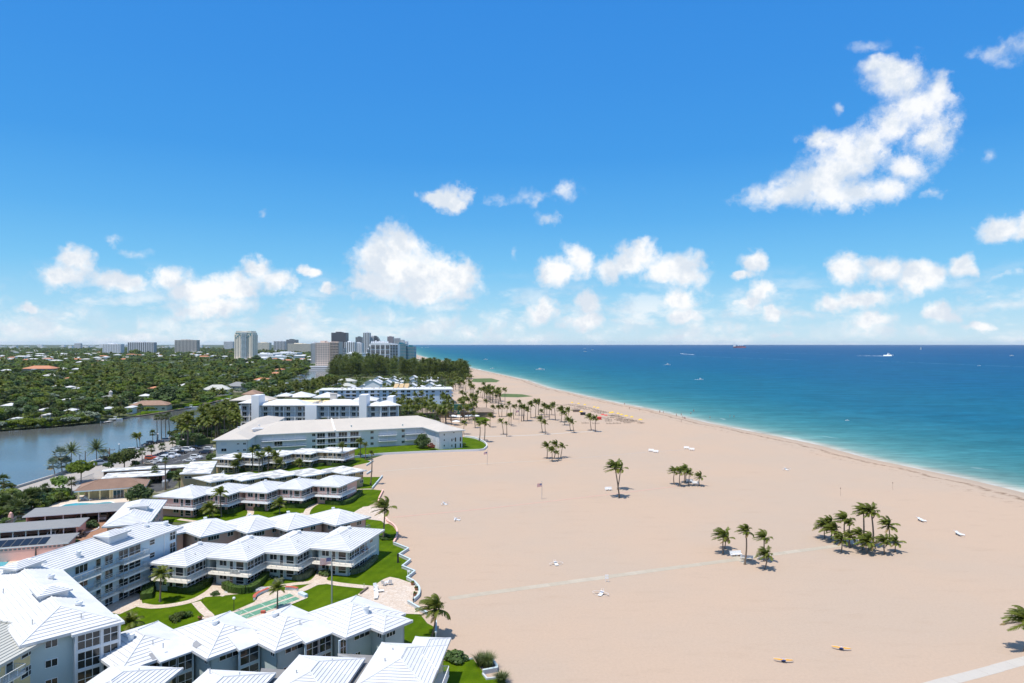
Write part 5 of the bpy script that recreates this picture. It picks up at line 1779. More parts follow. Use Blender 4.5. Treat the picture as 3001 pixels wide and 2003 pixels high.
tower('apartment_tower','dark brown tower with a reddish roof rim, tallest on the skyline',971,1014,975.5,2200,36,M['w_dark'],12,26,winw=.6,winh=.55)
tower('apartment_tower','white slab tower with dark vertical stripes between the dark tower and the arch hotel',1010,1040,1003,2060,26,M['w_hotel'],5,16,winw=.45,winh=1.0)
tower('apartment_tower','lower white slab attached to the striped white tower',1040,1061,1006,2100,26,M['w_city'],4,14,winw=.4,winh=.4)
tower('apartment_tower','blue-grey glass tower showing between white towers',1042,1062,988.5,3000,30,M['glass_far'],8,22,gm=M['w_city'],winw=.9,winh=.15)
tower('apartment_tower','tall slim grey-green tower behind the arch hotel',1064,1083,975.5,2450,26,M['w_city'],4,26,gm=M['glass_far'],winw=.45,winh=1.0)
rt_,x0,x1,zt = tower('apartment_tower','curved sail-topped tower beside the tall slim grey-green one',1083,1096,986,2480,26,M['w_city'],4,22,winw=.5,winh=.6)
for k in range(6):
    q = MB(); q.box(x1 + k * 4.2,2482,0,x1 + k * 4.2 + 4.15,2504,zt + 2 - k * k * 1.1); q.build('stepped_wing',M['glass_far'],rt_)
tower('apartment_tower','hazy mauve tower far up the shore',1135,1152,987,4600,40,M['w_plum'],8,24)
tower('apartment_tower','hazy white twin towers far up the shore',1155.5,1171,991.5,4700,40,M['w_city'],6,22,winh=.8)
tower('apartment_tower','lower hazy block in the far shore row',1172,1183,996.5,6000,60,M['w_city'],6,18)
tower('apartment_tower','last tiny hazy block of the far shore row',1184,1194,1001,8500,80,M['w_city'],5,14)
tower('apartment_tower','low white hotel block at the foot of the dark tower',1008,1062,1035.5,1850,40,M['w_hotel'],10,3,winh=.4)
tower('apartment_tower','dark-windowed mid-rise block behind the canal bend',656,683,1001.5,4200,40,M['w_city'],8,12)
tower('apartment_tower','pale far mid-rise block behind the marina',753,789,1004.5,3900,40,M['w_sand'],10,10)
tower('apartment_tower','pair of grey far blocks above the marina',802,836,1000.5,3600,40,M['w_city'],8,14,winh=.8)
tower('apartment_tower','glassy blue far block above the marina, taller of its neighbours',839,868,996,3500,40,M['glass_far'],9,16,gm=M['w_city'],winw=.85,winh=.2)
tower('apartment_tower','very long pale far block of many narrow bays',843,911,1008,3000,40,M['w_sand'],22,9,winw=.45,winh=.9)
tower('apartment_tower','teal-windowed four-storey block at the marina',790,845,1044.7,1850,30,M['w_hotel'],14,4,gm=M['glass_teal'],winw=.8,winh=.5)
tower('marina_shed','long white boat shed of the marina beside the cream tower',742,800,1038,2000,60,M['w_hotel'],10,2,winh=.2,winw=.4)
tower('marina_shed','low white marina hall with a flat roof',800,870,1034,2300,60,M['w_hotel'],8,2,winh=.2,winw=.4)
tower('apartment_tower','small blue glazed block at the edge of the pine belt',988,1010,1021,1750,20,M['glass_far'],5,8,gm=M['w_city'],winw=.9,winh=.2)
# white hotel with arched balcony frames
Ya = 1375.0
ah,x0,x1,zt = tower('hotel','white hotel with a grid of dark arched balcony frames behind the pine belt',1086,1143,1005.5,Ya,30,M['w_hotel'],1,1,winw=0.01,winh=.01)
q = MB(); q2 = MB()
cw = (x1 - x0 + 0) / 4.0
for c in range(4):
    for f in range(4):
        zc = 9.5 + f * 10.0
        cx_ = x0 + cw * (c + .5)
        q.box(cx_ - cw * .36,Ya - .35,zc - 4.2,cx_ + cw * .36,Ya - .03,zc + 4.2)
        for b in range(3):
            zz = zc - 3.6 + b * 2.7
            pts = [(cx_ + cw * .30 * math.cos(t_),zz + 1.1 * math.sin(t_)) for t_ in [math.pi * k / 6 for k in range(7)]]
            for k in range(6):
                (xa,za),(xb,zb_) = pts[k],pts[k + 1]
                q2.hexa([(xa,Ya - .7,za),(xb,Ya - .7,zb_),(xb,Ya - .36,zb_),(xa,Ya - .36,za)],[(xa,Ya - .7,za + .5),(xb,Ya - .7,zb_ + .5),(xb,Ya - .36,zb_ + .5),(xa,Ya - .36,za + .5)])
q.build('arched_openings',M['black'],ah)['kind'] = 'stuff'
q2.build('arch_balconies',M['w_hotel'],ah)['kind'] = 'stuff'
q = MB(); q2 = MB()
for c in range(3):
    xa = x1 + c * 5.2
    q.box(xa,Ya + 1.5 * c + .5,0,xa + 5.15,Ya + 28,zt - 1 - c * .8)
    for f in range(14):
        q2.box(xa + .5,Ya + 1.5 * c + .1,2 + f * 3.05,xa + 4.6,Ya + 1.5 * c + .48,3.9 + f * 3.05)
for c in range(5):
    xa = x0 - (c + 1) * 3.3
    zz = zt - 2 - c * 8.2
    q.box(xa,Ya + .6,0,xa + 3.28,Ya + 24,zz)
    for f in range(int(zz / 3.05) - 1): q2.box(xa + .3,Ya + .2,2 + f * 3.05,xa + 2.9,Ya + .58,3.9 + f * 3.05)
q.build('stepped_wing',M['w_hotel'],ah); q2.build('balcony_openings',M['black'],ah)['kind'] = 'stuff'
q = MB()
for k in range(9): q.box(x0 + k * 4,Ya + 6,zt,x0 + k * 4 + 2.4,Ya + 10,zt + random.uniform(2,6))
q.build('roof_structures',M['w_hotel'],ah)
tower('condominium','teal glass condominium with yellow pier between the arch hotel and the sea',1161,1190,1008,1586,30,M['glass_teal'],3,13,gm=M['w_plum'],winw=.94,winh=.28)
tower('condominium','lower teal glass condominium wing nearest the sea',1191,1215,1015.5,1590,30,M['glass_teal'],3,11,gm=M['w_plum'],winw=.94,winh=.28)
# irregular low hazy skyline of the inland city
sk = thing('distant_city','hazy low inland skyline along the horizon','skyline',(-4000,7000,0))
q = MB()
for k in range(90):
    px = random.uniform(-60,1150); Y = random.uniform(5200,12000)
    x = (px - CX) / FPX * Y; w_ = random.uniform(20,90); h = random.choice([8,10,12,14,18,25,38]) * random.uniform(.8,1.2)
    q.box(x,Y,0,x + w_,Y + 30,h)
q.build('building_mass',M['w_city'],sk)['kind'] = 'stuff'

# ------------------------------------------------------------------ vegetation meshes
def frond_mesh(az,el0,ln,wind,droop,seed,m,nst=22,lw=0.10,ll=0.31):
    r = random.Random(seed)
    mb = MB()
    d = Vector((math.cos(az) * math.cos(el0),math.sin(az) * math.cos(el0),math.sin(el0)))
    p = Vector((0,0,0)); pts = [p.copy()]; ds = [d.copy()]
    n = 8
    for k in range(n):
        p = p + d * (ln / n)
        pts.append(p.copy())
        d = (d + Vector((-wind * 0.55,-wind * 0.05,-droop)) * ((k + 1.5) / n) * 0.55).normalized()
        ds.append(d.copy())
    for k in range(n):
        w_ = 0.045 * (1 - k / n) + 0.012
        s = ds[k].cross(Vector((0,0,1))).normalized() * w_
        mb.poly([pts[k] - s,pts[k] + s,pts[k + 1] + s * .8,pts[k + 1] - s * .8])
    for i in range(nst):
        f = 0.13 + 0.87 * (i + 0.5) / nst
        k = min(n - 1,int(f * n)); t_ = f * n - k
        q = pts[k].lerp(pts[k + 1],t_); dd = ds[k].lerp(ds[k + 1],t_).normalized()
        lat = dd.cross(Vector((0,0,1)))
        lat = lat.normalized() if lat.length > .05 else Vector((1,0,0))
        prof = (math.sin(math.pi * min(1,f * .82 + .14)) ** 0.7) * ll * ln
        for sg in (-1,1):
            tip = (lat * sg * r.uniform(.75,1) + dd * r.uniform(.45,.75) + Vector((-wind * .55,0,-r.uniform(.25,.55)))).normalized() * prof * r.uniform(.8,1.1)
            b = dd * lw * ln * 0.34
            mb.poly([q - b,q + b,q + tip + b * .3,q + tip * .98 - b * .3])
    return mb.mesh('frond',m)


def palm_crown(seed,n,wind,droop,m,mdry,ln=1.0):
    r = random.Random(seed)
    out = []
    for k in range(n):
        ring = k / n
        az = k * 2.39996 + r.uniform(-.25,.25)
        el = math.radians(84 - 100 * ring ** 1.15 + r.uniform(-8,8))
        L = ln * r.uniform(.85,1.08) * (0.80 if ring < .12 else 1.0)
        dry = ring > .90
        out.append(frond_mesh(az,el,L,wind * r.uniform(.7,1.25),droop * r.uniform(.75,1.2) * (1 if ring < .75 else .8),seed * 100 + k,mdry if dry else m))
    return out


COCO = [palm_crown(11,23,1.55,.60,M['frond'],M['frond_dry']),palm_crown(12,21,1.8,.52,M['frond'],M['frond_dry']),palm_crown(13,25,1.3,.66,M['frond'],M['frond_dry']),palm_crown(14,20,1.65,.62,M['frond'],M['frond_dry'])]
CALM = [palm_crown(21,20,.25,.75,M['frond'],M['frond_dry']),palm_crown(22,18,.35,.65,M['frond'],M['frond_dry'])]


def joined(meshes,name,mats,extra=None):
    vs,fs,mi = [],[],[]
    for me in meshes:
        b = len(vs); k = mats.index(me.materials[0])
        vs += [tuple(v.co) for v in me.vertices]
        for p in me.polygons:
            fs.append([b + i for i in p.vertices]); mi.append(k)
    me = bpy.data.meshes.new(name)
    me.from_pydata(vs,[],fs)
    for m in mats: me.materials.append(m)
    me.polygons.foreach_set('material_index',mi)
    me.update()
    return me


PM = [M['frond'],M['frond_dry']]
CROWN_COCO = [joined(c,'crown',PM) for c in (COCO[0],COCO[1],COCO[2])]
CROWN_CALM = [joined(c,'crown',PM) for c in CALM]


def fan_crown(seed,n,m,mdry,size=0.55,droop=0.5):
    r = random.Random(seed)
    mb = MB()
    for k in range(n):
        ring = k / n
        az = k * 2.39996 + r.uniform(-.3,.3)
        el = math.radians(80 - 125 * ring + r.uniform(-10,10))
        d = Vector((math.cos(az) * math.cos(el),math.sin(az) * math.cos(el),math.sin(el)))
        c = d * r.uniform(.42,.55)
        lat = d.cross(Vector((0,0,1)));  lat = lat.normalized() if lat.length > .05 else Vector((1,0,0))
        nn = lat.cross(d)
        mi = 1 if ring > .86 else 0
        s = Vector((lat.x,lat.y,0)) * 0.015
        mb.poly([-s,s,c + s,c - s],mi)
        for q in range(9):
            a = math.radians(-85 + 170 * q / 8)
            dirq = (d * math.cos(a) + lat * math.sin(a) + Vector((0,0,-droop * r.uniform(.3,.9)))).normalized()
            side = dirq.cross(nn).normalized() * 0.055
            tip = c + dirq * size * r.uniform(.8,1.05) * (1 - .25 * abs(q - 4) / 4)
            mid = c + (tip - c) * .55
            mb.poly([c,mid + side,tip,mid - side],mi)
    return mb.mesh('crown',[m,mdry])


SABAL = [fan_crown(31,34,M['sabal'],M['frond_dry']),fan_crown(32,30,M['sabal'],M['frond_dry'])]
SILVER = [fan_crown(33,30,M['silver'],M['frond_dry'],.6,.3)]


def date_crown(seed):
    return joined([frond_mesh(k * 2.39996,math.radians(78 - 100 * (k / 34)),1.0 * random.uniform(.9,1.05),.05,.33,seed + k,M['silver'] if False else M['sabal'],15,.06,.17) for k in range(34)],'crown',[M['sabal']])


DATE = date_crown(900)


def leaf_crown(seed,nl,flat,nq,qs,m,low=-.35,name='crown'):
    """irregular crown of radius about one: lobes filled with leaf clumps, gaps between the lobes"""
    r = random.Random(seed)
    lobes = []
    for k in range(nl):
        a = k * 2.39996 + r.uniform(-.5,.5); rad = math.sqrt((k + .4) / nl) * .66
        lobes.append((Vector((rad * math.cos(a),rad * math.sin(a),flat * (r.uniform(.0,.5) + .55 * (1 - rad)) - .12)),r.uniform(.30,.44)))
    mb = MB()
    for i in range(nq):
        c,lr = lobes[i % nl]
        d = Vector((r.gauss(0,1),r.gauss(0,1),r.gauss(0.25,1))).normalized()
        p = c + Vector((d.x,d.y,d.z * .8 * max(.7,flat))) * lr * r.uniform(.72,1.08)
        if p.z < low: p.z = low + r.uniform(0,.2)
        n_ = (d + Vector((r.gauss(0,.55),r.gauss(0,.5),abs(r.gauss(.75,.5))))).normalized()
        x = n_.cross(Vector((r.gauss(0,1),r.gauss(0,1),r.gauss(0,1)))).normalized(); y = n_.cross(x)
        s = qs * r.uniform(.65,1.3)
        mb.poly([p - x * s - y * s * .5,p + x * s * .4 - y * s * .8,p + x * s + y * s * .45,p - x * s * .5 + y * s * .8])
    return mb.mesh(name,m)


CROWN_LEAF = [leaf_crown(41,9,.75,620,.105,M['leaf']),leaf_crown(42,7,.9,560,.11,M['leaf']),leaf_crown(43,12,.55,700,.095,M['leaf']),leaf_crown(44,8,.8,560,.11,M['leaf_dark']),
              leaf_crown(45,10,.65,620,.10,M['leaf_bright']),leaf_crown(46,8,.6,560,.11,M['leaf_grey'])]
CROWN_BIG = [leaf_crown(51,13,.7,2200,.062,M['leaf']),leaf_crown(52,11,.7,2000,.065,M['leaf_bright']),leaf_crown(53,12,.75,2000,.062,M['leaf_dark'])]
CROWN_RED = leaf_crown(47,9,.45,560,.105,M['leaf_red'])
CROWN_RUST = leaf_crown(48,7,.9,700,.09,M['leaf_rust'])
BUSH = [leaf_crown(61,7,.8,800,.085,M['leaf_dark'],0.0),leaf_crown(62,6,.8,800,.085,M['leaf'],0.0),leaf_crown(63,7,.8,800,.085,M['hedge'],0.0),leaf_crown(64,7,.7,800,.08,M['hedge_grey'],0.0),
        leaf_crown(65,7,.5,700,.08,M['flower_white'],0.0)]


def pine_crown(seed):
    r = random.Random(seed)
    mb = MB()
    for i in range(800):
        h = r.random() ** .9
        rad = (1 - h) ** .6 * .24 * (.72 + .28 * math.sin(h * 17 + seed)) * r.uniform(.25,1.15) + .012
        a = r.uniform(0,6.283)
        clump = math.sin(h * 23 + a * 2.0) * .05
        p = Vector(((rad + clump) * math.cos(a),(rad + clump) * math.sin(a),.12 + h * .88))
        d = Vector((math.cos(a) * .5,math.sin(a) * .5,r.uniform(.3,1.3))).normalized()
        sd = Vector((-math.sin(a),math.cos(a),r.uniform(-.3,.3))) * r.uniform(.005,.011)
        L = r.uniform(.045,.095)
        mb.poly([p - sd,p + sd,p + d * L + sd * .5,p + d * L - sd * .5])
    return mb.mesh('crown',M['pine'])


CROWN_PINE = [pine_crown(71),pine_crown(72),pine_crown(73)]


def trunk_mesh(key,h,r0,r1,bend=0.0,m=None,limbs=0,name='trunk'):
    mb = MB()
    rr = random.Random(key)
    path = [(bend * math.sin(k / 6 * 1.6) * h * .1,0,h * k / 6) for k in range(7)]
    mb.tube(path,[r0 + (r1 - r0) * k / 6 for k in range(7)],6)
    for q in range(limbs):
        a = q * 6.283 / limbs + rr.uniform(-.4,.4); z = h * rr.uniform(.55,.8)
        e = (math.cos(a) * h * .6,math.sin(a) * h * .6,h * rr.uniform(1.15,1.4))
        mb.tube([(0,0,z),(e[0] * .5,e[1] * .5,(z + e[2]) * .52),e],[r1 * .8,r1 * .55,r1 * .25],5)
    return mb.mesh(name,m or M['bark'])


TR_LEAF = trunk_mesh(1,.62,.045,.03,.2,M['bark'],4)
TR_PINE = trunk_mesh(2,.75,.016,.006,.1,M['bark'])


def leaf_tree(label,x,y,rad,h,k=0,crown=None,group=None,name='tree',flat=1.0,rz=None):
    t_ = thing(name,label,'tree',(x,y,0),group)
    cr_ = crown or CROWN_LEAF[k % len(CROWN_LEAF)]
    rz = random.uniform(0,6.28) if rz is None else rz
    zc = h - rad * .62 * flat
    inst('crown',cr_,t_,(x,y,max(zc,rad * .36)),rz,(rad,rad,rad * flat))
    inst('trunk',TR_LEAF,t_,(x,y,0),rz,(max(rad * .9,.5),max(rad * .9,.5),max(zc,1.0) / .62))
    return t_


def bush(label,x,y,rad,h=None,k=0,group=None,name='bush',cat='bush'):
    o = inst(name,BUSH[k],None,(x,y,0.0),random.uniform(0,6.28),(rad,rad,(h or rad) / .95))
    return tag(o,label,cat,group)


# ------------------------------------------------------------------ palms whose fronds can be picked apart
def palm(label,base,top,cr,kind='coco',var=0,group=None,fine=True,bend=0.0,name='palm_tree',rz=None):
    """base and top of the trunk on the map (x, y, z); cr crown radius in metres"""
    t_ = thing(name,label,'palm tree',base,group)
    b,tp = Vector(base),Vector(top)
    mb = MB()
    n = 7
    path = []
    for k in range(n + 1):
        f = k / n
        q = b.lerp(tp,f)
        s = math.sin(f * math.pi)
        q += Vector((bend * s,0,0))
        path.append(q)
    h = (tp - b).length
    r0 = min(.24,.10 + .015 * h)
    mb.tube(path,[r0 * (1.35 if k == 0 else 1.0) * (1 - .38 * k / n) for k in range(n + 1)],7)
    if kind in ('coco','calm'):
        for q in range(5):
            a = q * 1.26
            c = tp + Vector((math.cos(a) * .22,math.sin(a) * .22,-.22))
            mb.lathe([(.01,-.13),(.10,-.06),(.12,0),(.09,.09),(.01,.13)],c,6)
    mb.build('trunk',M['trunk'],t_)
    rz = random.uniform(-.35,.35) if rz is None else rz
    if fine and kind in ('coco','calm'):
        fl = (COCO if kind == 'coco' else CALM)
        for me in fl[var % len(fl)]:
            inst('frond',me,t_,tuple(tp),rz,cr * random.uniform(.94,1.06))
    else:
        me = {'coco': CROWN_COCO,'calm': CROWN_CALM,'sabal': SABAL,'silver': SILVER,'date': [DATE]}[kind]
        inst('crown',me[var % len(me)],t_,tuple(tp),rz if kind in ('coco',) else random.uniform(0,6.28),cr)
    return t_


def palm_px(label,crop,b,t_,rpx,**kw):
    """base and crown centre from the photograph (enlarged crop), crown radius in crop pixels"""
    bx,by = crop[0] + b[0] / crop[2],crop[1] + b[1] / crop[2]
    tx,ty = crop[0] + t_[0] / crop[2],crop[1] + t_[1] / crop[2]
    X,Y = P(bx,by)
    top = ((tx - CX) / FPX * Y,Y,CAM_H - (ty - HZ) * Y / FPX)
    cr = rpx / crop[2] / FPX * Y
    top = (top[0] + (cr * .12 if kw.get('kind','coco') == 'coco' else 0),top[1],max(top[2] - cr * .15,0.4))
    return palm(label,(X,Y,0),top,cr * kw.pop('k',1.22),**kw)


CA,CB,CD,CE_ = (2050,1400,3.6154),(1500,1250,3.3571),(1250,1100,6.8167),(1200,1050,3.3571)
RANK = ['tallest','second tallest','third tallest','fourth tallest','fifth tallest','sixth tallest','seventh tallest','eighth tallest','ninth tallest','tenth tallest','eleventh tallest','twelfth tallest','thirteenth tallest',
        'fourteenth tallest','fifteenth tallest']


def clump(where,crop,items,group,**kw):
    order = sorted(range(len(items)),key=lambda i: -(items[i][0][1] - items[i][1][1]))
    for rk,i in enumerate(order):
        b,t_,rp = items[i]
        palm_px(('shortest' if rk == len(items) - 1 else RANK[rk]) + ' windblown palm ' + where,crop,b,t_,rp,var=i,group=group,bend=random.uniform(-.25,.25),**kw)


clump('of the group round the two boardwalk benches',CA,[((245,808),(238,600),108),((265,752),(272,630),92),((475,918),(478,555),96),((683,885),(668,625),108),((686,968),(690,800),100)],'palms by the boardwalk benches')
clump('of the large clump at the boardwalk end',CA,[
    ((1325,640),(1315,500),112),((1390,655),(1375,465),95),((1432,690),(1408,545),105),((1546,700),(1520,430),115),((1587,720),(1580,470),60),((1495,790),(1487,645),95),((1585,735),(1580,610),85),
    ((1735,725),(1720,345),112),((1838,735),(1800,345),118),((2003,695),(1985,490),112),((1770,802),(1755,670),115),((1793,770),(1790,625),85),((1960,810),(1945,660),92),((2068,785),(2062,670),92),((1722,762),(1680,590),92)],'palms at the boardwalk end')
clump('of the five-palm clump beside the grey sand path',CB,[((345,316),(340,185),58),((414,318),(428,175),62),((396,345),(390,228),52),((480,305),(492,190),52),((455,336),(446,255),32)],'clump of five on the sand')
clump('of the crossed pair standing by a lone bench',CB,[((1057,700),(1003,395),100),((1040,620),(1060,405),78)],'crossed pair of palms')
clump('of the clump shading the white benches on the pink path',CB,[((1595,570),(1592,435),62),((1652,590),(1646,440),64),((1690,557),(1688,425),60),((1706,548),(1704,412),62),((1738,583),(1738,450),58),((1845,585),(1842,487),62)],'clump by the pink path benches')
palm_px('palm cut by the frame edge above the broad white walkway',(2100,1700,2.6082),(2349,545),(2352,300),140,var=0)
palm_px('big windblown palm at the patio corner next to the mat walkway',(800,1650,3.3571),(1560,732),(1578,430),165,var=2,bend=.25)
palm_px('tall palm on the lawn by the curved sea wall',(450,1450,3.1333),(2112,405),(2112,110),118,var=1)
palm_px('very slim tall palm at the garden edge of the tan zigzag row',(600,1150,3.9167),(1905,1065),(1915,690),46,var=0,bend=.2)
palm_px('reddish palm at the corner of the tan flat-roofed row',(600,1150,3.9167),(1790,755),(1782,560),62,var=2)
palm_px('slim palm next to the reddish one by the white hall',(600,1150,3.9167),(1846,778),(1845,605),48,var=1)
palm_px('courtyard palm with a hard shadow on the lawn below the blue wing',(450,1450,3.1333),(65,980),(72,720),95,kind='calm',var=0)
palm_px('small cabbage palm beside the shuffleboard courts',(450,1450,3.1333),(1140,1045),(1143,850),82,kind='calm',var=1)
palm_px('bushy low palm on the grass by the glazed bays',(0,1550,3.4617),(1330,1040),(1330,935),125,kind='calm',var=0)
palm_px('tall palm before the pink gallery row, nearest its stair',(450,1300,3.3571),(670,722),(660,480),85,kind='calm',var=1)
palm_px('yellowing palm on the lawn before the pink gallery row',(450,1300,3.3571),(555,735),(552,630),92,kind='calm',var=0)
palm_px('tall palm hiding the middle of the pink gallery row',(450,1300,3.3571),(1230,560),(1225,440),82,var=2)
palm_px('lower palm standing in front of the middle of the pink gallery row',(450,1300,3.3571),(1245,692),(1243,585),82,kind='calm',var=1)
clump('in the garden between the two tan rows',(450,1300,3.3571),[((b_[0],b_[1] + (42 if b_[0] < 1300 else 24)),t_,r_ * 1.15) for b_,t_,r_ in [((970,265),(968,70),44),((833,275),(835,140),60),((812,282),(800,205),55),((1037,272),(1030,110),48),((1068,272),(1072,115),45),((1125,245),(1130,65),52),((1205,250),(1200,110),62),((1240,265),(1235,190),66),
      ((1440,252),(1432,185),52),((1555,205),(1545,130),50),((1862,200),(1855,20),44)]],'palms between the tan rows',fine=False)

# palm avenue and street palms to the west
W_ = (0,1250,3.9167)
palm_px('royal date palm with a full feather crown beside the utility pole',W_,(822,432),(825,275),108,kind='date')
palm_px('biggest date palm standing against the canal water',W_,(1118,442),(1108,245),112,kind='date')
for k,(b,t_,rp,lab) in enumerate([((640,565),(612,430),78,'silver palm farthest out over the seawall grass'),((720,535),(695,310),92,'taller silver palm behind the seawall'),((775,532),(765,420),82,'silver palm leaning behind the date palm trunk'),((1200,402),(1195,310),66,'small silver palm behind the biggest date palm')]):
    palm_px(lab,W_,b,t_,rp,kind='silver',k=1.2)
palm_px('taller of the two leaning palms at the canal bend',W_,(1582,262),(1562,110),66,var=0,fine=False)
palm_px('shorter of the two leaning palms at the canal bend',W_,(1612,245),(1598,105),50,var=1,fine=False)
for k,(b,t_,lab) in enumerate([((1808,180),(1803,-105),'first tall cabbage palm of the four at the street'),((1857,172),(1852,-108),'second tall cabbage palm of the four at the street'),((1907,160),(1900,-110),'third tall cabbage palm of the four at the street'),((1953,132),(1937,-130),'last tall cabbage palm of the four, leaning out')]):
    palm_px(lab,W_,b,t_,40,kind='sabal',var=k,k=1.25,group='four tall street palms')
for k,(b,t_,lab,rp) in enumerate([((1758,188),(1755,72),'round-headed cabbage palm alone before the four tall ones',42),((1637,432),(1634,285),'cabbage palm at the car park entrance by the dark tree',50),((1742,335),(1740,252),'cabbage palm behind the red car',52),((1866,305),(1862,228),'cabbage palm between the red car and the silver cars',50),
        ((1987,250),(1985,165),'cabbage palm at the far end of the car park row',50),((1903,730),(1900,385),'thin cabbage palm rising over the narrow white carport',42),((1788,625),(1783,490),'cabbage palm before the pale flat carport',54),((828,832),(824,625),'cabbage palm in the orange-leaved bed by the pavilion',62),
        ((393,855),(392,750),'queen palm in the dark shrub bed by the street',60),((495,812),(493,715),'left queen palm of a pair by the street',52),((532,832),(530,690),'right queen palm of a pair by the street',52),((40,840),(45,610),'tall cabbage palm at the frame edge over the canal',75),((2065,725),(2058,560),'grey-green palm at the tan flat-roofed block',78),
        ((1690,690),(1700,640),'small palm in the bed behind the pavilion',50),((2232,260),(2230,130),'slim cabbage palm over the dark hedge by the car park',44),((200,1055),(195,930),'low spreading fan palm left of the long carport',125),((60,1010),(65,880),'dark fan palm in the thicket at the frame edge',110),((260,985),(250,855),'fan palm in the thicket behind the carport',110)]):
    palm_px(lab,W_,b,t_,rp,kind='sabal',var=k,k=1.2)

# the grove on the sand before the hotel: palms that stand clear of the others
GR = [((750,1180),(750,950),92),((1055,1310),(1052,960),110),((1150,1340),(1152,945),110),((1535,1185),(1485,915),85),((1602,1225),(1592,960),62),((1275,1040),(1272,800),82),((1652,995),(1648,800),68),((1690,1020),(1690,790),66),
      ((1455,832),(1428,635),68),((1505,832),(1510,625),72),((1185,822),(1185,520),74),((1330,765),(1322,630),66),((1310,560),(1292,360),78),((1395,552),(1392,420),62),((715,485),(702,345),68),((800,505),(775,380),62),((975,522),(1022,345),68),((1115,472),(1128,290),66),
      ((1895,922),(1890,630),66),((1945,918),(1948,630),66),((2012,922),(2016,700),58),((1740,882),(1742,625),66),((1680,762),(1645,565),72),((1850,805),(1852,530),66),((1600,815),(1605,640),60),((1780,805),(1790,610),56)]
GR2 = [((1125,620),(1112,480),46),((1160,615),(1160,500),42),((1195,590),(1190,450),46),((1240,580),(1243,430),50),((1270,560),(1268,430),46),((1330,580),(1322,465),42),((1375,605),(1370,485),44),((1435,612),(1415,460),46),((1490,630),(1490,505),56),((1525,660),(1520,540),48),((1550,602),(1560,510),46),
       ((1350,560),(1345,480),38),((1290,590),(1300,520),36),((1400,560),(1398,475),38)]
GR3 = [((1585,715),(1562,605),48),((1620,735),(1597,625),42),((1788,712),(1767,575),52),((1828,725),(1822,590),46),((1308,732),(1286,600),50),((1338,750),(1326,630),40)]
for i,(b,t_,rp) in enumerate(GR):
    palm_px('windblown palm of the dense grove by the thatched bar',CD,b,t_,rp,var=i,group='palms of the dense hotel grove',fine=False,bend=random.uniform(-.3,.3))
for i,(b,t_,rp) in enumerate(GR2):
    palm_px('slim palm of the open grove on the bare sand',CE_,b,t_,rp,var=i,group='palms of the open grove',fine=False,bend=random.uniform(-.3,.3))
for (i,(b,t_,rp)),lab in zip(enumerate(GR3),['taller palm of the pair third along the white walkway','leaning palm of the pair third along the white walkway','taller palm of the pair at the end of the white walkway','shorter palm of the pair at the end of the white walkway','taller palm of the pair midway along the white walkway','lower palm of the pair midway along the white walkway']):
    palm_px(lab,CE_,b,t_,rp,var=i,fine=False)
fill = []
for k in range(70):
    fill.append((random.uniform(1150,1400),random.uniform(1196,1262)))
for k in range(26):
    fill.append((random.uniform(1325,1385),random.uniform(1120,1160)))
for k in range(26):
    fill.append((random.uniform(1220,1320),random.uniform(1120,1140)))
for k in range(26):
    px_ = random.uniform(1340,1480); fill.append((px_,1140 + (px_ - 1340) * .33 + random.uniform(-6,10)))
PALM_REST = []
for i,(px,py) in enumerate(fill):
    X,Y = P(px,py)
    if -72 < X < -43 and 515 < Y < 552: continue
    h = random.uniform(6.5,11.5)
    if i % 3 == 2:
        PALM_REST.append((X,Y,3.4,h,7)); continue
    palm('windblown palm of the dense grove by the thatched bar',(X,Y,0),(X - random.uniform(-.3,1.2),Y,h),random.uniform(3.0,3.8),var=i,fine=False,group='palms of the dense hotel grove')
fill = []
for k in range(60):
    px_ = random.uniform(525,700); fill.append((px_,1283 - (px_ - 525) * .16 + random.uniform(-8,34)))
for k in range(42):
    px_ = random.uniform(860,1010); fill.append((px_,1163 - (px_ - 860) * .18 + random.uniform(-6,6)))
for i,(px,py) in enumerate(fill):
    X,Y = P(px,py)
    if Y > 358 and Y < 412 and X > -148 and X < -60: continue
    if 255 < Y < 352 and -130 < X < -104: continue
    h = random.uniform(7,13)
    if i % 2:
        PALM_REST.append((X,Y,3.7,h,6)); continue
    palm('full green palm of the belt between the car park and the hotel',(X,Y,0),(X - random.uniform(-.5,.8),Y,h),random.uniform(3.2,4.3),kind='coco' if i % 3 else 'calm',var=i,fine=False,group='palms along the canal street')

# ------------------------------------------------------------------ pine belt
PINE_LINE = [(972,1108),(1010,1106),(1060,1104),(1120,1104),(1180,1104),(1240,1108),(1300,1110),(1345,1112),(1368,1113)]
cnt = 0
for k in range(175):
    f = random.random()
    px = 972 + f * 396 + random.uniform(-3,3)
    depth = random.random() ** 1.3
    py = np.interp(px,[p[0] for p in PINE_LINE],[p[1] for p in PINE_LINE]) - depth * (22 if px < 1300 else 12)
    X,Y = P(px,py)
    hs = 25 if px < 1120 else (22 if px < 1250 else 23)
    h = hs * random.uniform(.62,1.12) * (1.12 if px < 1060 and depth > .3 else 1)
    t_ = thing('pine_tree','feathery dark green pine of the belt behind the villas','pine tree',(X,Y,0),'pines of the long belt')
    rz = random.uniform(0,6.28)
    ww = h * random.uniform(1.5,2.3)
    inst('crown',CROWN_PINE[k % 3],t_,(X,Y,0),rz,(ww,ww,h))
    inst('trunk',TR_PINE,t_,(X,Y,0),rz,(h,h,h))

# ------------------------------------------------------------------ single trees and shrubs near the buildings
def tree_px(label,crop,base,rpx,hpx,k=0,crown=None,flat=1.0,group=None):
    X,Y = PC(crop,[base])[0]
    s = Y / FPX / crop[2]
    return leaf_tree(label,X,Y,rpx * s,hpx * s,k,crown,group,flat=flat)


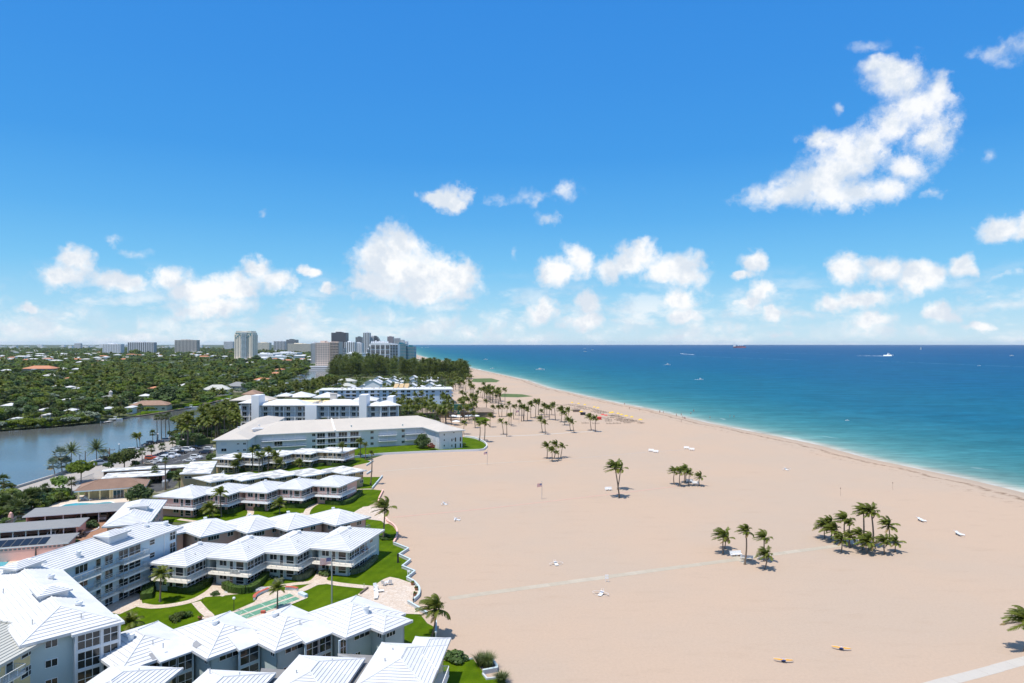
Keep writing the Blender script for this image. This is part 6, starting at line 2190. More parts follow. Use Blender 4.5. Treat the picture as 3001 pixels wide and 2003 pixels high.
tree_px('big round dark green tree between the date palm and the car park',W_,(1430,500),175,235,crown=CROWN_BIG[0],flat=1.2)
tree_px('bright green tree with a visible stem in front of the canal seawall',W_,(935,640),165,235,crown=CROWN_BIG[1])
tree_px('olive tree in the hedge beside the street below the bright tree',W_,(690,770),130,190,k=0)
tree_px('dense dark tree in front of the brown pavilion',W_,(1590,860),150,165,crown=CROWN_BIG[2],flat=1.2)
tree_px('green tree hiding the end of the dusky pink row',C1,(480,470),150,165,crown=CROWN_BIG[0],flat=1.1)
tree_px('darker tree beside the blue wing and the dusky pink row',C1,(310,480),80,120,crown=CROWN_BIG[2])
tree_px('loose shrub tree at the gap of the dusky pink row',C1,(700,460),90,115,k=1)
tree_px('round dark tree against the long white hall',CE_,(128,885),92,118,crown=CROWN_BIG[2],flat=1.5)
tree_px('rust-red shrub at the foot of the white hall',CE_,(222,903),50,55,crown=CROWN_RUST)
tree_px('green tree close to the notch of the white hall facade',(600,1150,3.9167),(580,730),70,120,k=3)
tree_px('lime green tree at the street beyond the four tall palms',W_,(2040,30),85,150,crown=CROWN_BIG[1])
for k,(x,y,r_,h_) in enumerate([(2080,200,95,110),(2180,200,90,120),(2290,200,85,110),(2000,130,80,80),(1560,480,60,80),(1250,515,70,100)]):
    tree_px('dark round-topped tree of the hedge along the car park',W_,(x,y),r_,h_,k=3,group='dark trees along the car park')
for k,(x,y,r_,h_) in enumerate([(120,860,120,150),(180,990,130,130),(330,960,130,140),(420,930,110,110),(560,900,95,95),(640,850,85,85),(40,950,110,130),(690,800,90,90),(760,790,60,70),(-60,1000,150,160),(100,730,80,80),(480,880,90,90)]):
    tree_px('green shrub of the thicket between the street and the carports',W_,(x,y),r_,h_,k=[0,3,1,3,0,3][k % 6],group='thicket by the carports')
rz_ = random.Random(5)
for k in range(46):
    cx_ = rz_.uniform(-120,700); lo = np.interp(cx_,[-120,0,300,500,700],[1130,1080,1000,935,860]); hi = np.interp(cx_,[-120,0,200,480,700],[960,880,830,830,780])
    cy_ = rz_.uniform(hi,lo)
    tree_px('green shrub of the thicket between the street and the carports',W_,(cx_,cy_),rz_.uniform(55,105),rz_.uniform(60,120),k=[0,3,1,4,0,3,2][k % 7],group='thicket by the carports')
for k in range(9):
    cx_ = rz_.uniform(-60,560); cy_ = np.interp(cx_,[-120,0,300,500,700],[1060,1020,960,900,830])
    palm_px('fan palm rising out of the thicket by the carports',W_,(cx_,cy_),(cx_,cy_ - rz_.uniform(110,190)),80,kind='sabal',var=k,group='fan palms in the thicket')
for k,(px,py,r_,lab,kk) in enumerate([(210,1464,1.7,'orange-leaved shrub round the pavilion palm',2),(268,1545,2.4,'shrub in the kerbed bed at the carport end',0),(213,1602,2.0,'clipped bright shrub at the corner of the pink carport wall',2),(185,1618,1.6,'leafy shrub under the clipped one on the brick drive',0),(16,1533,1.9,'yellowish round shrub by the carport gate',2),
        (955,1685,1.6,'rounded shrub bed beside the stair path',0),(808,1690,1.5,'large-leaved dark shrub by the planting bed',0),(780,1698,1.1,'lime shrub in the planting bed',2),(818,1706,1.3,'grey-green shrub in the planting bed',3),(656,1703,0.9,'small dark shrub under the middle balcony',0),(632,1743,1.0,'low shrub round the little path palm',0),
        (520,1815,1.7,'spreading shrub on the near lawn',1),(543,1808,1.2,'second spreading shrub on the near lawn',2),(1130,1575,1.4,'dark shrub next to the tall lawn palm',0),(1112,1577,1.0,'small shrub near the tall lawn palm',0),(1128,1582,1.0,'shrub at the foot of the curved wall',2),
        (1080,1918,1.8,'dark green shrub between the near rows',0),(1050,1925,1.2,'lower shrub between the near rows',1),(710,1985,2.2,'olive shrub before the second glazed porch',1),(535,1993,2.0,'olive shrub before the first glazed porch',1),(1340,1935,2.0,'scrub thicket spilling onto the sand at the near roof',0),
        (1322,1925,1.6,'smaller scrub by the thicket at the near roof',1),(1008,1420,1.8,'dark shrub at the end of the tan zigzag row',0),(985,1425,1.5,'second dark shrub at the end of the tan zigzag row',0),(1055,1335,1.5,'shrub under the reddish palm',0),(622,1345,3.0,'dark shrub at the white hall corner by the cars',0),
        (1310,1314,1.4,'dark low shrub along the end wall of the white hall',0),(1335,1309,1.4,'second dark low shrub along the end wall of the white hall',0),(1360,1303,1.2,'third dark low shrub along the end wall of the white hall',0),(530,1455,2.4,'shrub on the slope behind the pavilion',1),(560,1440,2.0,'light shrub behind the pavilion',2)]):
    x,y = P(px,py)
    bush(lab,x,y,r_,r_ * .95,kk)
x,y = P(752,1728); tag(inst('flower_bed',BUSH[4],None,(x,y,0),0.4,(2.6,1.3,.9)),'white-flowering bed at the corner of the curved hedge','flowers')
x,y = P(680,1730); tag(inst('flower_bed',BUSH[4],None,(x,y,0),1.1,(2.0,.7,.5)),'narrow pale flower border along the curved hedge foot','flowers')
# tufts of beach grass in the walled bed
def grass_tuft(label,px,py,rad,h):
    r = random.Random(px)
    x,y = P(px,py)
    mb = MB()
    for k in range(340):
        a = r.uniform(0,6.28); q = rad * .35 * math.sqrt(r.random()); s = .03
        b = Vector((x + q * math.cos(a),y + q * math.sin(a),0))
        o = Vector((math.cos(a),math.sin(a),0)) * rad * r.uniform(.2,1.0)
        tp = b + o + Vector((0,0,h * r.uniform(.5,1.0)))
        sd = Vector((-math.sin(a),math.cos(a),0)) * s
        md = b + o * .4 + Vector((0,0,h * .6))
        mb.poly([b - sd,b + sd,md + sd,md - sd]); mb.poly([md - sd,md + sd,tp])
    return tag(mb.build('grass_tuft',M['sabal']),label,'ornamental grass')


grass_tuft('feathery grass tuft in the walled bed at the near lawn',1410,1950,1.5,1.9)
grass_tuft('taller feathery grass tuft next to the white bed wall',1430,1958,1.5,2.4)
grass_tuft('spiky grass tuft at the bottom edge of the near lawn',1470,1998,1.3,1.4)


def hedge(label,pts,wd,h,m):
    path = smooth_path(pts,5)
    rr = random.Random(len(label))
    Lp,Rp = strip_pts(path,wd)
    mb = MB()
    for k in range(len(path) - 1):
        for seg in range(1):
            a,b,c,d = Rp[k],Rp[k + 1],Lp[k + 1],Lp[k]
            jit = lambda p,z: (p.x + rr.uniform(-.08,.08),p.y + rr.uniform(-.08,.08),z + (rr.uniform(-.07,.07) if z > .1 else 0))
            mb.hexa([jit(a,0),jit(b,0),jit(c,0),jit(d,0)],[jit(a,h),jit(b,h),jit(c,h),jit(d,h)])
    base = len(mb.f)
    for k in range(len(path) - 1):
        a = path[k]; b = path[k + 1]
        L = (b - a).length
        d = (b - a).normalized(); n_ = Vector((-d.y,d.x))
        for q in range(int(L * 42)):
            f,s_ = rr.random(),rr.uniform(-1,1)
            top = rr.random() < .5
            p = a.lerp(b,f) + n_ * (s_ * wd / 2 if top else math.copysign(wd / 2 + .03,s_))
            z = h + .03 if top else rr.uniform(.05,h)
            c = Vector((p.x,p.y,z))
            x = Vector((rr.gauss(0,1),rr.gauss(0,1),rr.gauss(0,1))).normalized() * .12; y = x.cross(Vector((rr.gauss(0,1),rr.gauss(0,1),rr.gauss(0,1)))).normalized() * .09
            mb.poly([c - x,c - y,c + x,c + y])
    return tag(mb.build('hedge',m),label,'hedge')


hedge('dark clipped hedge at the foot of the blue wing',PC(C1,[(-60,960),(-30,850),(0,800),(30,760)]),1.9,1.1,M['hedge'])
hedge('clipped hedge below the first unit of the pale blue row',PC(C1,[(150,880),(290,895),(390,880),(470,835),(535,790)]),1.0,1.0,M['hedge'])
hedge('thick curved hedge round the rounded balcony of the pale blue row',PC(C1,[(660,850),(720,890),(850,900),(930,870),(1000,800),(1040,760)]),1.3,1.2,M['hedge'])
hedge('grey-green hedge below the third unit of the pale blue row',PC(C1,[(1240,755),(1330,780),(1400,760),(1460,715)]),1.0,1.0,M['hedge_grey'])
hedge('long grey-green hedge bending round the last unit by the flagpole',PC(C1,[(1670,715),(1790,728),(1880,715),(1950,680),(2045,590)]),0.9,1.0,M['hedge_grey'])
hedge('clipped hedge before the last pink gallery unit',PC(C2,[(1705,595),(1830,605),(1920,590),(1985,545),(2040,490)]),1.3,1.2,M['hedge'])
hedge('bright hedge before the fourth pink gallery unit',PC(C2,[(1300,625),(1400,632),(1500,620),(1590,580)]),1.2,1.2,M['hedge'])
hedge('short hedge before the middle pink gallery unit',PC(C2,[(1000,660),(1080,662),(1160,640)]),1.2,1.1,M['hedge'])
hedge('long hedge before the second pink gallery unit',PC(C2,[(440,715),(560,690),(700,690),(800,680),(885,640)]),1.2,1.2,M['hedge'])
hedge('hedge at the seaward end of the tan flat-roofed row',PC(C2,[(1760,222),(1850,225),(1920,205),(1975,190)]),1.6,1.2,M['hedge'])
hedge('low hedge between the tan rows under the palms',PC(C2,[(1250,235),(1340,240),(1450,225),(1640,225),(1680,210)]),1.3,1.0,M['hedge'])
hedge('hedge at the landward end of the tan rows',PC(C2,[(780,285),(860,275),(930,260),(1100,265)]),1.3,1.1,M['hedge'])
hedge('dark tall hedge along the car park edge',PC(W_,[(2040,235),(2150,222),(2260,215),(2400,200)]),3.0,2.6,M['leaf_dark'])
hedge('clipped hedge behind the pale flat carport',PC(W_,[(1830,600),(1920,590),(2020,575)]),2.5,1.8,M['hedge'])
hedge('orange and green hedge along the pool deck',PC(W_,[(520,925),(620,860),(740,790),(800,770)]),2.0,1.6,M['hedge'])

# ------------------------------------------------------------------ wooded district across the canal
HOUSES = []
SIGHT = []
C6 = (0,950,3.9167)
C7 = (500,950,4.7)


def hip_house(label,X,Y,Wd,Dp,e,s,wm,rm,a=0,group=None,cupo=False):
    root = thing('house',label,'house',(X,Y,0),group)
    u,v = uv(a)
    O = Vector((X,Y)) - u * Wd / 2
    hip_roof(root,O,a,Wd,Dp,e,s,1,rm,'',fas=.3,cap=False)
    A = O + u * .8 + v * .8
    mb = MB(); mb.obox(A,a,0,0,-.1,Wd - 1.6,Dp - 1.6,e - .31); mb.build('wall',wm,root)
    n = max(1,int(Wd / 5))
    for k in range(n): add_window(root,A,a,(Wd - 1.6) * (k + .5) / n,.9 if e < 4.5 else 3.4,1.8,1.2,2,1,fine=False)
    if cupo:
        mb = MB(); mb.box(X - 1,Y + Dp / 2 - 1,e,X + 1,Y + Dp / 2 + 1,e + s * Dp / 2 + 2.0); mb.lathe([(1.6,0),(.02,1.4)],(X,Y + Dp / 2,e + s * Dp / 2 + 2.0),4); mb.build('cupola',wm,root)
    HOUSES.append((X,Y,Wd))
    SIGHT.append((X,Y,Wd,e * .72))
    return root


HL = [  # crop, centre x, roof y, width px, wall, roof, label, two storeys
    (C6,640,712,110,'w_hotel','roof_white','white roof between the trees with a stepped wing behind it',0),(C6,775,722,85,'w_hotel','roof_white','white flat-topped house right of the stepped white one',0),(C6,865,735,60,'w_hotel','roof_white','small white roof at the end of the middle white row',0),
    (C6,730,866,66,'w_hotel','roof_white','slanted white roof under dark trees mid-slope',0),(C6,85,933,160,'w_hotel','roof_white','wide white roof at the frame edge above the canal',0),(C6,465,985,105,'w_greige','roof_white','flat white roofed house above the mangroves',0),(C6,790,990,110,'w_greige','roof_white','long flat white roof next to the silver tree',0),
    (C6,1215,968,95,'w_hotel','roof_white','white house with double gable at the canal dock',0),(C6,1480,955,95,'w_hotel','roof_white','white house beside the brown roofed canal house',0),(C6,1235,832,145,'w_greige','roof_grey','grey roofed house with a white cupola',0),(C6,2085,705,95,'w_greige','roof_white','white gabled roof above the big umbrella tree',0),
    (C6,1120,657,75,'w_hotel','roof_white','lone small white house in the middle of the wood',0),(C6,1180,418,95,'w_hotel','roof_white','white two-storey house with a turret among far trees',1),(C6,870,515,95,'w_hotel','roof_white','white house at the east end of the waterfront mansion',1),(C6,680,515,140,'w_hotel','roof_white','long white roof right of the waterfront mansion',0),
    (C6,930,437,145,'w_hotel','roof_white','bright white long roof behind the waterfront houses',0),(C6,60,530,115,'w_plum','roof_white','pale roofed house at the far lagoon shore',1),(C6,130,1093,95,'w_hotel','roof_white','white boat house roof at the mangrove edge',0),(C6,505,1042,66,'w_hotel','roof_white','small white roof low over the canal mangroves',0),
    (C6,1755,733,118,'w_sand','roof_orange','bright orange tiled roof in the wood',0),(C6,1610,483,85,'w_sand','roof_orange','orange roof near the far water strip',0),(C6,1085,468,95,'w_hotel','roof_orange','salmon roof among far white houses',0),(C6,870,402,115,'w_sand','roof_orange','terracotta roofed villa in the far row',1),
    (C6,560,413,115,'w_sand','roof_orange','broad terracotta roof in the far row',0),(C6,1410,402,95,'w_sand','roof_orange','pinkish roof below the twin slab block',0),(C6,770,622,85,'w_sand','roof_orange','red-brown roof right of the waterfront mansion',0),(C6,1840,355,66,'w_hotel','roof_orange','tiny orange roof under the rooftop-mast block',0),
    (C6,2300,372,85,'w_sand','roof_orange','salmon roof near the water strip of the tall cream tower',0),(C6,300,408,95,'w_sand','roof_orange','faded orange roof in the far row at the frame edge',0),(C6,1810,778,55,'w_hotel','roof_orange','small orange roof in front of the bright orange one',0),(C6,1560,905,60,'w_hotel','roof_white','white annex behind the brown roofed canal house',0),
    (C6,1650,822,130,'w_hotel','roof_white','white flat terrace roof beside the big umbrella tree',0),(C6,820,560,90,'w_greige','roof_grey','grey roof behind the lagoon yacht',0),(C6,560,590,170,'w_sand','roof_beige','beige low roof on the lagoon shore',0),
    (C7,160,838,120,'w_greige','roof_white','white hip roof at the big house of the canal point',0),(C7,1490,622,130,'w_hotel','roof_orange','orange roofed villa with white terraces',1),(C7,1240,762,220,'w_cream','roof_orange','long orange-brown ridge half under the trees',0),(C7,1440,678,170,'w_hotel','roof_orange','low orange roof with a white front below the villa',0),
    (C7,910,678,45,'w_hotel','roof_orange','small orange gable in the wood below the cream tower',0),(C7,90,765,35,'w_hotel','roof_orange','tiny orange roof peeping out of dense trees',0),(C7,1085,525,110,'w_hotel','roof_white','white house at the foot of the cream tower',1),(C7,820,562,60,'w_hotel','roof_beige','beige gable below the cream tower',0),
    (C7,440,445,170,'w_sand','roof_orange','salmon waterfront house left of the cream tower',1),(C7,1210,770,60,'w_hotel','roof_white','white garden house by the canal trees',0)]
for crop,cx,cy,wpx,wm,rm,lab,st in HL:
    py = crop[1] + cy / crop[2]
    px = crop[0] + cx / crop[2]
    e = 6.2 if st else 4.2
    X,Y = P(px,py + 1.0,e)
    Wd = wpx / crop[2] / FPX * Y
    hip_house(lab,X,Y,Wd,max(9,min(16,Wd * .7)),e,.33,M[wm],M[rm],random.uniform(-6,14),cupo='cupola' in lab)
x,y = P(435,1188,4.0)
hip_house('wide brown-roofed ranch house on the canal bank',x,y,25,13,4.0,.42,M['w_greige'],M['roof_brown'],10)
x,y = P(107,1083,7.5)
hip_house('big terracotta waterfront mansion with a dark arcaded front',x,y,46,24,8.5,.36,M['w_plum'],M['roof_orange'],2)
x,y = P(632,1143,5.0)
hip_house('large pale house with long hip roofs at the canal point',x,y,24,16,5.2,.5,M['w_sand'],M['roof_beige'],14)
x,y = P(684,1133,5.5)
hip_house('grey hip-roofed wing of the canal point house',x,y,19,15,5.8,.5,M['w_greige'],M['roof_grey'],-12)

# tiny far houses
rows_h = []
for k in range(230):
    px = random.uniform(-20,930); py = random.uniform(1018,1062)
    if 685 < px < 745 and py > 1045: continue
    X,Y = P(px,py,4.0)
    if 1050 < py < 1075 and 360 < px < 690: continue
    rows_h.append((X,Y))
for k,(X,Y) in enumerate(rows_h):
    wd = random.uniform(12,34)
    c = random.random()
    rm = 'roof_white' if c < .60 else ('roof_orange' if c < .85 else 'roof_beige')
    root = thing('house',{'roof_white': 'tiny white-roofed house among the far inland trees','roof_orange': 'tiny terracotta-roofed house among the far inland trees','roof_beige': 'tiny beige-roofed house among the far inland trees'}[rm],'house',(X,Y,0),{'roof_white': 'far white roofs','roof_orange': 'far terracotta roofs','roof_beige': 'far beige roofs'}[rm])
    hh = random.choice([6.5,7.5,9,11])
    hip_roof(root,(X - wd / 2,Y),random.uniform(-15,15),wd,random.uniform(10,16),hh,.3,1,M[rm],'',fas=.3,cap=False)
    mb = MB(); mb.box(X - wd / 2 + 1.5,Y + 1.5,-.1,X + wd / 2 - 1.5,Y + 9,hh - .1); mb.build('wall',M['w_hotel'],root)
    HOUSES.append((X,Y,wd * .5))
    if k % 4: SIGHT.append((X,Y,wd * .8,hh * .8))


def in_poly(x,y,poly):
    c = False
    j = len(poly) - 1
    for i in range(len(poly)):
        if (poly[i][1] > y) != (poly[j][1] > y) and x < (poly[j][0] - poly[i][0]) * (y - poly[i][1]) / (poly[j][1] - poly[i][1]) + poly[i][0]:
            c = not c
        j = i
    return c


LAG = [[P(*p) for p in q] for q in ([(-400,1126),(0,1120),(110,1115),(92,1099),(0,1103),(-400,1106)],[(380,1078),(460,1073.5),(560,1067.5),(674,1061.5),(686,1052.5),(500,1060.5),(380,1066)])]
NO_PX = [(683,744,1070),(908,975,1090),(744,900,1058)]           # tower feet that stay visible


def blocked(X,Y,rad,h):
    px = CX + X / Y * FPX; py = HZ + CAM_H / Y * FPX
    if in_poly(X,Y,canal) or any(in_poly(X,Y,q) for q in LAG): return True
    for q0,q1,yb in NO_PX:
        if q0 < px < q1 and yb - 5 < py + 0 < yb + 3: return True
    for (hx,hy,hw) in HOUSES:
        if abs(X - hx) < hw * .5 + rad * .3 and -2 < Y - hy < 12: return True
    return False


def far_bank_y(X,Y):
    """distance of the far canal bank along the line from the camera through this place"""
    px = CX + X / Y * FPX
    return CAM_H * FPX / (float(np.interp(px,[q[0] for q in FAR_BANK[::-1]],[q[1] for q in FAR_BANK[::-1]])) - HZ)


def sight_height(X,Y,rad):
    """how high a crown may reach here without hiding a roof behind it"""
    hmax = 99.0
    for (hx,hy,hw,ze) in SIGHT:
        if Y < hy + 3 and Y > hy * .55 and abs(X - hx * Y / hy) < hw * .5 * Y / hy + rad * .55:
            hmax = min(hmax,CAM_H + (ze - CAM_H) * Y / hy)
    return hmax



cand = []
Y = 335.0
while Y < 5200:
    sp = 6.6 + max(0,Y - 330) * .0105
    xl,xr = -.80 * Y,-.262 * Y
    if Y > 1250: xr = -.215 * Y
    X = xl + random.uniform(0,sp)
    while X < xr:
        x,y = X + random.uniform(-.4,.4) * sp,Y + random.uniform(-.45,.45) * sp
        kind = random.random()
        big = max(1.0,(sp / 6.6) ** .6)
        X += sp
        fb = far_bank_y(x,y)
        if y < fb + 2 and (CX + x / y * FPX) < 912: continue
        if y > 1240 and (CX + x / y * FPX) > 905 and y < 1900: continue
        rad = random.uniform(2.6,5.2) * big
        h = random.uniform(5.0,10.5) * min(big,1.25)
        near = y - fb
        if near < 9: h *= .6; rad *= .8
        if near > 3 and random.random() < (.10 if y < 900 else .16): continue
        if blocked(x,y,rad,h): continue
        if y > 1100: h *= .85
        hm = sight_height(x,y,rad)
        if hm < 2.0: continue
        if h > hm: h = hm; rad = min(rad,h * .75)
        cand.append((y,x,rad,h,kind))
    Y += sp * .86
# undergrowth along the mangrove shore
for k in range(70):
    px = random.uniform(-20,290); py = np.interp(px,[-500,0,153,299],[1300,1265,1254,1241]) - random.uniform(.5,4)
    X_,Y_ = P(px,py)
    cand.append((Y_,X_,random.uniform(2.2,4.2),random.uniform(2.8,6.0),.95 if random.random() < .2 else .3))
cand.sort()
n_leaf = n_palm = 0
rest = []
KIND_LAB = {0: 'mid-green leafy tree',1: 'rounded green tree',2: 'wide flat-topped green tree',3: 'dark green tree',4: 'bright yellow-green tree',5: 'silvery grey-green tree'}
for (y,x,rad,h,kd) in cand:
    if kd > .80 and kd < .93:
        if n_palm < 30 and y < 900:
            n_palm += 1
            palm('palm standing among the leafy trees across the canal',(x,y,0),(x,y,h * 1.0),2.6,kind='calm' if kd < .87 else 'sabal',var=n_palm,fine=False,group='palms in the wooded district')
        else: rest.append((x,y,rad,h,6))
        continue
    k = 4 if kd > .96 else (5 if kd > .93 else (3 if kd < .22 else (4 if kd < .38 else int(kd * 53) % 3)))
    if n_leaf < 290:
        n_leaf += 1
        leaf_tree(KIND_LAB[k] + ' in the wooded district across the canal',x,y,rad,h,k,None,'leafy trees across the canal')
    else:
        rest.append((x,y,rad,h,k))
for lab,px,py,rad,h,cr_ in [('flame tree in orange-red blossom above the mangrove shore',52,1176,7.5,9.0,CROWN_RED),('broad dark umbrella tree over the canal lawn',494,1194,11.5,13.5,CROWN_BIG[2]),('bright green crown behind the red flame tree',112,1190,10,9.5,CROWN_BIG[1]),('silver bush tree hanging over the far canal bank',268,1240,7.5,6.5,CROWN_LEAF[5]),
                                 ('smaller silver bush at the mangrove edge',188,1250,4.5,5.5,CROWN_LEAF[5]),('flat dark green canopy tree on the hill of the wood',410,1120,16,12,CROWN_BIG[0]),('clipped light green dome tree below the orange roof',486,1152,7,9,CROWN_BIG[1]),('tall dark tree at the canal bend by the docks',880,1098,11,14,CROWN_BIG[2]),('dark tree standing at the marina wall',752,1064,12,17,CROWN_BIG[2]),
                                 ('lime green round crown in front of the twin slab block',394,1044,24,19,CROWN_BIG[1])]:
    x,y = P(px,py)
    leaf_tree(lab,x,y,rad,h,0,cr_)

# the rest of the wood: one mass of the same crowns
def woods(name,label,pts,protos):
    me = bpy.data.meshes.new(name)
    me.from_pydata([(p[0],p[1],max(p[3] - p[2] * .62,p[2] * .3) if p[4] < 6 else p[3]) for p in pts],[],[])
    for an,tp,vals in (('kind_index','INT',[p[4] for p in pts]),('turn','FLOAT',[random.uniform(0,6.28) if p[4] != 7 else random.uniform(-.4,.4) for p in pts]),('size','FLOAT',[p[2] if p[4] < 6 else max(p[2],2.8) for p in pts])):
        a = me.attributes.new(an,tp,'POINT'); a.data.foreach_set('value',vals)
    ob = bpy.data.objects.new(name,me)
    link(ob)
    tag(ob,label,'woodland',kind='stuff')
    ng = bpy.data.node_groups.new('scatter_crowns','GeometryNodeTree')
    ng.interface.new_socket('Geometry',in_out='INPUT',socket_type='NodeSocketGeometry')
    ng.interface.new_socket('Geometry',in_out='OUTPUT',socket_type='NodeSocketGeometry')
    g = NT(ng)
    gi = g.n('NodeGroupInput'); go = g.n('NodeGroupOutput')
    jn = g.n('GeometryNodeJoinGeometry')
    for me_ in reversed(protos):
        oi = g.n('GeometryNodeObjectInfo',{'Object': me_})
        oi.transform_space = 'ORIGINAL'
        oi.inputs['As Instance'].default_value = True
        ng.links.new(oi.outputs['Geometry'],jn.inputs[0])
    ki = g.n('GeometryNodeInputNamedAttribute',{'Name': 'kind_index'},data_type='INT')
    tu = g.n('GeometryNodeInputNamedAttribute',{'Name': 'turn'},data_type='FLOAT')
    si = g.n('GeometryNodeInputNamedAttribute',{'Name': 'size'},data_type='FLOAT')
    rt = g.n('ShaderNodeCombineXYZ',{2: tu.outputs['Attribute']})
    ip = g.n('GeometryNodeInstanceOnPoints',{'Points': gi.outputs[0],'Instance': jn.outputs[0],'Pick Instance': True,'Instance Index': ki.outputs['Attribute'],'Rotation': rt.outputs[0],'Scale': si.outputs['Attribute']})
    ng.links.new(ip.outputs[0],go.inputs[0])
    md = ob.modifiers.new('scatter','NODES'); md.node_group = ng
    return ob


protos = []
for k in range(8):
    me_ = CROWN_LEAF[k] if k < 6 else (CROWN_CALM[0] if k == 6 else CROWN_COCO[0])
    o = next(ob for ob in bpy.data.objects if ob.data == me_)
    protos.append(o)
woods('woodland','dense leafy wood of the inland district fading towards the horizon',rest,protos)
woods('palm_grove_mass','palm crowns filling the groves between the single palms',PALM_REST,protos)
mb = MB()
for (x,y,r_,h,k) in PALM_REST: mb.tube([(x,y,0),(x,y,h)],[.2,.12],4)
tag(mb.build('palm_trunks',M['trunk']),'thin trunks of the palms filling the groves','palm trunks',kind='stuff')
# woods behind the hotel and round the villas
rest2 = []
for k in range(330):
    px = random.uniform(975,1330); Yy = random.uniform(660,930)
    X_ = (px - CX) / FPX * Yy
    if abs(Yy - 860) < 22 and random.random() < .6: continue
    rest2.append((X_,Yy,random.uniform(1.6,3.2),random.uniform(2.5,4.5),random.choice([0,1,3,6])))
for k in range(260):
    px = random.uniform(870,1010); Yy = random.uniform(420,780)
    X_ = (px - CX) / FPX * Yy
    if in_poly(X_,Yy,canal): continue
    rest2.append((X_,Yy,random.uniform(1.8,3.6),random.uniform(3,6.5),random.choice([0,1,3,6,6])))
for k in range(210):
    px = random.uniform(640,905); py = np.interp(px,[620,690,740,800,860,905],[1238,1205,1183,1165,1150,1136]) + random.uniform(1,12)
    X_,Yy = P(px,py)
    if in_poly(X_,Yy,canal): continue
    rest2.append((X_,Yy,random.uniform(2.0,3.8),random.uniform(5,10),random.choice([0,1,3,6,6,7])))
for k in range(160):
    px = random.uniform(1150,1400); Yy = random.uniform(395,500)
    X_ = (px - CX) / FPX * Yy
    if X_ > west_x(Yy) - 2: continue
    rest2.append((X_,Yy,random.uniform(1.5,2.8),random.uniform(1.8,3.6),random.choice([0,1,3,3])))
for k in range(120):
    px = random.uniform(545,700); py = random.uniform(1240,1282)
    X_,Yy = P(px,py)
    if in_poly(X_,Yy,canal) or (-134 < X_ < -100 and 262 < Yy < 356): continue
    rest2.append((X_,Yy,random.uniform(1.6,2.8),random.uniform(2.0,4.0),random.choice([0,1,3])))
woods('undergrowth','green undergrowth round the hotel, villas and palm groves',rest2,protos)

# ------------------------------------------------------------------ courtyard: courts, bench, sea walls, flag
def px3(px,py,z=0.0):
    x,y = P(px,py,z)
    return (x,y,z)


def court(label,c4):
    A,B,C,D = [Vector(p) for p in PC(C1,c4)]
    root = thing('shuffleboard_court',label,'shuffleboard court',(*A,0),'shuffleboard courts')
    mb = MB(); mb.prism([A,B,C,D],0.03,0.082)
    mb.build('court_slab',mat('court_green',(0.115,0.27,0.175),0.8,0.06,0.6),root)
    q = lambda s_,t_: (A.lerp(B,s_)).lerp(D.lerp(C,s_),t_)
    ln = MB()
    def line(s0,t0,s1,t1,w=0.07):
        ribbon(ln,[q(s0,t0),q(s1,t1)],w,0.087)
    for s_ in (.155,.46): line(s_,0,s_,1,.12)
    # scoring triangle at the far end, its bands and base line
    line(.60,.5,.845,.04); line(.60,.5,.845,.96); line(.845,0,.845,1); line(.76,.2,.76,.8); line(.68,.36,.68,.64); line(.68,.5,.80,.5); line(.88,0.2,.88,.8); line(.60,0.42,.60,.58)
    line(.03,.5,.06,.5); line(.04,.2,.10,.5); line(.04,.8,.10,.5)
    ln.build('court_lines',mat('faded_court_paint',(0.50,0.58,0.50),0.8,0.08,0.6),root)
    return root


court('shuffleboard court nearer the curved red bench',[(742,1084),(1255,908),(1293,930),(784,1108)])
court('shuffleboard court nearer the white roofs',[(805,1116),(1308,938),(1347,957),(850,1140)])
mb = MB()
arc = smooth_path(PC(C1,[(928,968),(935,945),(960,925),(1000,905),(1060,880)]),5)
wallrun(mb,arc,0.35,0,0.5)
b_ = mb.build('curved_bench',M['w_white']); tag(b_,'curved low red-topped bench wall at the end of the shuffleboard courts','bench')
mb = MB(); wallrun(mb,arc,0.55,0.505,0.60); s_ = mb.build('seat',M['red_brick'],b_)
mb = MB(); arc = smooth_path(PC(C1,[(1215,868),(1270,870),(1325,880)]),4); wallrun(mb,arc,0.35,0,0.5)
b_ = mb.build('curved_bench',M['w_white']); tag(b_,'shorter red-topped bench wall on the far side of the courts','bench')
mb = MB(); wallrun(mb,arc,0.55,0.505,0.60); mb.build('seat',M['red_brick'],b_)
mb = MB(); wallrun(mb,PC(C1,[(1345,915),(1405,942)]),0.7,0,0.55); tag(mb.build('bench',M['w_blue2']),'pale blue box bench at the end of the shuffleboard courts','bench')
mb = MB(); x,y = PC(C1,[(1010,1087)])[0]; mb.box(x - .35,y - .25,0,x + .35,y + .25,.4); mb.box(x - .38,y - .28,.401,x + .38,y + .28,.47); tag(mb.build('storage_box',M['red_brick']),'small red box beside the courts at the roof edge','box')

def low_wall(label,pts,th=.24,h=.55,m=None,cope=True,sm=False):
    pts = smooth_path(pts,4) if sm else [Vector(p) for p in pts]
    mb = MB(); wallrun(mb,pts,th,-.3,h)
    o = mb.build('sea_wall',m or M['wall_paint']); tag(o,label,'wall')
    if cope:
        mb = MB(); wallrun(mb,pts,th + .12,h + .002,h + .08); mb.build('coping',M['w_blue'] if m is None else m,o)
    return o


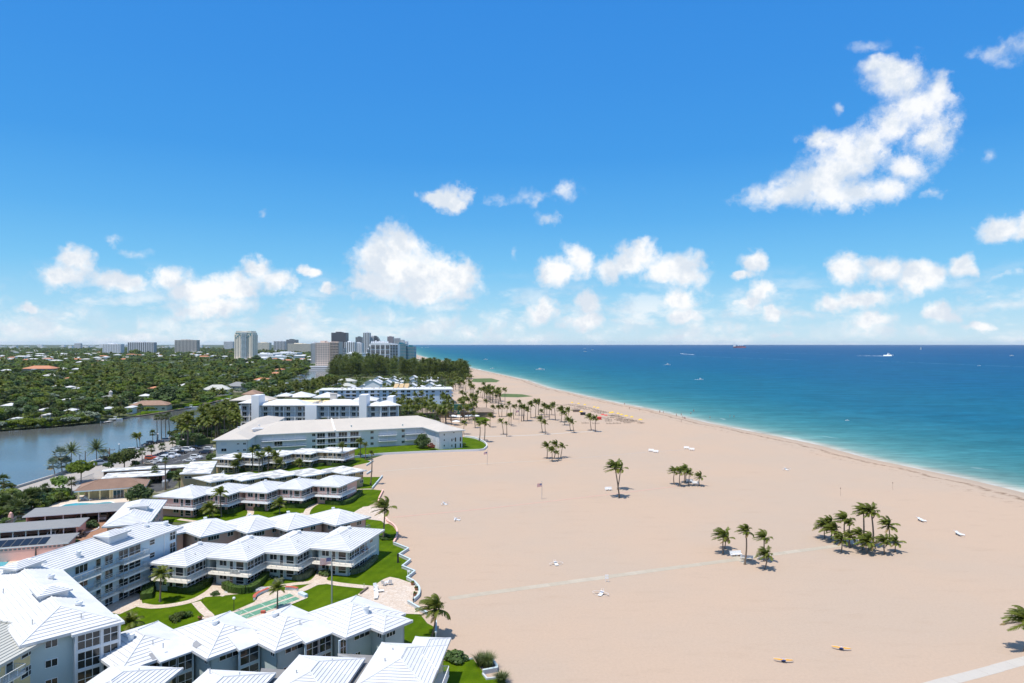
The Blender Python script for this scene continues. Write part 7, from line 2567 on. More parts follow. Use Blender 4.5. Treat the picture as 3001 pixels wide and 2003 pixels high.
low_wall('zigzag pale sea wall between the courtyard lawn and the sand',[P(*p) for p in [(1154,1596),(1197,1613),(1170,1630.6),(1203,1646),(1179.5,1665),(1216,1680),(1193,1698.8)]])
low_wall('curved pale patio wall with planters in front of the sand',[P(*p) for p in [(1193,1698.8),(1205,1705),(1217,1713),(1228,1727),(1230,1738),(1227,1750),(1212,1764)]],sm=True)
low_wall('short pale wall closing the patio towards the big palm',[P(*p) for p in [(1196,1769),(1221,1784),(1252,1803)]])
low_wall('straight white wall end behind the near right roof',[P(*p) for p in [(1277,1835),(1278,1872)]],h=1.0)
low_wall('curved pink-grey wall round the lawn of the tall palm',[P(*p) for p in [(1154,1594),(1163,1575),(1163,1557),(1153,1542),(1135,1531)]],m=M['w_pink'],sm=True)
low_wall('pink garden wall beside the beach path',[P(*p) for p in [(1135,1530),(1128,1515),(1133,1510)]],m=M['w_pink'])
low_wall('pale garden wall at the end of the pink gallery lawn',[P(*p) for p in [(1108,1482),(1111,1464),(1123,1440)]],m=M['w_pink'])
low_wall('angled white wall beside the very slim palm',[P(*p) for p in [(1121,1398),(1091,1434)]])
low_wall('low white kerb wall on the sand by the tan rows',[P(*p) for p in [(1091,1381),(1075,1391)]],h=.5)
low_wall('second low white kerb wall on the sand by the tan rows',[P(*p) for p in [(1094,1353),(1074,1366)]],h=.5)
low_wall('brown stone step wall between the lawn and the patio',PC(C3,[(1300,880),(1150,995)]),m=M['wood'],h=.4,cope=False)
low_wall('white planter wall of the grass tuft bed',PC((1100,1850,5.875),[(2010,540),(2090,650),(2090,690),(1850,735)]),h=.6)
low_wall('white edging of the empty sand bed on the near lawn',PC((1100,1850,5.875),[(1850,735),(1920,825),(2110,805)]),h=.25,cope=False)
low_wall('thin white lawn edging below the scrub thicket',PC((1100,1850,5.875),[(1470,497),(1680,475)]),h=.2,cope=False,th=.18)


def flag_mesh(Wd,Hh,seed,flyx):
    """waving flag, hoist at the origin, flying along flyx: one mesh, stripe by stripe"""
    vs,fs,mi = [],[],[]
    nx = 24
    for j in range(14):
        for i in range(nx + 1):
            f = i / nx
            x = flyx * Wd * f * .97
            y = .11 * math.sin(f * 9 + j * .12 + seed) * f ** .6 * Wd * .5
            z = -Hh * j / 13 - .16 * Wd * f * f + .05 * Wd * math.sin(f * 8 + seed) * f
            vs.append((x,y,z))
    for j in range(13):
        for i in range(nx):
            a = j * (nx + 1) + i
            fs.append((a,a + 1,a + nx + 2,a + nx + 1))
            mi.append(2 if (j < 7 and i < 10) else (0 if j % 2 == 0 else 1))
    me = bpy.data.meshes.new('cloth')
    me.from_pydata(vs,[],fs)
    for m in (M['flag_red'],M['flag_white'],M['flag_blue']): me.materials.append(m)
    me.polygons.foreach_set('material_index',mi)
    st = MB()
    for r_ in range(9):
        for c in range(6 if r_ % 2 == 0 else 5):
            f = (.5 + c + (0 if r_ % 2 == 0 else .5)) / 6 * .40
            i = f * nx; j = (r_ + .6) * 7 / 9.4
            a = vs[min(int(j),12) * (nx + 1) + int(i)]
            fx,fj = i - int(i),j - int(j)
            b = vs[min(int(j),12) * (nx + 1) + int(i) + 1]; d = vs[(min(int(j),12) + 1) * (nx + 1) + int(i)]
            p = Vector(a) + (Vector(b) - Vector(a)) * fx + (Vector(d) - Vector(a)) * fj
            s = Hh * .022
            for yy in (-.012,.012):
                pts = []
                for q in range(10):
                    rr_ = s if q % 2 == 0 else s * .42
                    t_ = math.pi / 2 + q * math.pi / 5
                    pts.append((p.x + rr_ * math.cos(t_),p.y + yy,p.z + rr_ * math.sin(t_)))
                st.poly(pts)
    return me,st.mesh('stars',M['flag_white'])


def flagpole(label,base,h,r_,fw,fh,flabel,flyx=-1,seed=0):
    root = thing('flagpole',label,'flagpole',base)
    mb = MB(); mb.tube([base,(base[0],base[1],base[2] + h * .5),(base[0],base[1],base[2] + h)],[r_,r_ * .85,r_ * .55],8)
    mb.build('pole',M['steel'],root)
    mb = MB(); mb.lathe([(.01,-.12),(.12,-.05),(.12,.05),(.01,.12)],(base[0],base[1],base[2] + h + .1),8); mb.build('finial',M['steel'],root)
    mb = MB(); mb.tube([(base[0] + r_ + .05,base[1] - .03,base[2] + 1.2),(base[0] + r_ * .7 + .05,base[1] - .03,base[2] + h - .1)],.015,4); mb.build('halyard',M['black'],root)
    me,st = flag_mesh(fw,fh,seed,flyx)
    f = inst('flag',me,None,(base[0] + flyx * r_,base[1],base[2] + h - .5))
    tag(f,flabel,'flag')
    inst('stars',st,f,(base[0] + flyx * r_,base[1],base[2] + h - .5))


X,Y = PC(C3,[(608,1165)])[0]
hp = CAM_H - (1590 + 235 / 6.528 - HZ) * Y / FPX
flagpole('tall grey flagpole standing on the courtyard lawn',(X,Y,0),hp,.14,2.0,1.15,'large flag of stars and red stripes waving over the courtyard',-1,0.4)
X,Y = PC(CB,[(295,716)])[0]
flagpole('thin flagpole on the open sand near the pink path',(X,Y,0),173 / CB[2] / FPX * Y,.05,1.4,.95,'small striped flag on the open sand',-1,1.7)
X,Y = PC(CE_,[(765,1053)])[0]
flagpole('thin flagpole beside the white hall lawn wall',(X,Y,0),145 / CE_[2] / FPX * Y,.05,1.3,.9,'small faded striped flag by the white hall',-1,2.7)
X,Y = PC(CD,[(1845,1005)])[0]
flagpole('thin flagpole at the open palm grove',(X,Y,0),9.0,.05,1.6,1.0,'dark flag hanging at the open palm grove',-1,3.7)


# ------------------------------------------------------------------ furniture
_FM = {}
def chair_mesh():
    mb = MB()
    mb.hexa([(-.28,-.28,.36),(.28,-.28,.36),(.28,.28,.32),(-.28,.28,.32)],[(-.28,-.28,.41),(.28,-.28,.41),(.28,.28,.37),(-.28,.28,.37)])
    mb.hexa([(-.28,.24,.37),(.28,.24,.37),(.28,.29,.37),(-.28,.29,.37)],[(-.28,.46,.95),(.28,.46,.95),(.28,.51,.95),(-.28,.51,.95)])
    for x in (-.30,.26):
        for y in (-.28,.24): mb.box(x,y,0,x + .05,y + .05,.60 if y < 0 else .62)
        mb.box(x - .02,-.30,.601,x + .08,.30,.64)
    return mb.mesh('chair',M['white'])


def lounger_mesh(m):
    mb = MB()
    mb.box(-.33,-1.0,.28,.33,.25,.33)
    mb.hexa([(-.33,.25,.28),(.33,.25,.28),(.33,.95,.62),(-.33,.95,.62)],[(-.33,.25,.34),(.33,.25,.34),(.33,.93,.68),(-.33,.93,.68)])
    for x in (-.33,.27):
        for y in (-.95,.1,.55): mb.box(x,y,0,x + .06,y + .06,.279)
    return mb.mesh('lounger',m)


CHAIR = chair_mesh()
LOUNGE = lounger_mesh(M['white'])
for k,(px,py,rz,lab) in enumerate([(1604 / 6.528 + 880,1590 + 825 / 6.528,2.8,'white patio chair left of the little patio table'),(1722 / 6.528 + 880,1590 + 805 / 6.528,3.4,'white patio chair right of the little patio table'),(1450 / 6.528 + 880,1590 + 905 / 6.528,.6,'white patio chair at the lounger group, farthest back')]):
    x,y = P(px,py); tag(inst('patio_chair',CHAIR,None,(x,y,.07),rz,1.15),lab,'chair')
mb = MB(); x,y = PC(C3,[(1655,812)])[0]
mb.lathe([(.02,.5),(.33,.5),(.33,.54),(.02,.545)],(x,y,.07),12)
for a in (0,2.1,4.2): mb.tube([(x + .25 * math.cos(a),y + .25 * math.sin(a),.07),(x + .12 * math.cos(a),y + .12 * math.sin(a),.56)],.02,5)
tag(mb.build('patio_table',M['white']),'little white table between the two patio chairs','table')
for (cx,cy,rz,lab) in [(1500,955,1.9,'white lounger lying across the patio, its foot towards the sea'),(1450,985,.2,'white lounger in the middle of the patio group'),(1455,1062,.1,'white lounger of the patio group nearest the roof')]:
    x,y = PC(C3,[(cx,cy)])[0]; tag(inst('sun_lounger',LOUNGE,None,(x,y,.07),rz),lab,'sun lounger')
for (cx,cy,lab) in [(2148,815,'terracotta pot with a rusty plant, first along the curved wall'),(2222,915,'terracotta pot with a green plant in the middle of the curved wall'),(2200,1025,'terracotta pot nearest the short patio wall')]:
    x,y = PC(C3,[(cx,cy)])[0]
    t_ = thing('planter',lab,'planter',(x,y,.07))
    mb = MB(); mb.lathe([(.02,0),(.22,0),(.32,.42),(.36,.42),(.36,.5),(.28,.5),(.27,.42),(.01,.42)],(x,y,.07),12); mb.build('pot',M['terracotta'],t_)
    inst('plant',BUSH[1],t_,(x,y,.52),cx,(.42,.42,.5))
x,y = PC(C1,[(433,1150)])[0]
t_ = thing('planter','terracotta pot standing by the path at the roof edge','planter',(x,y,.06))
mb = MB(); mb.lathe([(.02,0),(.24,0),(.36,.5),(.40,.5),(.40,.58),(.3,.58),(.29,.5),(.01,.5)],(x,y,.06),12); mb.build('pot',M['terracotta'],t_); inst('plant',BUSH[0],t_,(x,y,.6),0,(.3,.3,.3))


def lamp_post(label,base,h,cat='lamp',globe=.16,r_=.05,m=None):
    t_ = thing('lamp_post',label,cat,base)
    mb = MB(); mb.tube([base,(base[0],base[1],base[2] + h)],[r_ * 1.3,r_],7); mb.build('post',m or M['black'],t_)
    mb = MB(); mb.lathe([(.01,-globe),(globe * .8,-globe * .6),(globe,0),(globe * .8,globe * .6),(.01,globe)],(base[0],base[1],base[2] + h + globe),10); mb.build('globe',M['lamp'],t_)


X,Y = PC(C1,[(742,1068)])[0]; lamp_post('garden globe lamp at the near end of the shuffleboard courts',(X,Y,0),2.0,globe=.26)
for (cx,cy,lab) in [(868,905,'short garden light by the curved hedge path'),(455,985,'short garden light at the lawn corner by the path fork'),(1935,860,'short garden light at the patio step wall')]:
    X,Y = PC(C1,[(cx,cy)])[0]; lamp_post(lab,(X,Y,0),.8,globe=.06,r_=.03)
for (cx,cy,tcy,lab) in [(920,420,350,'street globe lamp between the date palm and the silver palms'),(1371,285,215,'street globe lamp against the canal right of the utility pole'),(1818,180,95,'street globe lamp among the four tall cabbage palms')]:
    X,Y = PC(W_,[(cx,cy)])[0]; lamp_post(lab,(X,Y,0),(cy - tcy) / W_[2] / FPX * Y,globe=.35,r_=.09)
for (cx,cy,tcy,lab,arm) in [(983,420,280,'plain wooden utility pole behind the bright green tree',0),(1262,440,245,'utility pole with a crossarm before the big dark tree',1),(2143,60,-45,'thin pole over the hedge beyond the four tall palms',0)]:
    X,Y = PC(W_,[(cx,cy)])[0]; h = (cy - tcy) / W_[2] / FPX * Y
    mb = MB(); mb.tube([(X,Y,0),(X,Y,h)],[.2,.13],7)
    if arm: mb.box(X - 2.0,Y - .08,h - .9,X + 2.0,Y + .08,h - .7); mb.box(X - 1.9,Y - .05,h - .699,X - 1.8,Y + .05,h - .4); mb.box(X + 1.8,Y - .05,h - .699,X + 1.9,Y + .05,h - .4); mb.box(X - .3,Y - .4,h - 2.4,X + .3,Y - .15,h - 1.5)
    tag(mb.build('utility_pole',M['wood']),lab,'utility pole')
# dark sculpture post on the lawn, white water post, patio shower
X,Y = PC(C3,[(1872,382)])[0]
mb = MB(); mb.lathe([(.24,0),(.22,.3),(.17,.9),(.2,1.5),(.24,1.75),(.12,1.95),(.02,2.0)],(X,Y,0),9); tag(mb.build('garden_statue',M['black']),'dark slender statue standing on the courtyard lawn','statue')
X,Y = PC(C3,[(2058,672)])[0]
mb = MB(); mb.tube([(X,Y,0),(X,Y,1.5)],.05,6); mb.tube([(X + .3,Y,0),(X + .3,Y,1.35)],.05,6); mb.box(X - .1,Y - .07,1.1,X + .42,Y + .07,1.5); tag(mb.build('beach_shower',M['white']),'white shower post at the corner of the zigzag wall','shower')
X,Y = PC(C3,[(2166,1200)])[0]
mb = MB(); mb.tube([(X,Y,0),(X,Y,2.0)],.06,6); mb.tube([(X,Y,1.95),(X + .25,Y - .1,2.15),(X + .4,Y - .15,1.95)],.035,5); mb.box(X - .12,Y - .1,.9,X + .12,Y + .1,1.2); tag(mb.build('beach_shower',M['black']),'dark shower post at the gap of the patio wall','shower')
# white double sign board on the sand
X,Y = PC((1300,1600,3.3571),[(1604,352)])[0]
t_ = thing('beach_sign','white two-panel notice board standing below the mat walkway','sign',(X,Y,0))
mb = MB(); mb.box(X - .28,Y - .03,0,X - .22,Y + .03,1.4); mb.box(X + .22,Y - .13,0,X + .28,Y - .07,1.4); mb.build('post',M['white'],t_)
mb = MB(); mb.obox((X - .32,Y - .0),-12,0,-.05,.62,.66,-.031,.95); mb.obox((X - .32,Y),-12,0,-.05,1.1,.66,-.031,1.45); mb.build('board',M['white'],t_)
for (c,lab) in [((CA,(1491,190)),'lone stake with a small plate on the far sand'),((CA,(2043,130)),'lone stake standing nearest the shore on the sand')]:
    X,Y = PC(c[0],[c[1]])[0]
    mb = MB(); mb.tube([(X,Y,0),(X,Y,2.4)],.025,5); mb.box(X - .12,Y - .03,2.1,X + .12,Y + .0,2.4); tag(mb.build('marker_post',M['wood']),lab,'post')


def bench(label,X,Y,rz,L=2.6,back=True,scale=1.0):
    t_ = thing('beach_bench',label,'bench',(X,Y,0))
    k = ('bench',L,back)
    if k not in _FM:
        a = MB()
        for q in range(3): a.box(-L / 2,-.33 + q * .21,.42,L / 2,-.14 + q * .21,.47)
        b = MB()
        for q in range(3): b.hexa([(-L / 2,.30 + .05 * q,.55 + .17 * q),(L / 2,.30 + .05 * q,.55 + .17 * q),(L / 2,.34 + .05 * q,.55 + .17 * q),(-L / 2,.34 + .05 * q,.55 + .17 * q)],[(-L / 2,.34 + .05 * q,.69 + .17 * q),(L / 2,.34 + .05 * q,.69 + .17 * q),(L / 2,.38 + .05 * q,.69 + .17 * q),(-L / 2,.38 + .05 * q,.69 + .17 * q)])
        c = MB()
        for x in (-L / 2 + .15,0,L / 2 - .25): c.box(x,-.30,0,x + .1,.36,.419); c.box(x,.37,0,x + .1,.5,1.0)
        _FM[k] = (a.mesh('seat',M['white']),b.mesh('backrest',M['white']),c.mesh('leg_frame',M['white']))
    for nm,me in zip(('seat','backrest','leg_frame'),_FM[k]): inst(nm,me,t_,(X,Y,.02),rz,scale)
    return t_


for c,p,rz,lab in [(CA,(385,830),.15,'white bench behind the boardwalk, clear of the palm trunks'),(CA,(495,865),2.9,'white bench half hidden by the boardwalk palm trunk'),(CA,(1590,690),2.8,'white bench in the shade at the boardwalk end'),(CA,(1640,712),.3,'white box bench beside the shaded bench at the boardwalk end'),
                      (CB,(950,630),.1,'lone white bench by the crossed pair of palms'),(CB,(1745,552),-.4,'white bench deep in the pink path clump'),(CB,(1808,572),-.4,'white bench at the outer edge of the pink path clump'),(CB,(1716,222),-.4,'first white box bench at the end of the thin grey walkway'),(CB,(1768,236),-.4,'second white box bench at the end of the thin grey walkway'),
                      (CB,(1368,247),-.4,'grey bench frame midway on the thin grey walkway'),(CB,(1413,258),-.4,'second grey bench frame midway on the thin grey walkway')]:
    X,Y = PC(c,[p])[0]
    bench(lab,X,Y,rz,2.6 if c is CA else 2.2)


# ------------------------------------------------------------------ beach cabanas: bent canopy hoop, low seat, thin rods
def cabana(label,X,Y,rz,cloth,seatm,folded=False,sc=1.0):
    t_ = thing('beach_cabana',label,'beach cabana',(X,Y,0))
    k = ('cab',cloth.name,folded)
    if k not in _FM:
        a = MB()
        n = 12
        # arched canopy band lying low: a crescent of cloth between two hoops
        hoop = lambda s_,t_: (1.75 * math.cos(math.pi * t_),-.2 + .35 * s_ * math.sin(math.pi * t_) ** .6 + .5 * math.sin(math.pi * t_),(.42 + .22 * math.sin(math.pi * t_)) - .16 * s_ * math.sin(math.pi * t_))
        for i in range(n):
            t0,t1 = i / n,(i + 1) / n
            a.poly([hoop(0,t0),hoop(0,t1),hoop(1,t1),hoop(1,t0)])
            a.poly([tuple(Vector(hoop(1,t0)) - Vector((0,0,.02))),tuple(Vector(hoop(1,t1)) - Vector((0,0,.02))),tuple(Vector(hoop(0,t1)) - Vector((0,0,.02))),tuple(Vector(hoop(0,t0)) - Vector((0,0,.02)))])
        b = MB()
        b.hexa([(-.35,-.9,.14),(.35,-.9,.14),(.35,.1,.10),(-.35,.1,.10)],[(-.35,-.9,.20),(.35,-.9,.20),(.35,.1,.16),(-.35,.1,.16)])
        b.hexa([(-.35,.1,.10),(.35,.1,.10),(.35,.75,.55),(-.35,.75,.55)],[(-.35,.1,.17),(.35,.1,.17),(.35,.73,.62),(-.35,.73,.62)])
        c = MB()
        for sx in (-1,1):
            c.tube([(sx * 1.75,-.2,.40),(sx * .45,-.9,.06),(sx * .3,.8,.6),(sx * .15,1.1,1.0)],.024,5)
            c.tube([hoop(0,.5 + sx * .02),(sx * .3,.8,.6)],.02,5)
        c.tube([hoop(0,i / 12) for i in range(13)],.025,5)
        _FM[k] = (a.mesh('canopy',cloth),b.mesh('seat',seatm),c.mesh('frame',M['white']))
    for nm,me in zip(('canopy','seat','frame'),_FM[k]): inst(nm,me,t_,(X,Y,.02),rz,sc)
    return t_


for c,p,rz,cl,se,lab,sc in [((2250,1870,9.038),(400,610),2.95,'orange_cloth','blue_cloth','low beach cabana with an orange hoop, nearest the camera',.78),((2250,1870,9.038),(1930,290),2.8,'orange_cloth','blue_cloth','low beach cabana with an orange hoop and deep blue seat',.78),
                              ((1580,1630,10.682),(530,270),.3,'pale_cloth','white','pale cabana with a white sheet left of the notice board, above the walkway',.85),((1580,1630,10.682),(1930,1210),-.5,'blue_cloth','white','blue and white cabana below the notice board',.9),
                              ((1280,1460,19.6),(480,370),.9,'pale_cloth','white','small pale blue cabana under the pink path, farther one',.9),((1280,1460,19.6),(1180,1270),1.2,'pale_cloth','white','small pale blue cabana under the pink path, nearer one',.9),
                              ((2660,1500,11.75),(470,320),1.4,'pale_cloth','white','white cabana on the far right sand, farther one',1.15),((2660,1500,11.75),(1770,800),1.3,'pale_cloth','white','white cabana on the far right sand, nearer one',1.15)]:
    X,Y = PC(c,[p])[0]
    cabana(lab,X,Y,rz,M[cl],M[se],sc=sc)
X,Y = P(2304,1378); cabana('tiny white cabana near the shore beyond the benches',X,Y,.4,M['pale_cloth'],M['white'],sc=1.0)
X,Y = P(1783,1437); cabana('tiny pale cabana half way between bench and pink palms',X,Y,.4,M['pale_cloth'],M['white'],sc=.6)

# loungers and parasols of the hotel beach
CF = (1550,1150,4.7)
LB = lounger_mesh(M['wood'])
LBG = [(590,185),(640,178),(655,205),(700,195),(710,217),(745,200),(625,225),(665,237),(740,227),(790,240),(815,217),(860,230),(905,245),(890,267),(955,258),(985,265),(940,280),(1020,272),(1055,283),(985,293),(1130,325),(1170,345),(1120,355),(1190,320),(1230,335),(1235,362),
       (1270,375),(1280,355),(1215,382),(1250,393),(1310,385),(1375,377),(1355,397),(1300,408),(1350,425),(1405,412),(1430,392),(1470,402),(1535,425),(770,428),(1090,382),(1090,400),(1110,435),(1210,432),(915,432),(540,175),(480,182),(400,178)]
for p in LBG:
    X,Y = PC(CF,[p])[0]
    for dx in (-.9,.9):
        tag(inst('sun_lounger',LB,None,(X + dx * 1.1,Y,0),1.57 + random.uniform(-.1,.1),1.25),'brown wooden lounger in the rows on the hotel beach','sun lounger','loungers on the hotel beach')
um = MB(); um.lathe([(1.5,2.0),(1.1,2.28),(.5,2.5),(.02,2.6)],n=8); um.lathe([(1.5,1.98),(1.1,2.25),(.5,2.47),(.02,2.57)],n=8)
UM = {k: None for k in ('yellow_cloth','red_cloth','white')}
for k in UM: UM[k] = um.mesh('canopy',M[k])
up = MB(); up.tube([(0,0,0),(0,0,2.55)],.03,5); UP = up.mesh('pole',M['white'])
for (p,cl,sc,lab,g) in [((595,165),0,1.2,None,1),((685,180),0,1.2,None,1),((770,196),0,1.2,None,1),((900,232),0,1.2,None,1),((950,243),0,1.3,None,1),((720,296),0,1.5,None,1),((1125,312),0,1.4,None,1),((1150,306),0,1.4,None,1),((1230,322),0,1.3,None,1),((1275,340),0,1.3,None,1),((1340,358),0,1.5,None,1),((1415,374),0,1.3,None,1),((1535,412),0,1.5,None,1),
                       ((1015,340),1,1.5,'red beach parasol next to the yellow ones, bigger of two',0),((1060,350),1,1.3,'red beach parasol next to the yellow ones, smaller of two',0)]:
    X,Y = PC(CF,[(p[0],p[1] + 14)])[0]; sc *= .62
    t_ = thing('beach_parasol',lab or 'yellow beach parasol over the rows of brown loungers','parasol',(X,Y,0),'yellow parasols on the hotel beach' if g else None)
    inst('canopy',UM['yellow_cloth' if cl == 0 else 'red_cloth'],t_,(X,Y,0),0,(sc,sc,1)); inst('pole',UP,t_,(X,Y,0))
for (px,py) in [(1328,1226),(1343,1228),(1372,1226),(1383,1225),(1395,1226),(1337,1243)]:
    X,Y = P(px,py + 4)
    t_ = thing('beach_parasol','white parasol in front of the thatched beach bar','parasol',(X,Y,0),'white parasols of the beach bar')
    inst('canopy',UM['white'],t_,(X,Y,0),0,(1.6,1.6,1.1)); inst('pole',UP,t_,(X,Y,0))
for p,L,m,lab in [((655,272),6.5,'wood','long brown beach equipment rack by the loungers'),((745,315),4.5,'black','black covered beach stand near the palms'),((970,378),3.6,'red_cloth','dark red beach box under the red parasols')]:
    X,Y = PC(CF,[p])[0]; L *= .7
    mb = MB(); mb.box(X - L / 2,Y,0,X + L / 2,Y + 1.8,1.3); mb.hexa([(X - L / 2 - .2,Y - .2,1.32),(X + L / 2 + .2,Y - .2,1.32),(X + L / 2 + .2,Y + 2,1.32),(X - L / 2 - .2,Y + 2,1.32)],[(X - L / 2 - .2,Y - .2,1.42),(X + L / 2 + .2,Y - .2,1.42),(X + L / 2 + .2,Y + 2,1.7),(X - L / 2 - .2,Y + 2,1.7)])
    for q in range(3): mb.box(X - L / 2 + q * L / 3 + .1,Y - .08,.1,X - L / 2 + (q + 1) * L / 3 - .1,Y - .01,1.2)
    tag(mb.build('beach_stand',M[m]),lab,'beach stand')


# ------------------------------------------------------------------ people
def person_mesh(pose,m_skin,m_suit,m_hair):
    J = {'pelvis': (0,0,.95),'chest': (0,.01,1.30),'neck': (0,0,1.48),'head': (0,-.02,1.66),'top': (0,-.01,1.76)}
    limbs = [(('shl',(-.19,0,1.40)),('ell',(-.26,-.02,1.12)),('hal',(-.27,-.10,.86))),(('shr',(.19,0,1.40)),('elr',(.27,-.03,1.13)),('har',(.25,-.16,.90)))]
    legs = [(('hpl',(-.10,0,.90)),('knl',(-.11,-.04,.50)),('anl',(-.12,.03,.08)),('tol',(-.12,-.14,.03))),(('hpr',(.10,0,.90)),('knr',(.12,-.08,.50)),('anr',(.12,-.01,.08)),('tor',(.13,-.18,.03)))]
    if pose == 'sit':
        dz = -.47
        J = {k: (a,b + .05,c + dz) for k,(a,b,c) in J.items()}
        limbs = [tuple((n,(a,b + .05 - (.12 if i else 0),c + dz + (.06 if i == 2 else 0))) for i,(n,(a,b,c)) in enumerate(l)) for l in limbs]
        legs = [(('hpl',(-.10,.02,.47)),('knl',(-.12,-.42,.50)),('anl',(-.12,-.46,.09)),('tol',(-.12,-.62,.04))),(('hpr',(.10,.02,.47)),('knr',(.13,-.42,.52)),('anr',(.14,-.50,.09)),('tor',(.14,-.66,.04)))]
    names,co,ed,rad = [],[],[],[]
    RD = dict(pelvis=.15,chest=.16,neck=.06,head=.105,top=.07,sh=.065,el=.045,ha=.035,hp=.10,kn=.06,an=.042,to=.03)
    def add(n,p):
        names.append(n); co.append(p); rad.append(RD.get(n,RD.get(n[:2],.05)))
        return len(co) - 1
    i = [add(n,J[n]) for n in ('pelvis','chest','neck','head','top')]
    ed += [(i[0],i[1]),(i[1],i[2]),(i[2],i[3]),(i[3],i[4])]
    for l in limbs:
        q = [add(n,p) for n,p in l]; ed += [(i[1],q[0]),(q[0],q[1]),(q[1],q[2])]
    for l in legs:
        q = [add(n,p) for n,p in l]; ed += [(i[0],q[0]),(q[0],q[1]),(q[1],q[2]),(q[2],q[3])]
    me = bpy.data.meshes.new('skel'); me.from_pydata(co,ed,[])
    o = bpy.data.objects.new('skel',me); COL.objects.link(o)
    md = o.modifiers.new('s','SKIN')
    for k,r_ in enumerate(rad):
        me.skin_vertices[0].data[k].radius = (r_,r_ * .8)
    me.skin_vertices[0].data[0].use_root = True
    o.modifiers.new('d','SUBSURF').levels = 1
    dg = bpy.context.evaluated_depsgraph_get()
    out = bpy.data.meshes.new_from_object(o.evaluated_get(dg))
    out.name = 'person'
    bpy.data.objects.remove(o)
    for m in (m_skin,m_suit,m_hair): out.materials.append(m)
    zc,zh = (.95,1.68) if pose != 'sit' else (.48,1.21)
    mi = []
    for p in out.polygons:
        c = p.center
        mi.append(2 if c.z > zh or (c.z > zh - .14 and c.y > .03) else (1 if abs(c.x) < .2 and (abs(c.z - zc) < .17 and c.y > -.25) else 0))
    out.polygons.foreach_set('material_index',mi)
    out.polygons.foreach_set('use_smooth',[True] * len(out.polygons))
    return out


PS = [person_mesh('stand',M['skin'],M['suit_dark'],M['hair']),person_mesh('stand',M['skin_tan'],M['suit_red'],M['hair']),person_mesh('sit',M['skin_tan'],M['suit_red'],M['hair']),person_mesh('sit',M['skin'],M['suit_dark'],M['hair'])]
# two bathers seated on the gallery of the last pale blue unit
Fg = Vector(FC[3]) + (-uC + vC) * .9
for d_,me,rz,lab in [(5.2,PS[2],2.0,'seated person in red swimwear facing the sea on the blue row gallery'),(7.0,PS[3],.6,'seated person in dark swimwear at the end of the blue row gallery')]:
    p = Fg + vC * d_ + uC * .62
    tag(inst('person',me,None,(p.x,p.y,FL2 + .0),R(a0) + rz),lab,'person')
    ch = inst('gallery_chair',CHAIR,None,(p.x,p.y,FL2 + .0),R(a0) + rz,(1,1,.95)); tag(ch,'white chair under the ' + ('person in red' if me is PS[2] else 'person in dark swimwear') + ' on the gallery','chair')
p = Fg + vC * 6.1 + uC * .55
mb = MB(); mb.box(p.x - .3,p.y - .3,FL2 + .68,p.x + .3,p.y + .3,FL2 + .72); mb.box(p.x - .04,p.y - .04,FL2,p.x + .04,p.y + .04,FL2 + .679); tag(mb.build('gallery_table',M['pale_cloth']),'small pale table between the two seated people on the gallery','table')
# chairs on the rounded balcony
Fh = Vector(FC[1]) + (-uC + vC) * .9
for k in range(3):
    p = Fh - uC * (1.4 + .75 * k) - vC * .7
    tag(inst('gallery_chair',CHAIR,None,(p.x,p.y,FL2),R(a0) + 3.3,1.0),['first white chair of three on the blue row balcony, nearest its corner','middle white chair of three on the blue row balcony','last white chair of three on the blue row balcony, farthest from its corner'][k],'chair')
CH2 = (1900,970,2.134)
for k,(c,p,lie) in enumerate([(CF,(1805,274),0),(CF,(1850,284),1),(CF,(2030,328),0),(CF,(2095,316),0),(CF,(2112,350),0),(CF,(2140,364),0),(CF,(2230,300),0),(CF,(1315,172),0),(CF,(1525,258),0),(CF,(1385,234),0),(CF,(2095,418),1),(CF,(2268,262),0),
                                 (CH2,(265,522),0),(CH2,(285,505),0),(CH2,(385,548),0),(CH2,(205,530),0),(CH2,(218,548),0),(CH2,(230,552),0),(CH2,(510,537),0),(CH2,(535,541),0),(CH2,(175,530),1),(CH2,(70,510),0),(CE_,(1175,228),0),(CE_,(1370,232),0),(CE_,(1205,270),0)]):
    X,Y = PC(c,[p])[0]
    tag(inst('person',PS[k % 2],None,(X,Y,-.02 if X < shore_x(Y) - 8 else -.3),random.uniform(0,6.28),1.0),'tiny bather in dark swimwear at the distant water edge' if k % 2 == 0 else 'tiny bather in red swimwear at the distant water edge','person','bathers along the water edge in ' + ('dark' if k % 2 == 0 else 'red'))
# crowd of parasols and bathers on the far beach
mb = MB()
rr = random.Random(3)
for k in range(420):
    Y = rr.uniform(1150,3200); X = shore_x(Y) - rr.uniform(14,75)
    s = rr.uniform(.4,1.4)
    if rr.random() < .4: mb.lathe([(s * 1.6,1.9),(.02,2.5)],(X,Y,0),5,rr.choice([0,1,2]))
    else: mb.box(X,Y,0,X + s,Y + .4,s * .9 + .3,rr.choice([0,2,3]))
tag(mb.build('beach_crowd',[M['white'],M['pale_cloth'],M['grey_cloth'],M['red_cloth']]),'crowd of bathers and parasols on the far beach strip','crowd',kind='stuff')

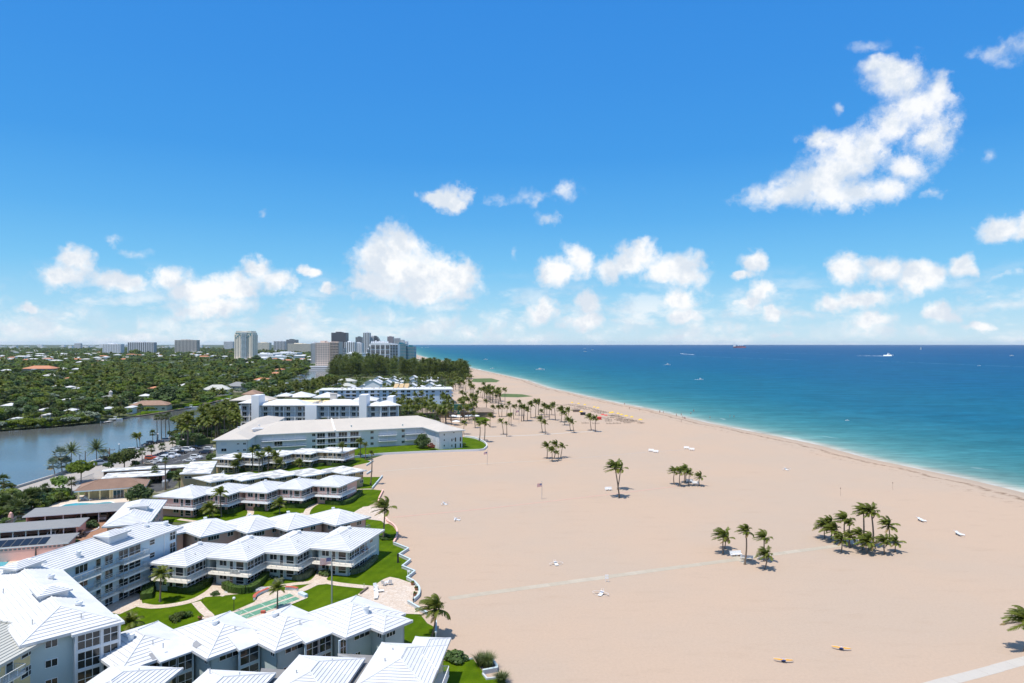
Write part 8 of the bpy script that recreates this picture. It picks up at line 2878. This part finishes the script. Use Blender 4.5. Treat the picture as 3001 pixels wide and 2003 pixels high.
# ------------------------------------------------------------------ cars
def car_meshes(kind):
    L,Wd,H = {'sedan': (4.6,1.8,1.42),'suv': (4.7,1.9,1.72),'van': (5.1,2.0,1.95)}[kind]
    hood = {'sedan': .92,'suv': 1.05,'van': 1.12}[kind]
    prof = {'sedan': [(-2.3,.45),(-2.28,.85),(-1.55,.93),(-1.0,1.40),(.35,1.42),(1.05,.98),(2.15,.82),(2.3,.55)],
            'suv': [(-2.35,.5),(-2.33,1.05),(-2.15,1.66),(.3,1.72),(1.0,1.10),(2.2,.98),(2.35,.6)],
            'van': [(-2.55,.5),(-2.54,1.1),(-2.45,1.9),(.5,1.95),(1.35,1.18),(2.4,1.02),(2.55,.6)]}[kind]
    b = MB()
    n = len(prof)
    hw = Wd / 2
    ins = lambda z: hw if z < 1.05 else hw - (z - 1.05) * .28
    for (x0,z0),(x1,z1) in zip(prof,prof[1:]):
        b.poly([(x0,-ins(z0),z0),(x1,-ins(z1),z1),(x1,ins(z1),z1),(x0,ins(z0),z0)])
    for sg in (-1,1):
        b.poly([(x,sg * ins(z),z) for x,z in prof] + [(prof[-1][0],sg * hw,.30),(prof[0][0],sg * hw,.30)])
    b.poly([(prof[0][0],-hw,.3),(prof[0][0],hw,.3),(prof[-1][0],hw,.3),(prof[-1][0],-hw,.3)])
    b.poly([(prof[-1][0],-hw,.3),(prof[-1][0],hw,.3),(prof[-1][0],hw,prof[-1][1]),(prof[-1][0],-hw,prof[-1][1])])
    b.poly([(prof[0][0],-hw,.3),(prof[0][0],hw,.3),(prof[0][0],hw,prof[0][1]),(prof[0][0],-hw,prof[0][1])])
    g = MB()
    iT = max(range(n),key=lambda k: prof[k][1])
    (xa,za),(xb,zb) = [(p,q) for p,q in zip(prof,prof[1:]) if p[1] > 1.35 and q[1] < 1.3][0]
    w0,w1 = ins(za) - .1,ins(zb) - .1
    g.poly([(xa + .05,-w0,za + .005),(xb - .04,-w1,zb + .02),(xb - .04,w1,zb + .02),(xa + .05,w0,za + .005)])
    xr,zr = prof[2] if kind == 'sedan' else prof[1]; xr2,zr2 = prof[3] if kind == 'sedan' else prof[2]
    g.poly([(xr - .01,-ins(zr) + .12,zr + .03),(xr2 - .02,-ins(zr2) + .14,zr2 - .04),(xr2 - .02,ins(zr2) - .14,zr2 - .04),(xr - .01,ins(zr) - .12,zr + .03)])
    zt,zb_ = za - .07,hood + .06
    for sg in (-1,1):
        g.poly([(xr2 + .12,sg * (ins(zt) + .012),zt),(xa - .05,sg * (ins(zt) + .012),zt),(xb - .18,sg * (ins(zb_) + .012),zb_),(xr + .22,sg * (ins(zb_) + .012),zb_)])
    wv = MB()
    wv.tube([(0,-.11,0),(0,.11,0)],.33,12)
    rim = MB(); rim.tube([(0,-.125,0),(0,.125,0)],.2,8)
    li = MB()
    for sg in (-1,1): li.box(prof[-1][0] - .12,sg * (hw - .38) - .16,.62,prof[-1][0] + .015,sg * (hw - .38) + .16,.76)
    tl = MB()
    for sg in (-1,1): tl.box(prof[0][0] - .015,sg * (hw - .22) - .12,.75,prof[0][0] + .1,sg * (hw - .22) + .12,.95)
    return dict(body=b,glass=g,wheel=wv.mesh('wheel',M['tyre']),rim=rim.mesh('rim',M['steel']),light=li.mesh('headlight',M['lamp']),tail=tl.mesh('tail_light',M['red_cloth']),L=L,Wd=Wd)


CM = {k: car_meshes(k) for k in ('sedan','suv','van')}
CBM = {}


def car(label,X,Y,rz,kind,colr,z=.02):
    d = CM[kind]
    t_ = thing('parked_car',label,'car',(X,Y,z),'parked cars')
    t_.rotation_euler = (0,0,rz)
    if (kind,colr) not in CBM: CBM[(kind,colr)] = d['body'].mesh('body',M['car_' + colr])
    if kind + 'g' not in CBM: CBM[kind + 'g'] = d['glass'].mesh('windows',M['glass'])
    for nm,me in (('body',CBM[(kind,colr)]),('windows',CBM[kind + 'g']),('headlight',d['light']),('tail_light',d['tail'])):
        o = bpy.data.objects.new(nm,me); COL.objects.link(o); o.parent = t_
    for x in (-d['L'] * .3,d['L'] * .31):
        for sg in (-1,1):
            o = bpy.data.objects.new('wheel',d['wheel']); COL.objects.link(o); o.parent = t_; o.location = (x,sg * (d['Wd'] / 2 - .1),.33)
            r_ = bpy.data.objects.new('rim',d['rim']); COL.objects.link(r_); r_.parent = o


for p,kd,cl,lab in [((670,605),'sedan','beige','beige sedan in the nearest car park bay'),((850,545),'sedan','white','white sedan beside the beige one'),((960,480),'suv','white','white car behind the white sedan, half hidden by a palm'),((1110,455),'suv','white','white car next to the palm in the car park'),
                       ((715,478),'suv','red','orange-red off-road car under the cabbage palms'),((1010,372),'sedan','navy','long dark blue car behind the red ones'),((1265,412),'suv','white','white hatch-backed car in the middle row'),
                       ((1255,292),'sedan','white','white car in the second row by the street'),((1440,332),'sedan','black','black car in the middle row'),((1620,275),'van','white','white van in the far row'),((1780,222),'suv','black','dark car at the far corner of the car park'),
                       ((2030,332),'suv','navy','dark blue car nose to the white hall'),((2150,262),'suv','white','white car nearest the white hall corner'),((1640,530),'sedan','white','white convertible near the tan block'),((1820,455),'suv','white','white SUV by the grass strip'),((1330,220),'sedan','silver','silver car under the street palms')]:
    X,Y = PC(C5,[p])[0]
    car(lab,X,Y,R(-6 + random.uniform(-5,5)) + (math.pi if random.random() < .3 else 0),kd,cl)
for p,kd,cl,lab,rz in [((1165,440),'van','white','white van on the street behind the biggest date palm',.6),((1240,395),'suv','black','dark car on the street behind the big round tree',.6),((1540,285),'suv','silver','silver car on the street by the leaning palms',.5),((1690,225),'sedan','black','dark car parked at the seawall',.5),((1745,205),'suv','black','second dark car parked at the seawall',.5),
                           ((1830,190),'sedan','navy','blue car at the feet of the four tall palms',.5),((1920,170),'suv','silver','silver car past the four tall palms',.5),((30,930),'suv','silver','silver car on the street at the frame edge',.5)]:
    X,Y = PC(W_,[p])[0]; car(lab,X,Y,rz,kd,cl)
for X,Y,kd,cl,lab in [(-115.5,158.5,'sedan','silver','silver car parked in the middle carport'),(-108.5,161.2,'suv','white','white car parked in the middle carport'),(-112,177.5,'sedan','navy','dark car parked in the longest carport'),(-107,179.3,'suv','beige','beige car parked in the longest carport'),(-103.5,163,'sedan','black','black car parked in the middle carport')]:
    car(lab,X,Y,R(-71),kd,cl)

# patio at the pink carport wall: closed parasols, loungers, table, pots
C8 = (0,1420,6.534)
for p,lab in [((180,1465),'closed dark parasol at the frame edge by the pink carport'),((697,1440),'closed dark parasol beside the two white loungers')]:
    X,Y = PC(C8,[p])[0]
    t_ = thing('closed_parasol',lab,'parasol',(X,Y,.03))
    mb = MB(); mb.lathe([(.02,0),(.42,0),(.42,.07),(.02,.08)],(X,Y,.03),12); mb.build('base',M['black'],t_)
    mb = MB(); mb.tube([(X,Y,.1),(X,Y,2.7)],.03,6); mb.build('pole',M['steel'],t_)
    mb = MB(); mb.lathe([(.16,.75),(.19,1.0),(.15,1.6),(.12,2.3),(.02,2.7)],(X,Y,.03),7); mb.build('canopy',M['grey_cloth'],t_)
for p,lab in [((475,1400),'white lounger beside the closed parasol, left of two'),((640,1390),'white lounger beside the closed parasol, next to its pole')]:
    X,Y = PC(C8,[p])[0]; tag(inst('sun_lounger',LOUNGE,None,(X,Y,.03),-.25,1.15),lab,'sun lounger')
X,Y = PC(C8,[(250,1310)])[0]
mb = MB(); mb.lathe([(.02,.72),(.6,.72),(.6,.76),(.02,.76)],(X,Y,.03),14)
for a in (0,1.57,3.14,4.71): mb.tube([(X + .4 * math.cos(a),Y + .4 * math.sin(a),.03),(X + .3 * math.cos(a),Y + .3 * math.sin(a),.75)],.025,5)
tag(mb.build('patio_table',M['white']),'round white table at the pink carport wall','table')
for p,lab in [((215,1330),'white chair left of the round table at the pink wall'),((320,1320),'white chair right of the round table at the pink wall'),((370,1330),'white chair apart from the round table at the pink wall')]:
    X,Y = PC(C8,[p])[0]; tag(inst('patio_chair',CHAIR,None,(X,Y,.03),random.uniform(0,6)),lab,'chair')
for p,lab in [((270,1390),'potted bright plant between parasol and loungers'),((1025,1310),'bright green shrub at the blue wing roof edge')]:
    X,Y = PC(C8,[p])[0]; bush(lab,X,Y,.75,.8,1)
X,Y = PC(C8,[(100,1340)])[0]; mb = MB(); mb.box(X - .35,Y - .3,.03,X + .35,Y + .3,1.0); mb.box(X - .4,Y - .35,1.001,X + .4,Y + .35,1.1); tag(mb.build('waste_bin',M['w_sand']),'tan waste bin at the pink wall by the closed parasol','bin')
# poolside loungers, kerbed beds, gate, posts
for p,rz,lab in [((950,845),1.2,'white lounger by the pavilion pool, nearest the orange shrub'),((1000,835),1.2,'white lounger by the pavilion pool, nearest the columns'),((1020,850),1.2,'white lounger at the pool edge below the columns')]:
    X,Y = PC(W_,[p])[0]; tag(inst('sun_lounger',LOUNGE,None,(X,Y,.03),rz,1.2),lab,'sun lounger')
mb = MB(); wallrun(mb,smooth_path(PC(C8,[(1650,925),(1760,905),(1850,870),(1905,830),(1880,800)]),4),.2,0,.22); tag(mb.build('bed_kerb',M['white']),'curved white kerb round the shrub bed on the brick drive','kerb')
mb = MB()
for a_,b__ in [((260,745),(330,690)),((330,690),(470,680)),((120,790),(260,745))]:
    A,B = [Vector(q) for q in PC(C8,[a_,b__])]
    an = math.degrees(math.atan2((B - A).y,(B - A).x)); L = (B - A).length
    mb.obox(A,an,0,-.03,1.1,L,.03,1.18); mb.obox(A,an,0,-.03,.2,L,.03,.28)
    for q in range(int(L / .3)): mb.obox(A,an,q * .3,-.02,.281,q * .3 + .04,.02,1.099)
tag(mb.build('driveway_gate',M['steel']),'low metal gate at the left end of the carports','gate')
mb = MB()
A,B = [Vector(q) for q in PC(W_,[(840,690),(1090,590)])]
an = math.degrees(math.atan2((B - A).y,(B - A).x)); L = (B - A).length
for q in range(int(L / .5)): mb.obox(A,an,q * .5,-.02,0,q * .5 + .05,.02,1.6)
mb.obox(A,an,0,-.03,1.601,L,.03,1.68); mb.obox(A,an,0,-.03,.1,L,.03,.18)
tag(mb.build('metal_fence',M['steel']),'metal rail fence between the street and the pavilion','fence')
X,Y = PC(W_,[(1900,700)])[0]; mb = MB(); mb.lathe([(.9,0),(.95,.1),(.95,2.0),(.7,2.4),(.02,2.55)],(X,Y,0),14); tag(mb.build('water_tank',M['steel']),'pale round tank beside the tan flat-roofed block','tank')
X,Y = PC(W_,[(130,1100)])[0]; mb = MB(); mb.box(X - .4,Y - .4,0,X + .4,Y + .4,2.0); mb.lathe([(.02,2.0),(.35,2.05),(.38,2.4),(.02,2.75)],(X,Y,0),10); tag(mb.build('gate_pillar',M['w_pink']),'gate pillar with a grey globe left of the middle carport','pillar')


# ------------------------------------------------------------------ boats
def boat(name,label,X,Y,L,rz,cabin=True,hullm=None,group=None,cat='boat',z=-.42,fly=False):
    t_ = thing(name,label,cat,(X,Y,z),group)
    t_.rotation_euler = (0,0,rz)
    mb = MB()
    W2,H = L * .14,L * .11
    sec = [(-.5,.9,1.0),(-.2,1.0,1.0),(.15,.92,1.05),(.36,.55,1.2),(.5,.02,1.35)]
    for (x0,w0,h0),(x1,w1,h1) in zip(sec,sec[1:]):
        for sg in (-1,1):
            mb.poly([(x0 * L,sg * W2 * w0 * .7,-.2),(x1 * L,sg * W2 * w1 * .7,-.2),(x1 * L,sg * W2 * w1,H * h1),(x0 * L,sg * W2 * w0,H * h0)])
        mb.poly([(x0 * L,-W2 * w0,H * h0 - .05),(x1 * L,-W2 * w1,H * h1 - .05),(x1 * L,W2 * w1,H * h1 - .05),(x0 * L,W2 * w0,H * h0 - .05)])
    mb.poly([(-.5 * L,-W2 * .63,-.2),(-.5 * L,W2 * .63,-.2),(-.5 * L,W2 * .9,H),(-.5 * L,-W2 * .9,H)])
    def child(nm,m_,mt):
        o = bpy.data.objects.new(nm,m_.mesh(nm,mt)); COL.objects.link(o); o.parent = t_
    child('hull',mb,hullm or M['white'])
    if cabin:
        c = MB(); c.hexa([(-.18 * L,-W2 * .7,H - .04),(.22 * L,-W2 * .6,H - .04),(.22 * L,W2 * .6,H - .04),(-.18 * L,W2 * .7,H - .04)],[(-.15 * L,-W2 * .6,H * 2.0),(.10 * L,-W2 * .55,H * 2.0),(.10 * L,W2 * .55,H * 2.0),(-.15 * L,W2 * .6,H * 2.0)])
        child('cabin',c,M['white'])
        g = MB(); g.hexa([(-.15 * L,-W2 * .70,H * 1.35),(.17 * L,-W2 * .63,H * 1.35),(.17 * L,W2 * .63,H * 1.35),(-.15 * L,W2 * .70,H * 1.35)],[(-.14 * L,-W2 * .66,H * 1.7),(.145 * L,-W2 * .60,H * 1.7),(.145 * L,W2 * .60,H * 1.7),(-.14 * L,W2 * .66,H * 1.7)])
        child('cabin_windows',g,M['glass'])
        if fly:
            c = MB(); c.box(-.16 * L,-W2 * .5,H * 2.002,.02 * L,W2 * .5,H * 2.5); c.box(-.15 * L,-W2 * .5,H * 3.1,.0,W2 * .5,H * 3.2)
            for sx in (-.14 * L,-.02 * L):
                for sg in (-1,1): c.box(sx,sg * W2 * .45 - .05,H * 2.5,sx + .08,sg * W2 * .45 + .05,H * 3.1)
            child('flybridge',c,M['white'])
    else:
        c = MB(); c.box(-.1 * L,-W2 * .3,H,.02 * L,W2 * .3,H * 1.7); c.box(-.16 * L,-W2 * .5,H * 2.4,.06 * L,W2 * .5,H * 2.5)
        for sx in (-.14 * L,.03 * L):
            for sg in (-1,1): c.box(sx,sg * W2 * .4 - .03,H,sx + .06,sg * W2 * .4 + .03,H * 2.4)
        child('console',c,M['white'])
    return t_


def wake(label,pts,w0,w1):
    pts = [Vector(p) for p in pts]
    mb = MB()
    rr_ = random.Random(len(pts) + int(w0 * 10))
    n = 40
    L = (pts[-1] - pts[0])
    d = L.normalized(); nn = Vector((-d.y,d.x))
    for k in range(n):
        f0,f1 = k / n,(k + 1) / n
        if rr_.random() < f0 * .55: continue
        wa,wb = [(w0 + (w1 - w0) * f) * (1 - .8 * f) * rr_.uniform(.7,1.1) for f in (f0,f1)]
        a,b = pts[0] + L * f0,pts[0] + L * f1
        mb.poly([(*(a - nn * wa / 2),-.40),(*(b - nn * wb / 2),-.40),(*(b + nn * wb / 2),-.40),(*(a + nn * wa / 2),-.40)])
    return tag(mb.build('wake_foam',M['foam']),label,'wake',kind='stuff')


OC = (1900,980,5.875)
X,Y = PC(OC,[(900,782)])[0]; boat('motor_yacht','motor yacht with a flybridge nearest the beach',X,Y,100 / OC[2] / FPX * Y,.0,fly=True)
wake('short foam trail behind the yacht nearest the beach',[PC(OC,[(845,776)])[0],PC(OC,[(780,770)])[0]],3,3)
X,Y = PC(OC,[(335,528)])[0]; boat('motor_yacht','cream motor yacht farther out with a faint trail',X,Y,95 / OC[2] / FPX * Y,.0,fly=True)
wake('faint foam trail behind the cream yacht',[PC(OC,[(285,526)])[0],PC(OC,[(215,524)])[0]],3,3)
X,Y = PC(OC,[(570,336)])[0]; boat('speedboat','speedboat running towards the open sea with a bright white wake',X,Y,12,2.9)
wake('bright white wake curving behind the speedboat',[(X,Y - 4),PC(OC,[(800,352)])[0]],14,30)
X,Y = P(2605,1043.5); boat('motor_yacht','big white yacht throwing spray with a very long wake',X,Y,34,.0,fly=True)
wake('very long white wake behind the big yacht',[(X - 8,Y),P(2508,1042.5)],34,90)
mb = MB()
for k in range(26):
    q = random.uniform(-22,6); mb.lathe([(random.uniform(2,5),0),(random.uniform(1,3),random.uniform(1,3)),(.05,random.uniform(3,6))],(X + q,Y - 5 + random.uniform(-4,3),-.4),6)
tag(mb.build('spray',M['foam']),'white spray thrown up round the big yacht','spray',kind='stuff')
for k,(px,py,L,lab) in enumerate([(2965,1043.5,16,'tiny white boat nearest the sea edge of the frame'),(2869,1072,6,'tiny white buoy-like dinghy on the long wake line'),(1423,1054.5,13,'small white boat close to the far beach'),(1583,1084.5,16,'low white motorboat off the hotel beach'),(1443,1081,8,'white dinghy in the shallows'),(2482,1231,2.2,'white buoy floating off the wide beach'),
                                       (1237,1020,22,'first of three white boats off the far shore'),(1247,1019.5,22,'second of three white boats off the far shore'),(1254,1018.5,22,'last of three white boats off the far shore'),(1714,1022,22,'white boat on the bright streak in mid sea'),(1736,1026,18,'lower white boat by the bright streak in mid sea'),(1715,1031.5,20,'long low white boat under the bright streak in mid sea')]):
    X,Y = P(px,py); boat('small_boat',lab,X,Y,L,random.choice([0,3.1]) + random.uniform(-.2,.2),cabin=L > 10)
X,Y = P(2698.5,1025.2)
sb = boat('sailboat','lone sailboat with white sails near the horizon',X,Y,16,.3,cabin=False)
mb = MB(); mb.poly([(0,0,3),(0,0,27),(-7.5,1.5,4)]); mb.poly([(.6,0,3),(7.5,1,3),(.4,0,25)]); o = bpy.data.objects.new('sail',mb.mesh('sail',M['flag_white'])); COL.objects.link(o); o.parent = sb
mb = MB(); mb.tube([(.2,0,1),(.2,0,28)],.2,6); o = bpy.data.objects.new('mast',mb.mesh('mast',M['steel'])); COL.objects.link(o); o.parent = sb
# cargo ship
X,Y = P(2167,1020); s = Y / FPX
cs = thing('cargo_ship','red-hulled cargo ship with deck cranes on the horizon','ship',(X,Y,-.4))
L = 36 * s; H = 3.6 * s
mb = MB(); mb.hexa([(X - L * .48,Y - 14,-.4),(X + L * .46,Y - 14,-.4),(X + L * .46,Y + 14,-.4),(X - L * .48,Y + 14,-.4)],[(X - L * .5,Y - 16,H),(X + L * .52,Y - 10,H * 1.1),(X + L * .52,Y + 10,H * 1.1),(X - L * .5,Y + 16,H)]); mb.build('hull',M['hull_red'],cs)
mb = MB(); mb.box(X - L * .48,Y - 12,H,X - L * .34,Y + 12,H * 3.0); mb.box(X - L * .46,Y - 6,H * 3.001,X - L * .38,Y + 6,H * 3.6); mb.build('bridge_house',M['white'],cs)
for k,f in enumerate((-.12,.05,.22)):
    mb = MB(); mb.box(X + L * f,Y - 5,H,X + L * f + 6,Y + 5,H * 2.3); mb.box(X + L * f,Y - 4,H * 2.301,X + L * (f + .14),Y + 4,H * 2.5); mb.build('deck_crane',M['white'],cs)
mb = MB(); mb.box(X - L * .30,Y - 12,H,X + L * .38,Y + 12,H * 1.45); mb.build('deck_cargo',M['hull_red'],cs)
X,Y = P(2003,1010.5); boat('small_ship','speck of a ship on the horizon line',X,Y,110,0,fly=True)
# canal and lagoon craft, docks, footbridge
for px,py,L,rz,lab in [(664,1175.5,8,.2,'white motorboat at the canal point lawn, nearest the palms'),(680,1171,8,.3,'second white motorboat at the canal point lawn'),(808,1137,14,.5,'yellow and white boat at the canal docks'),(842,1127,10,.5,'white boat on a lift at the canal docks'),(832,1131,9,.5,'white boat beside the lifted one at the canal docks'),(883,1103,11,.6,'white boat at the dock by the tall dark canal tree'),(866,1111,9,.6,'small white boat moored before the footbridge'),
                           (340,1232,8,.1,'white runabout at the dock below the double-gabled house'),(562,1197,9,.3,'white boat at the far end of the long canal dock')]:
    X,Y = P(px,py); boat('moored_boat',lab,X,Y,L,rz,cabin=L > 9,z=.02)
X,Y = P(106,1108); boat('motor_yacht','big white yacht moored in front of the terracotta mansion',X,Y,34,.05,fly=True,z=.02)
for pts,w_,lab in [([(300,1240),(325,1236)],3,'white boat dock under the silver bush tree'),([(400,1221),(470,1211),(560,1195)],2.2,'long wooden dock along the ranch house bank'),([(585,1190),(640,1176),(700,1166)],2.5,'wooden dock along the canal point lawn'),([(712,1159),(800,1144)],3,'dark dock row on the canal bend')]:
    mb = MB(); path = [Vector(P(*p)) + Vector((.6,-1.0)) for p in pts]; wallrun(mb,path,w_,.35,.55)
    for q in path: mb.box(q.x - .15,q.y - w_ / 2,-.2,q.x + .15,q.y - w_ / 2 + .3,1.4)
    tag(mb.build('dock',M['kerb'] if 'white' in lab else M['wood']),lab,'dock')
A,B = Vector(P(861.7,1122)),Vector(P(960,1114))
fb = thing('footbridge','low grey footbridge on slim posts across the canal','footbridge',(*A,0))
mb = MB(); wallrun(mb,[A,B],2.6,3.0,3.35); mb.build('deck',M['kerb'],fb)
for k in range(8):
    q = A.lerp(B,(k + .5) / 8); mb = MB(); mb.box(q.x - .22,q.y - 1.0,-.2,q.x + .22,q.y + 1.0,2.99); mb.build('post',M['kerb'],fb)
mb = MB(); wallrun(mb,[A + Vector((0,-1.2)),B + Vector((0,-1.2))],.08,4.2,4.3); mb.build('railing',M['rail'],fb)
sheet('lawn',[P(*p) for p in [(384,1221),(470,1209),(562,1193),(600,1186),(585,1176),(500,1190),(420,1205)]],0.01,ml_)
sheet('lawn',[P(*p) for p in [(612,1186),(650,1172),(700,1162),(672,1158),(600,1172)]],0.012,ml_)

# ------------------------------------------------------------------ long pale streaks of old wakes on the sea
mb = MB()
for (p0,p1,wd) in [((2000,1028),(2330,1036),9),((2300,1035),(2460,1040),10),((2560,1058),(3020,1076),5),((2690,1036),(3010,1042),10),((1560,1019),(2050,1020.5),12),((1960,1041),(2340,1055),6),((1640,1030),(1790,1032),8),((2060,1019.5),(2600,1026),14)]:
    a,b = Vector(P(*p0)),Vector(P(*p1))
    n = 60; L = b - a; d = L.normalized(); nn = Vector((-d.y,d.x))
    for k in range(n):
        if random.random() < .28: continue
        q0,q1 = a + L * (k / n),a + L * ((k + 1) / n)
        w_ = wd * random.uniform(.4,1.0)
        mb.poly([(*(q0 - nn * w_),-.405),(*(q1 - nn * w_),-.405),(*(q1 + nn * w_),-.405),(*(q0 + nn * w_),-.405)])
tag(mb.build('sea_streaks',mat('pale_sea_streak',(0.055,0.15,0.26),0.6,0.2,0.01)),'long pale streaks of old boat wakes on the far sea','wakes',kind='stuff')

# ------------------------------------------------------------------ air: one closed box of thin haze round everything
HAZE = True
if HAZE:
    mh = bpy.data.materials.new('haze_air'); mh.use_nodes = True
    t = NT(mh.node_tree); t.t.nodes.clear()
    pvn = t.n('ShaderNodeVolumePrincipled',{'Color': (0.72,0.86,1.0,1),'Density': 1.9e-5,'Anisotropy': 0.0})
    t.t.links.new(pvn.outputs[0],t.n('ShaderNodeOutputMaterial').inputs['Volume'])
    mb = MB(); mb.box(-31500,-700,-2.0,31500,31500,112)
    hz = mb.build('haze',mh)
    hz['kind'] = 'stuff'
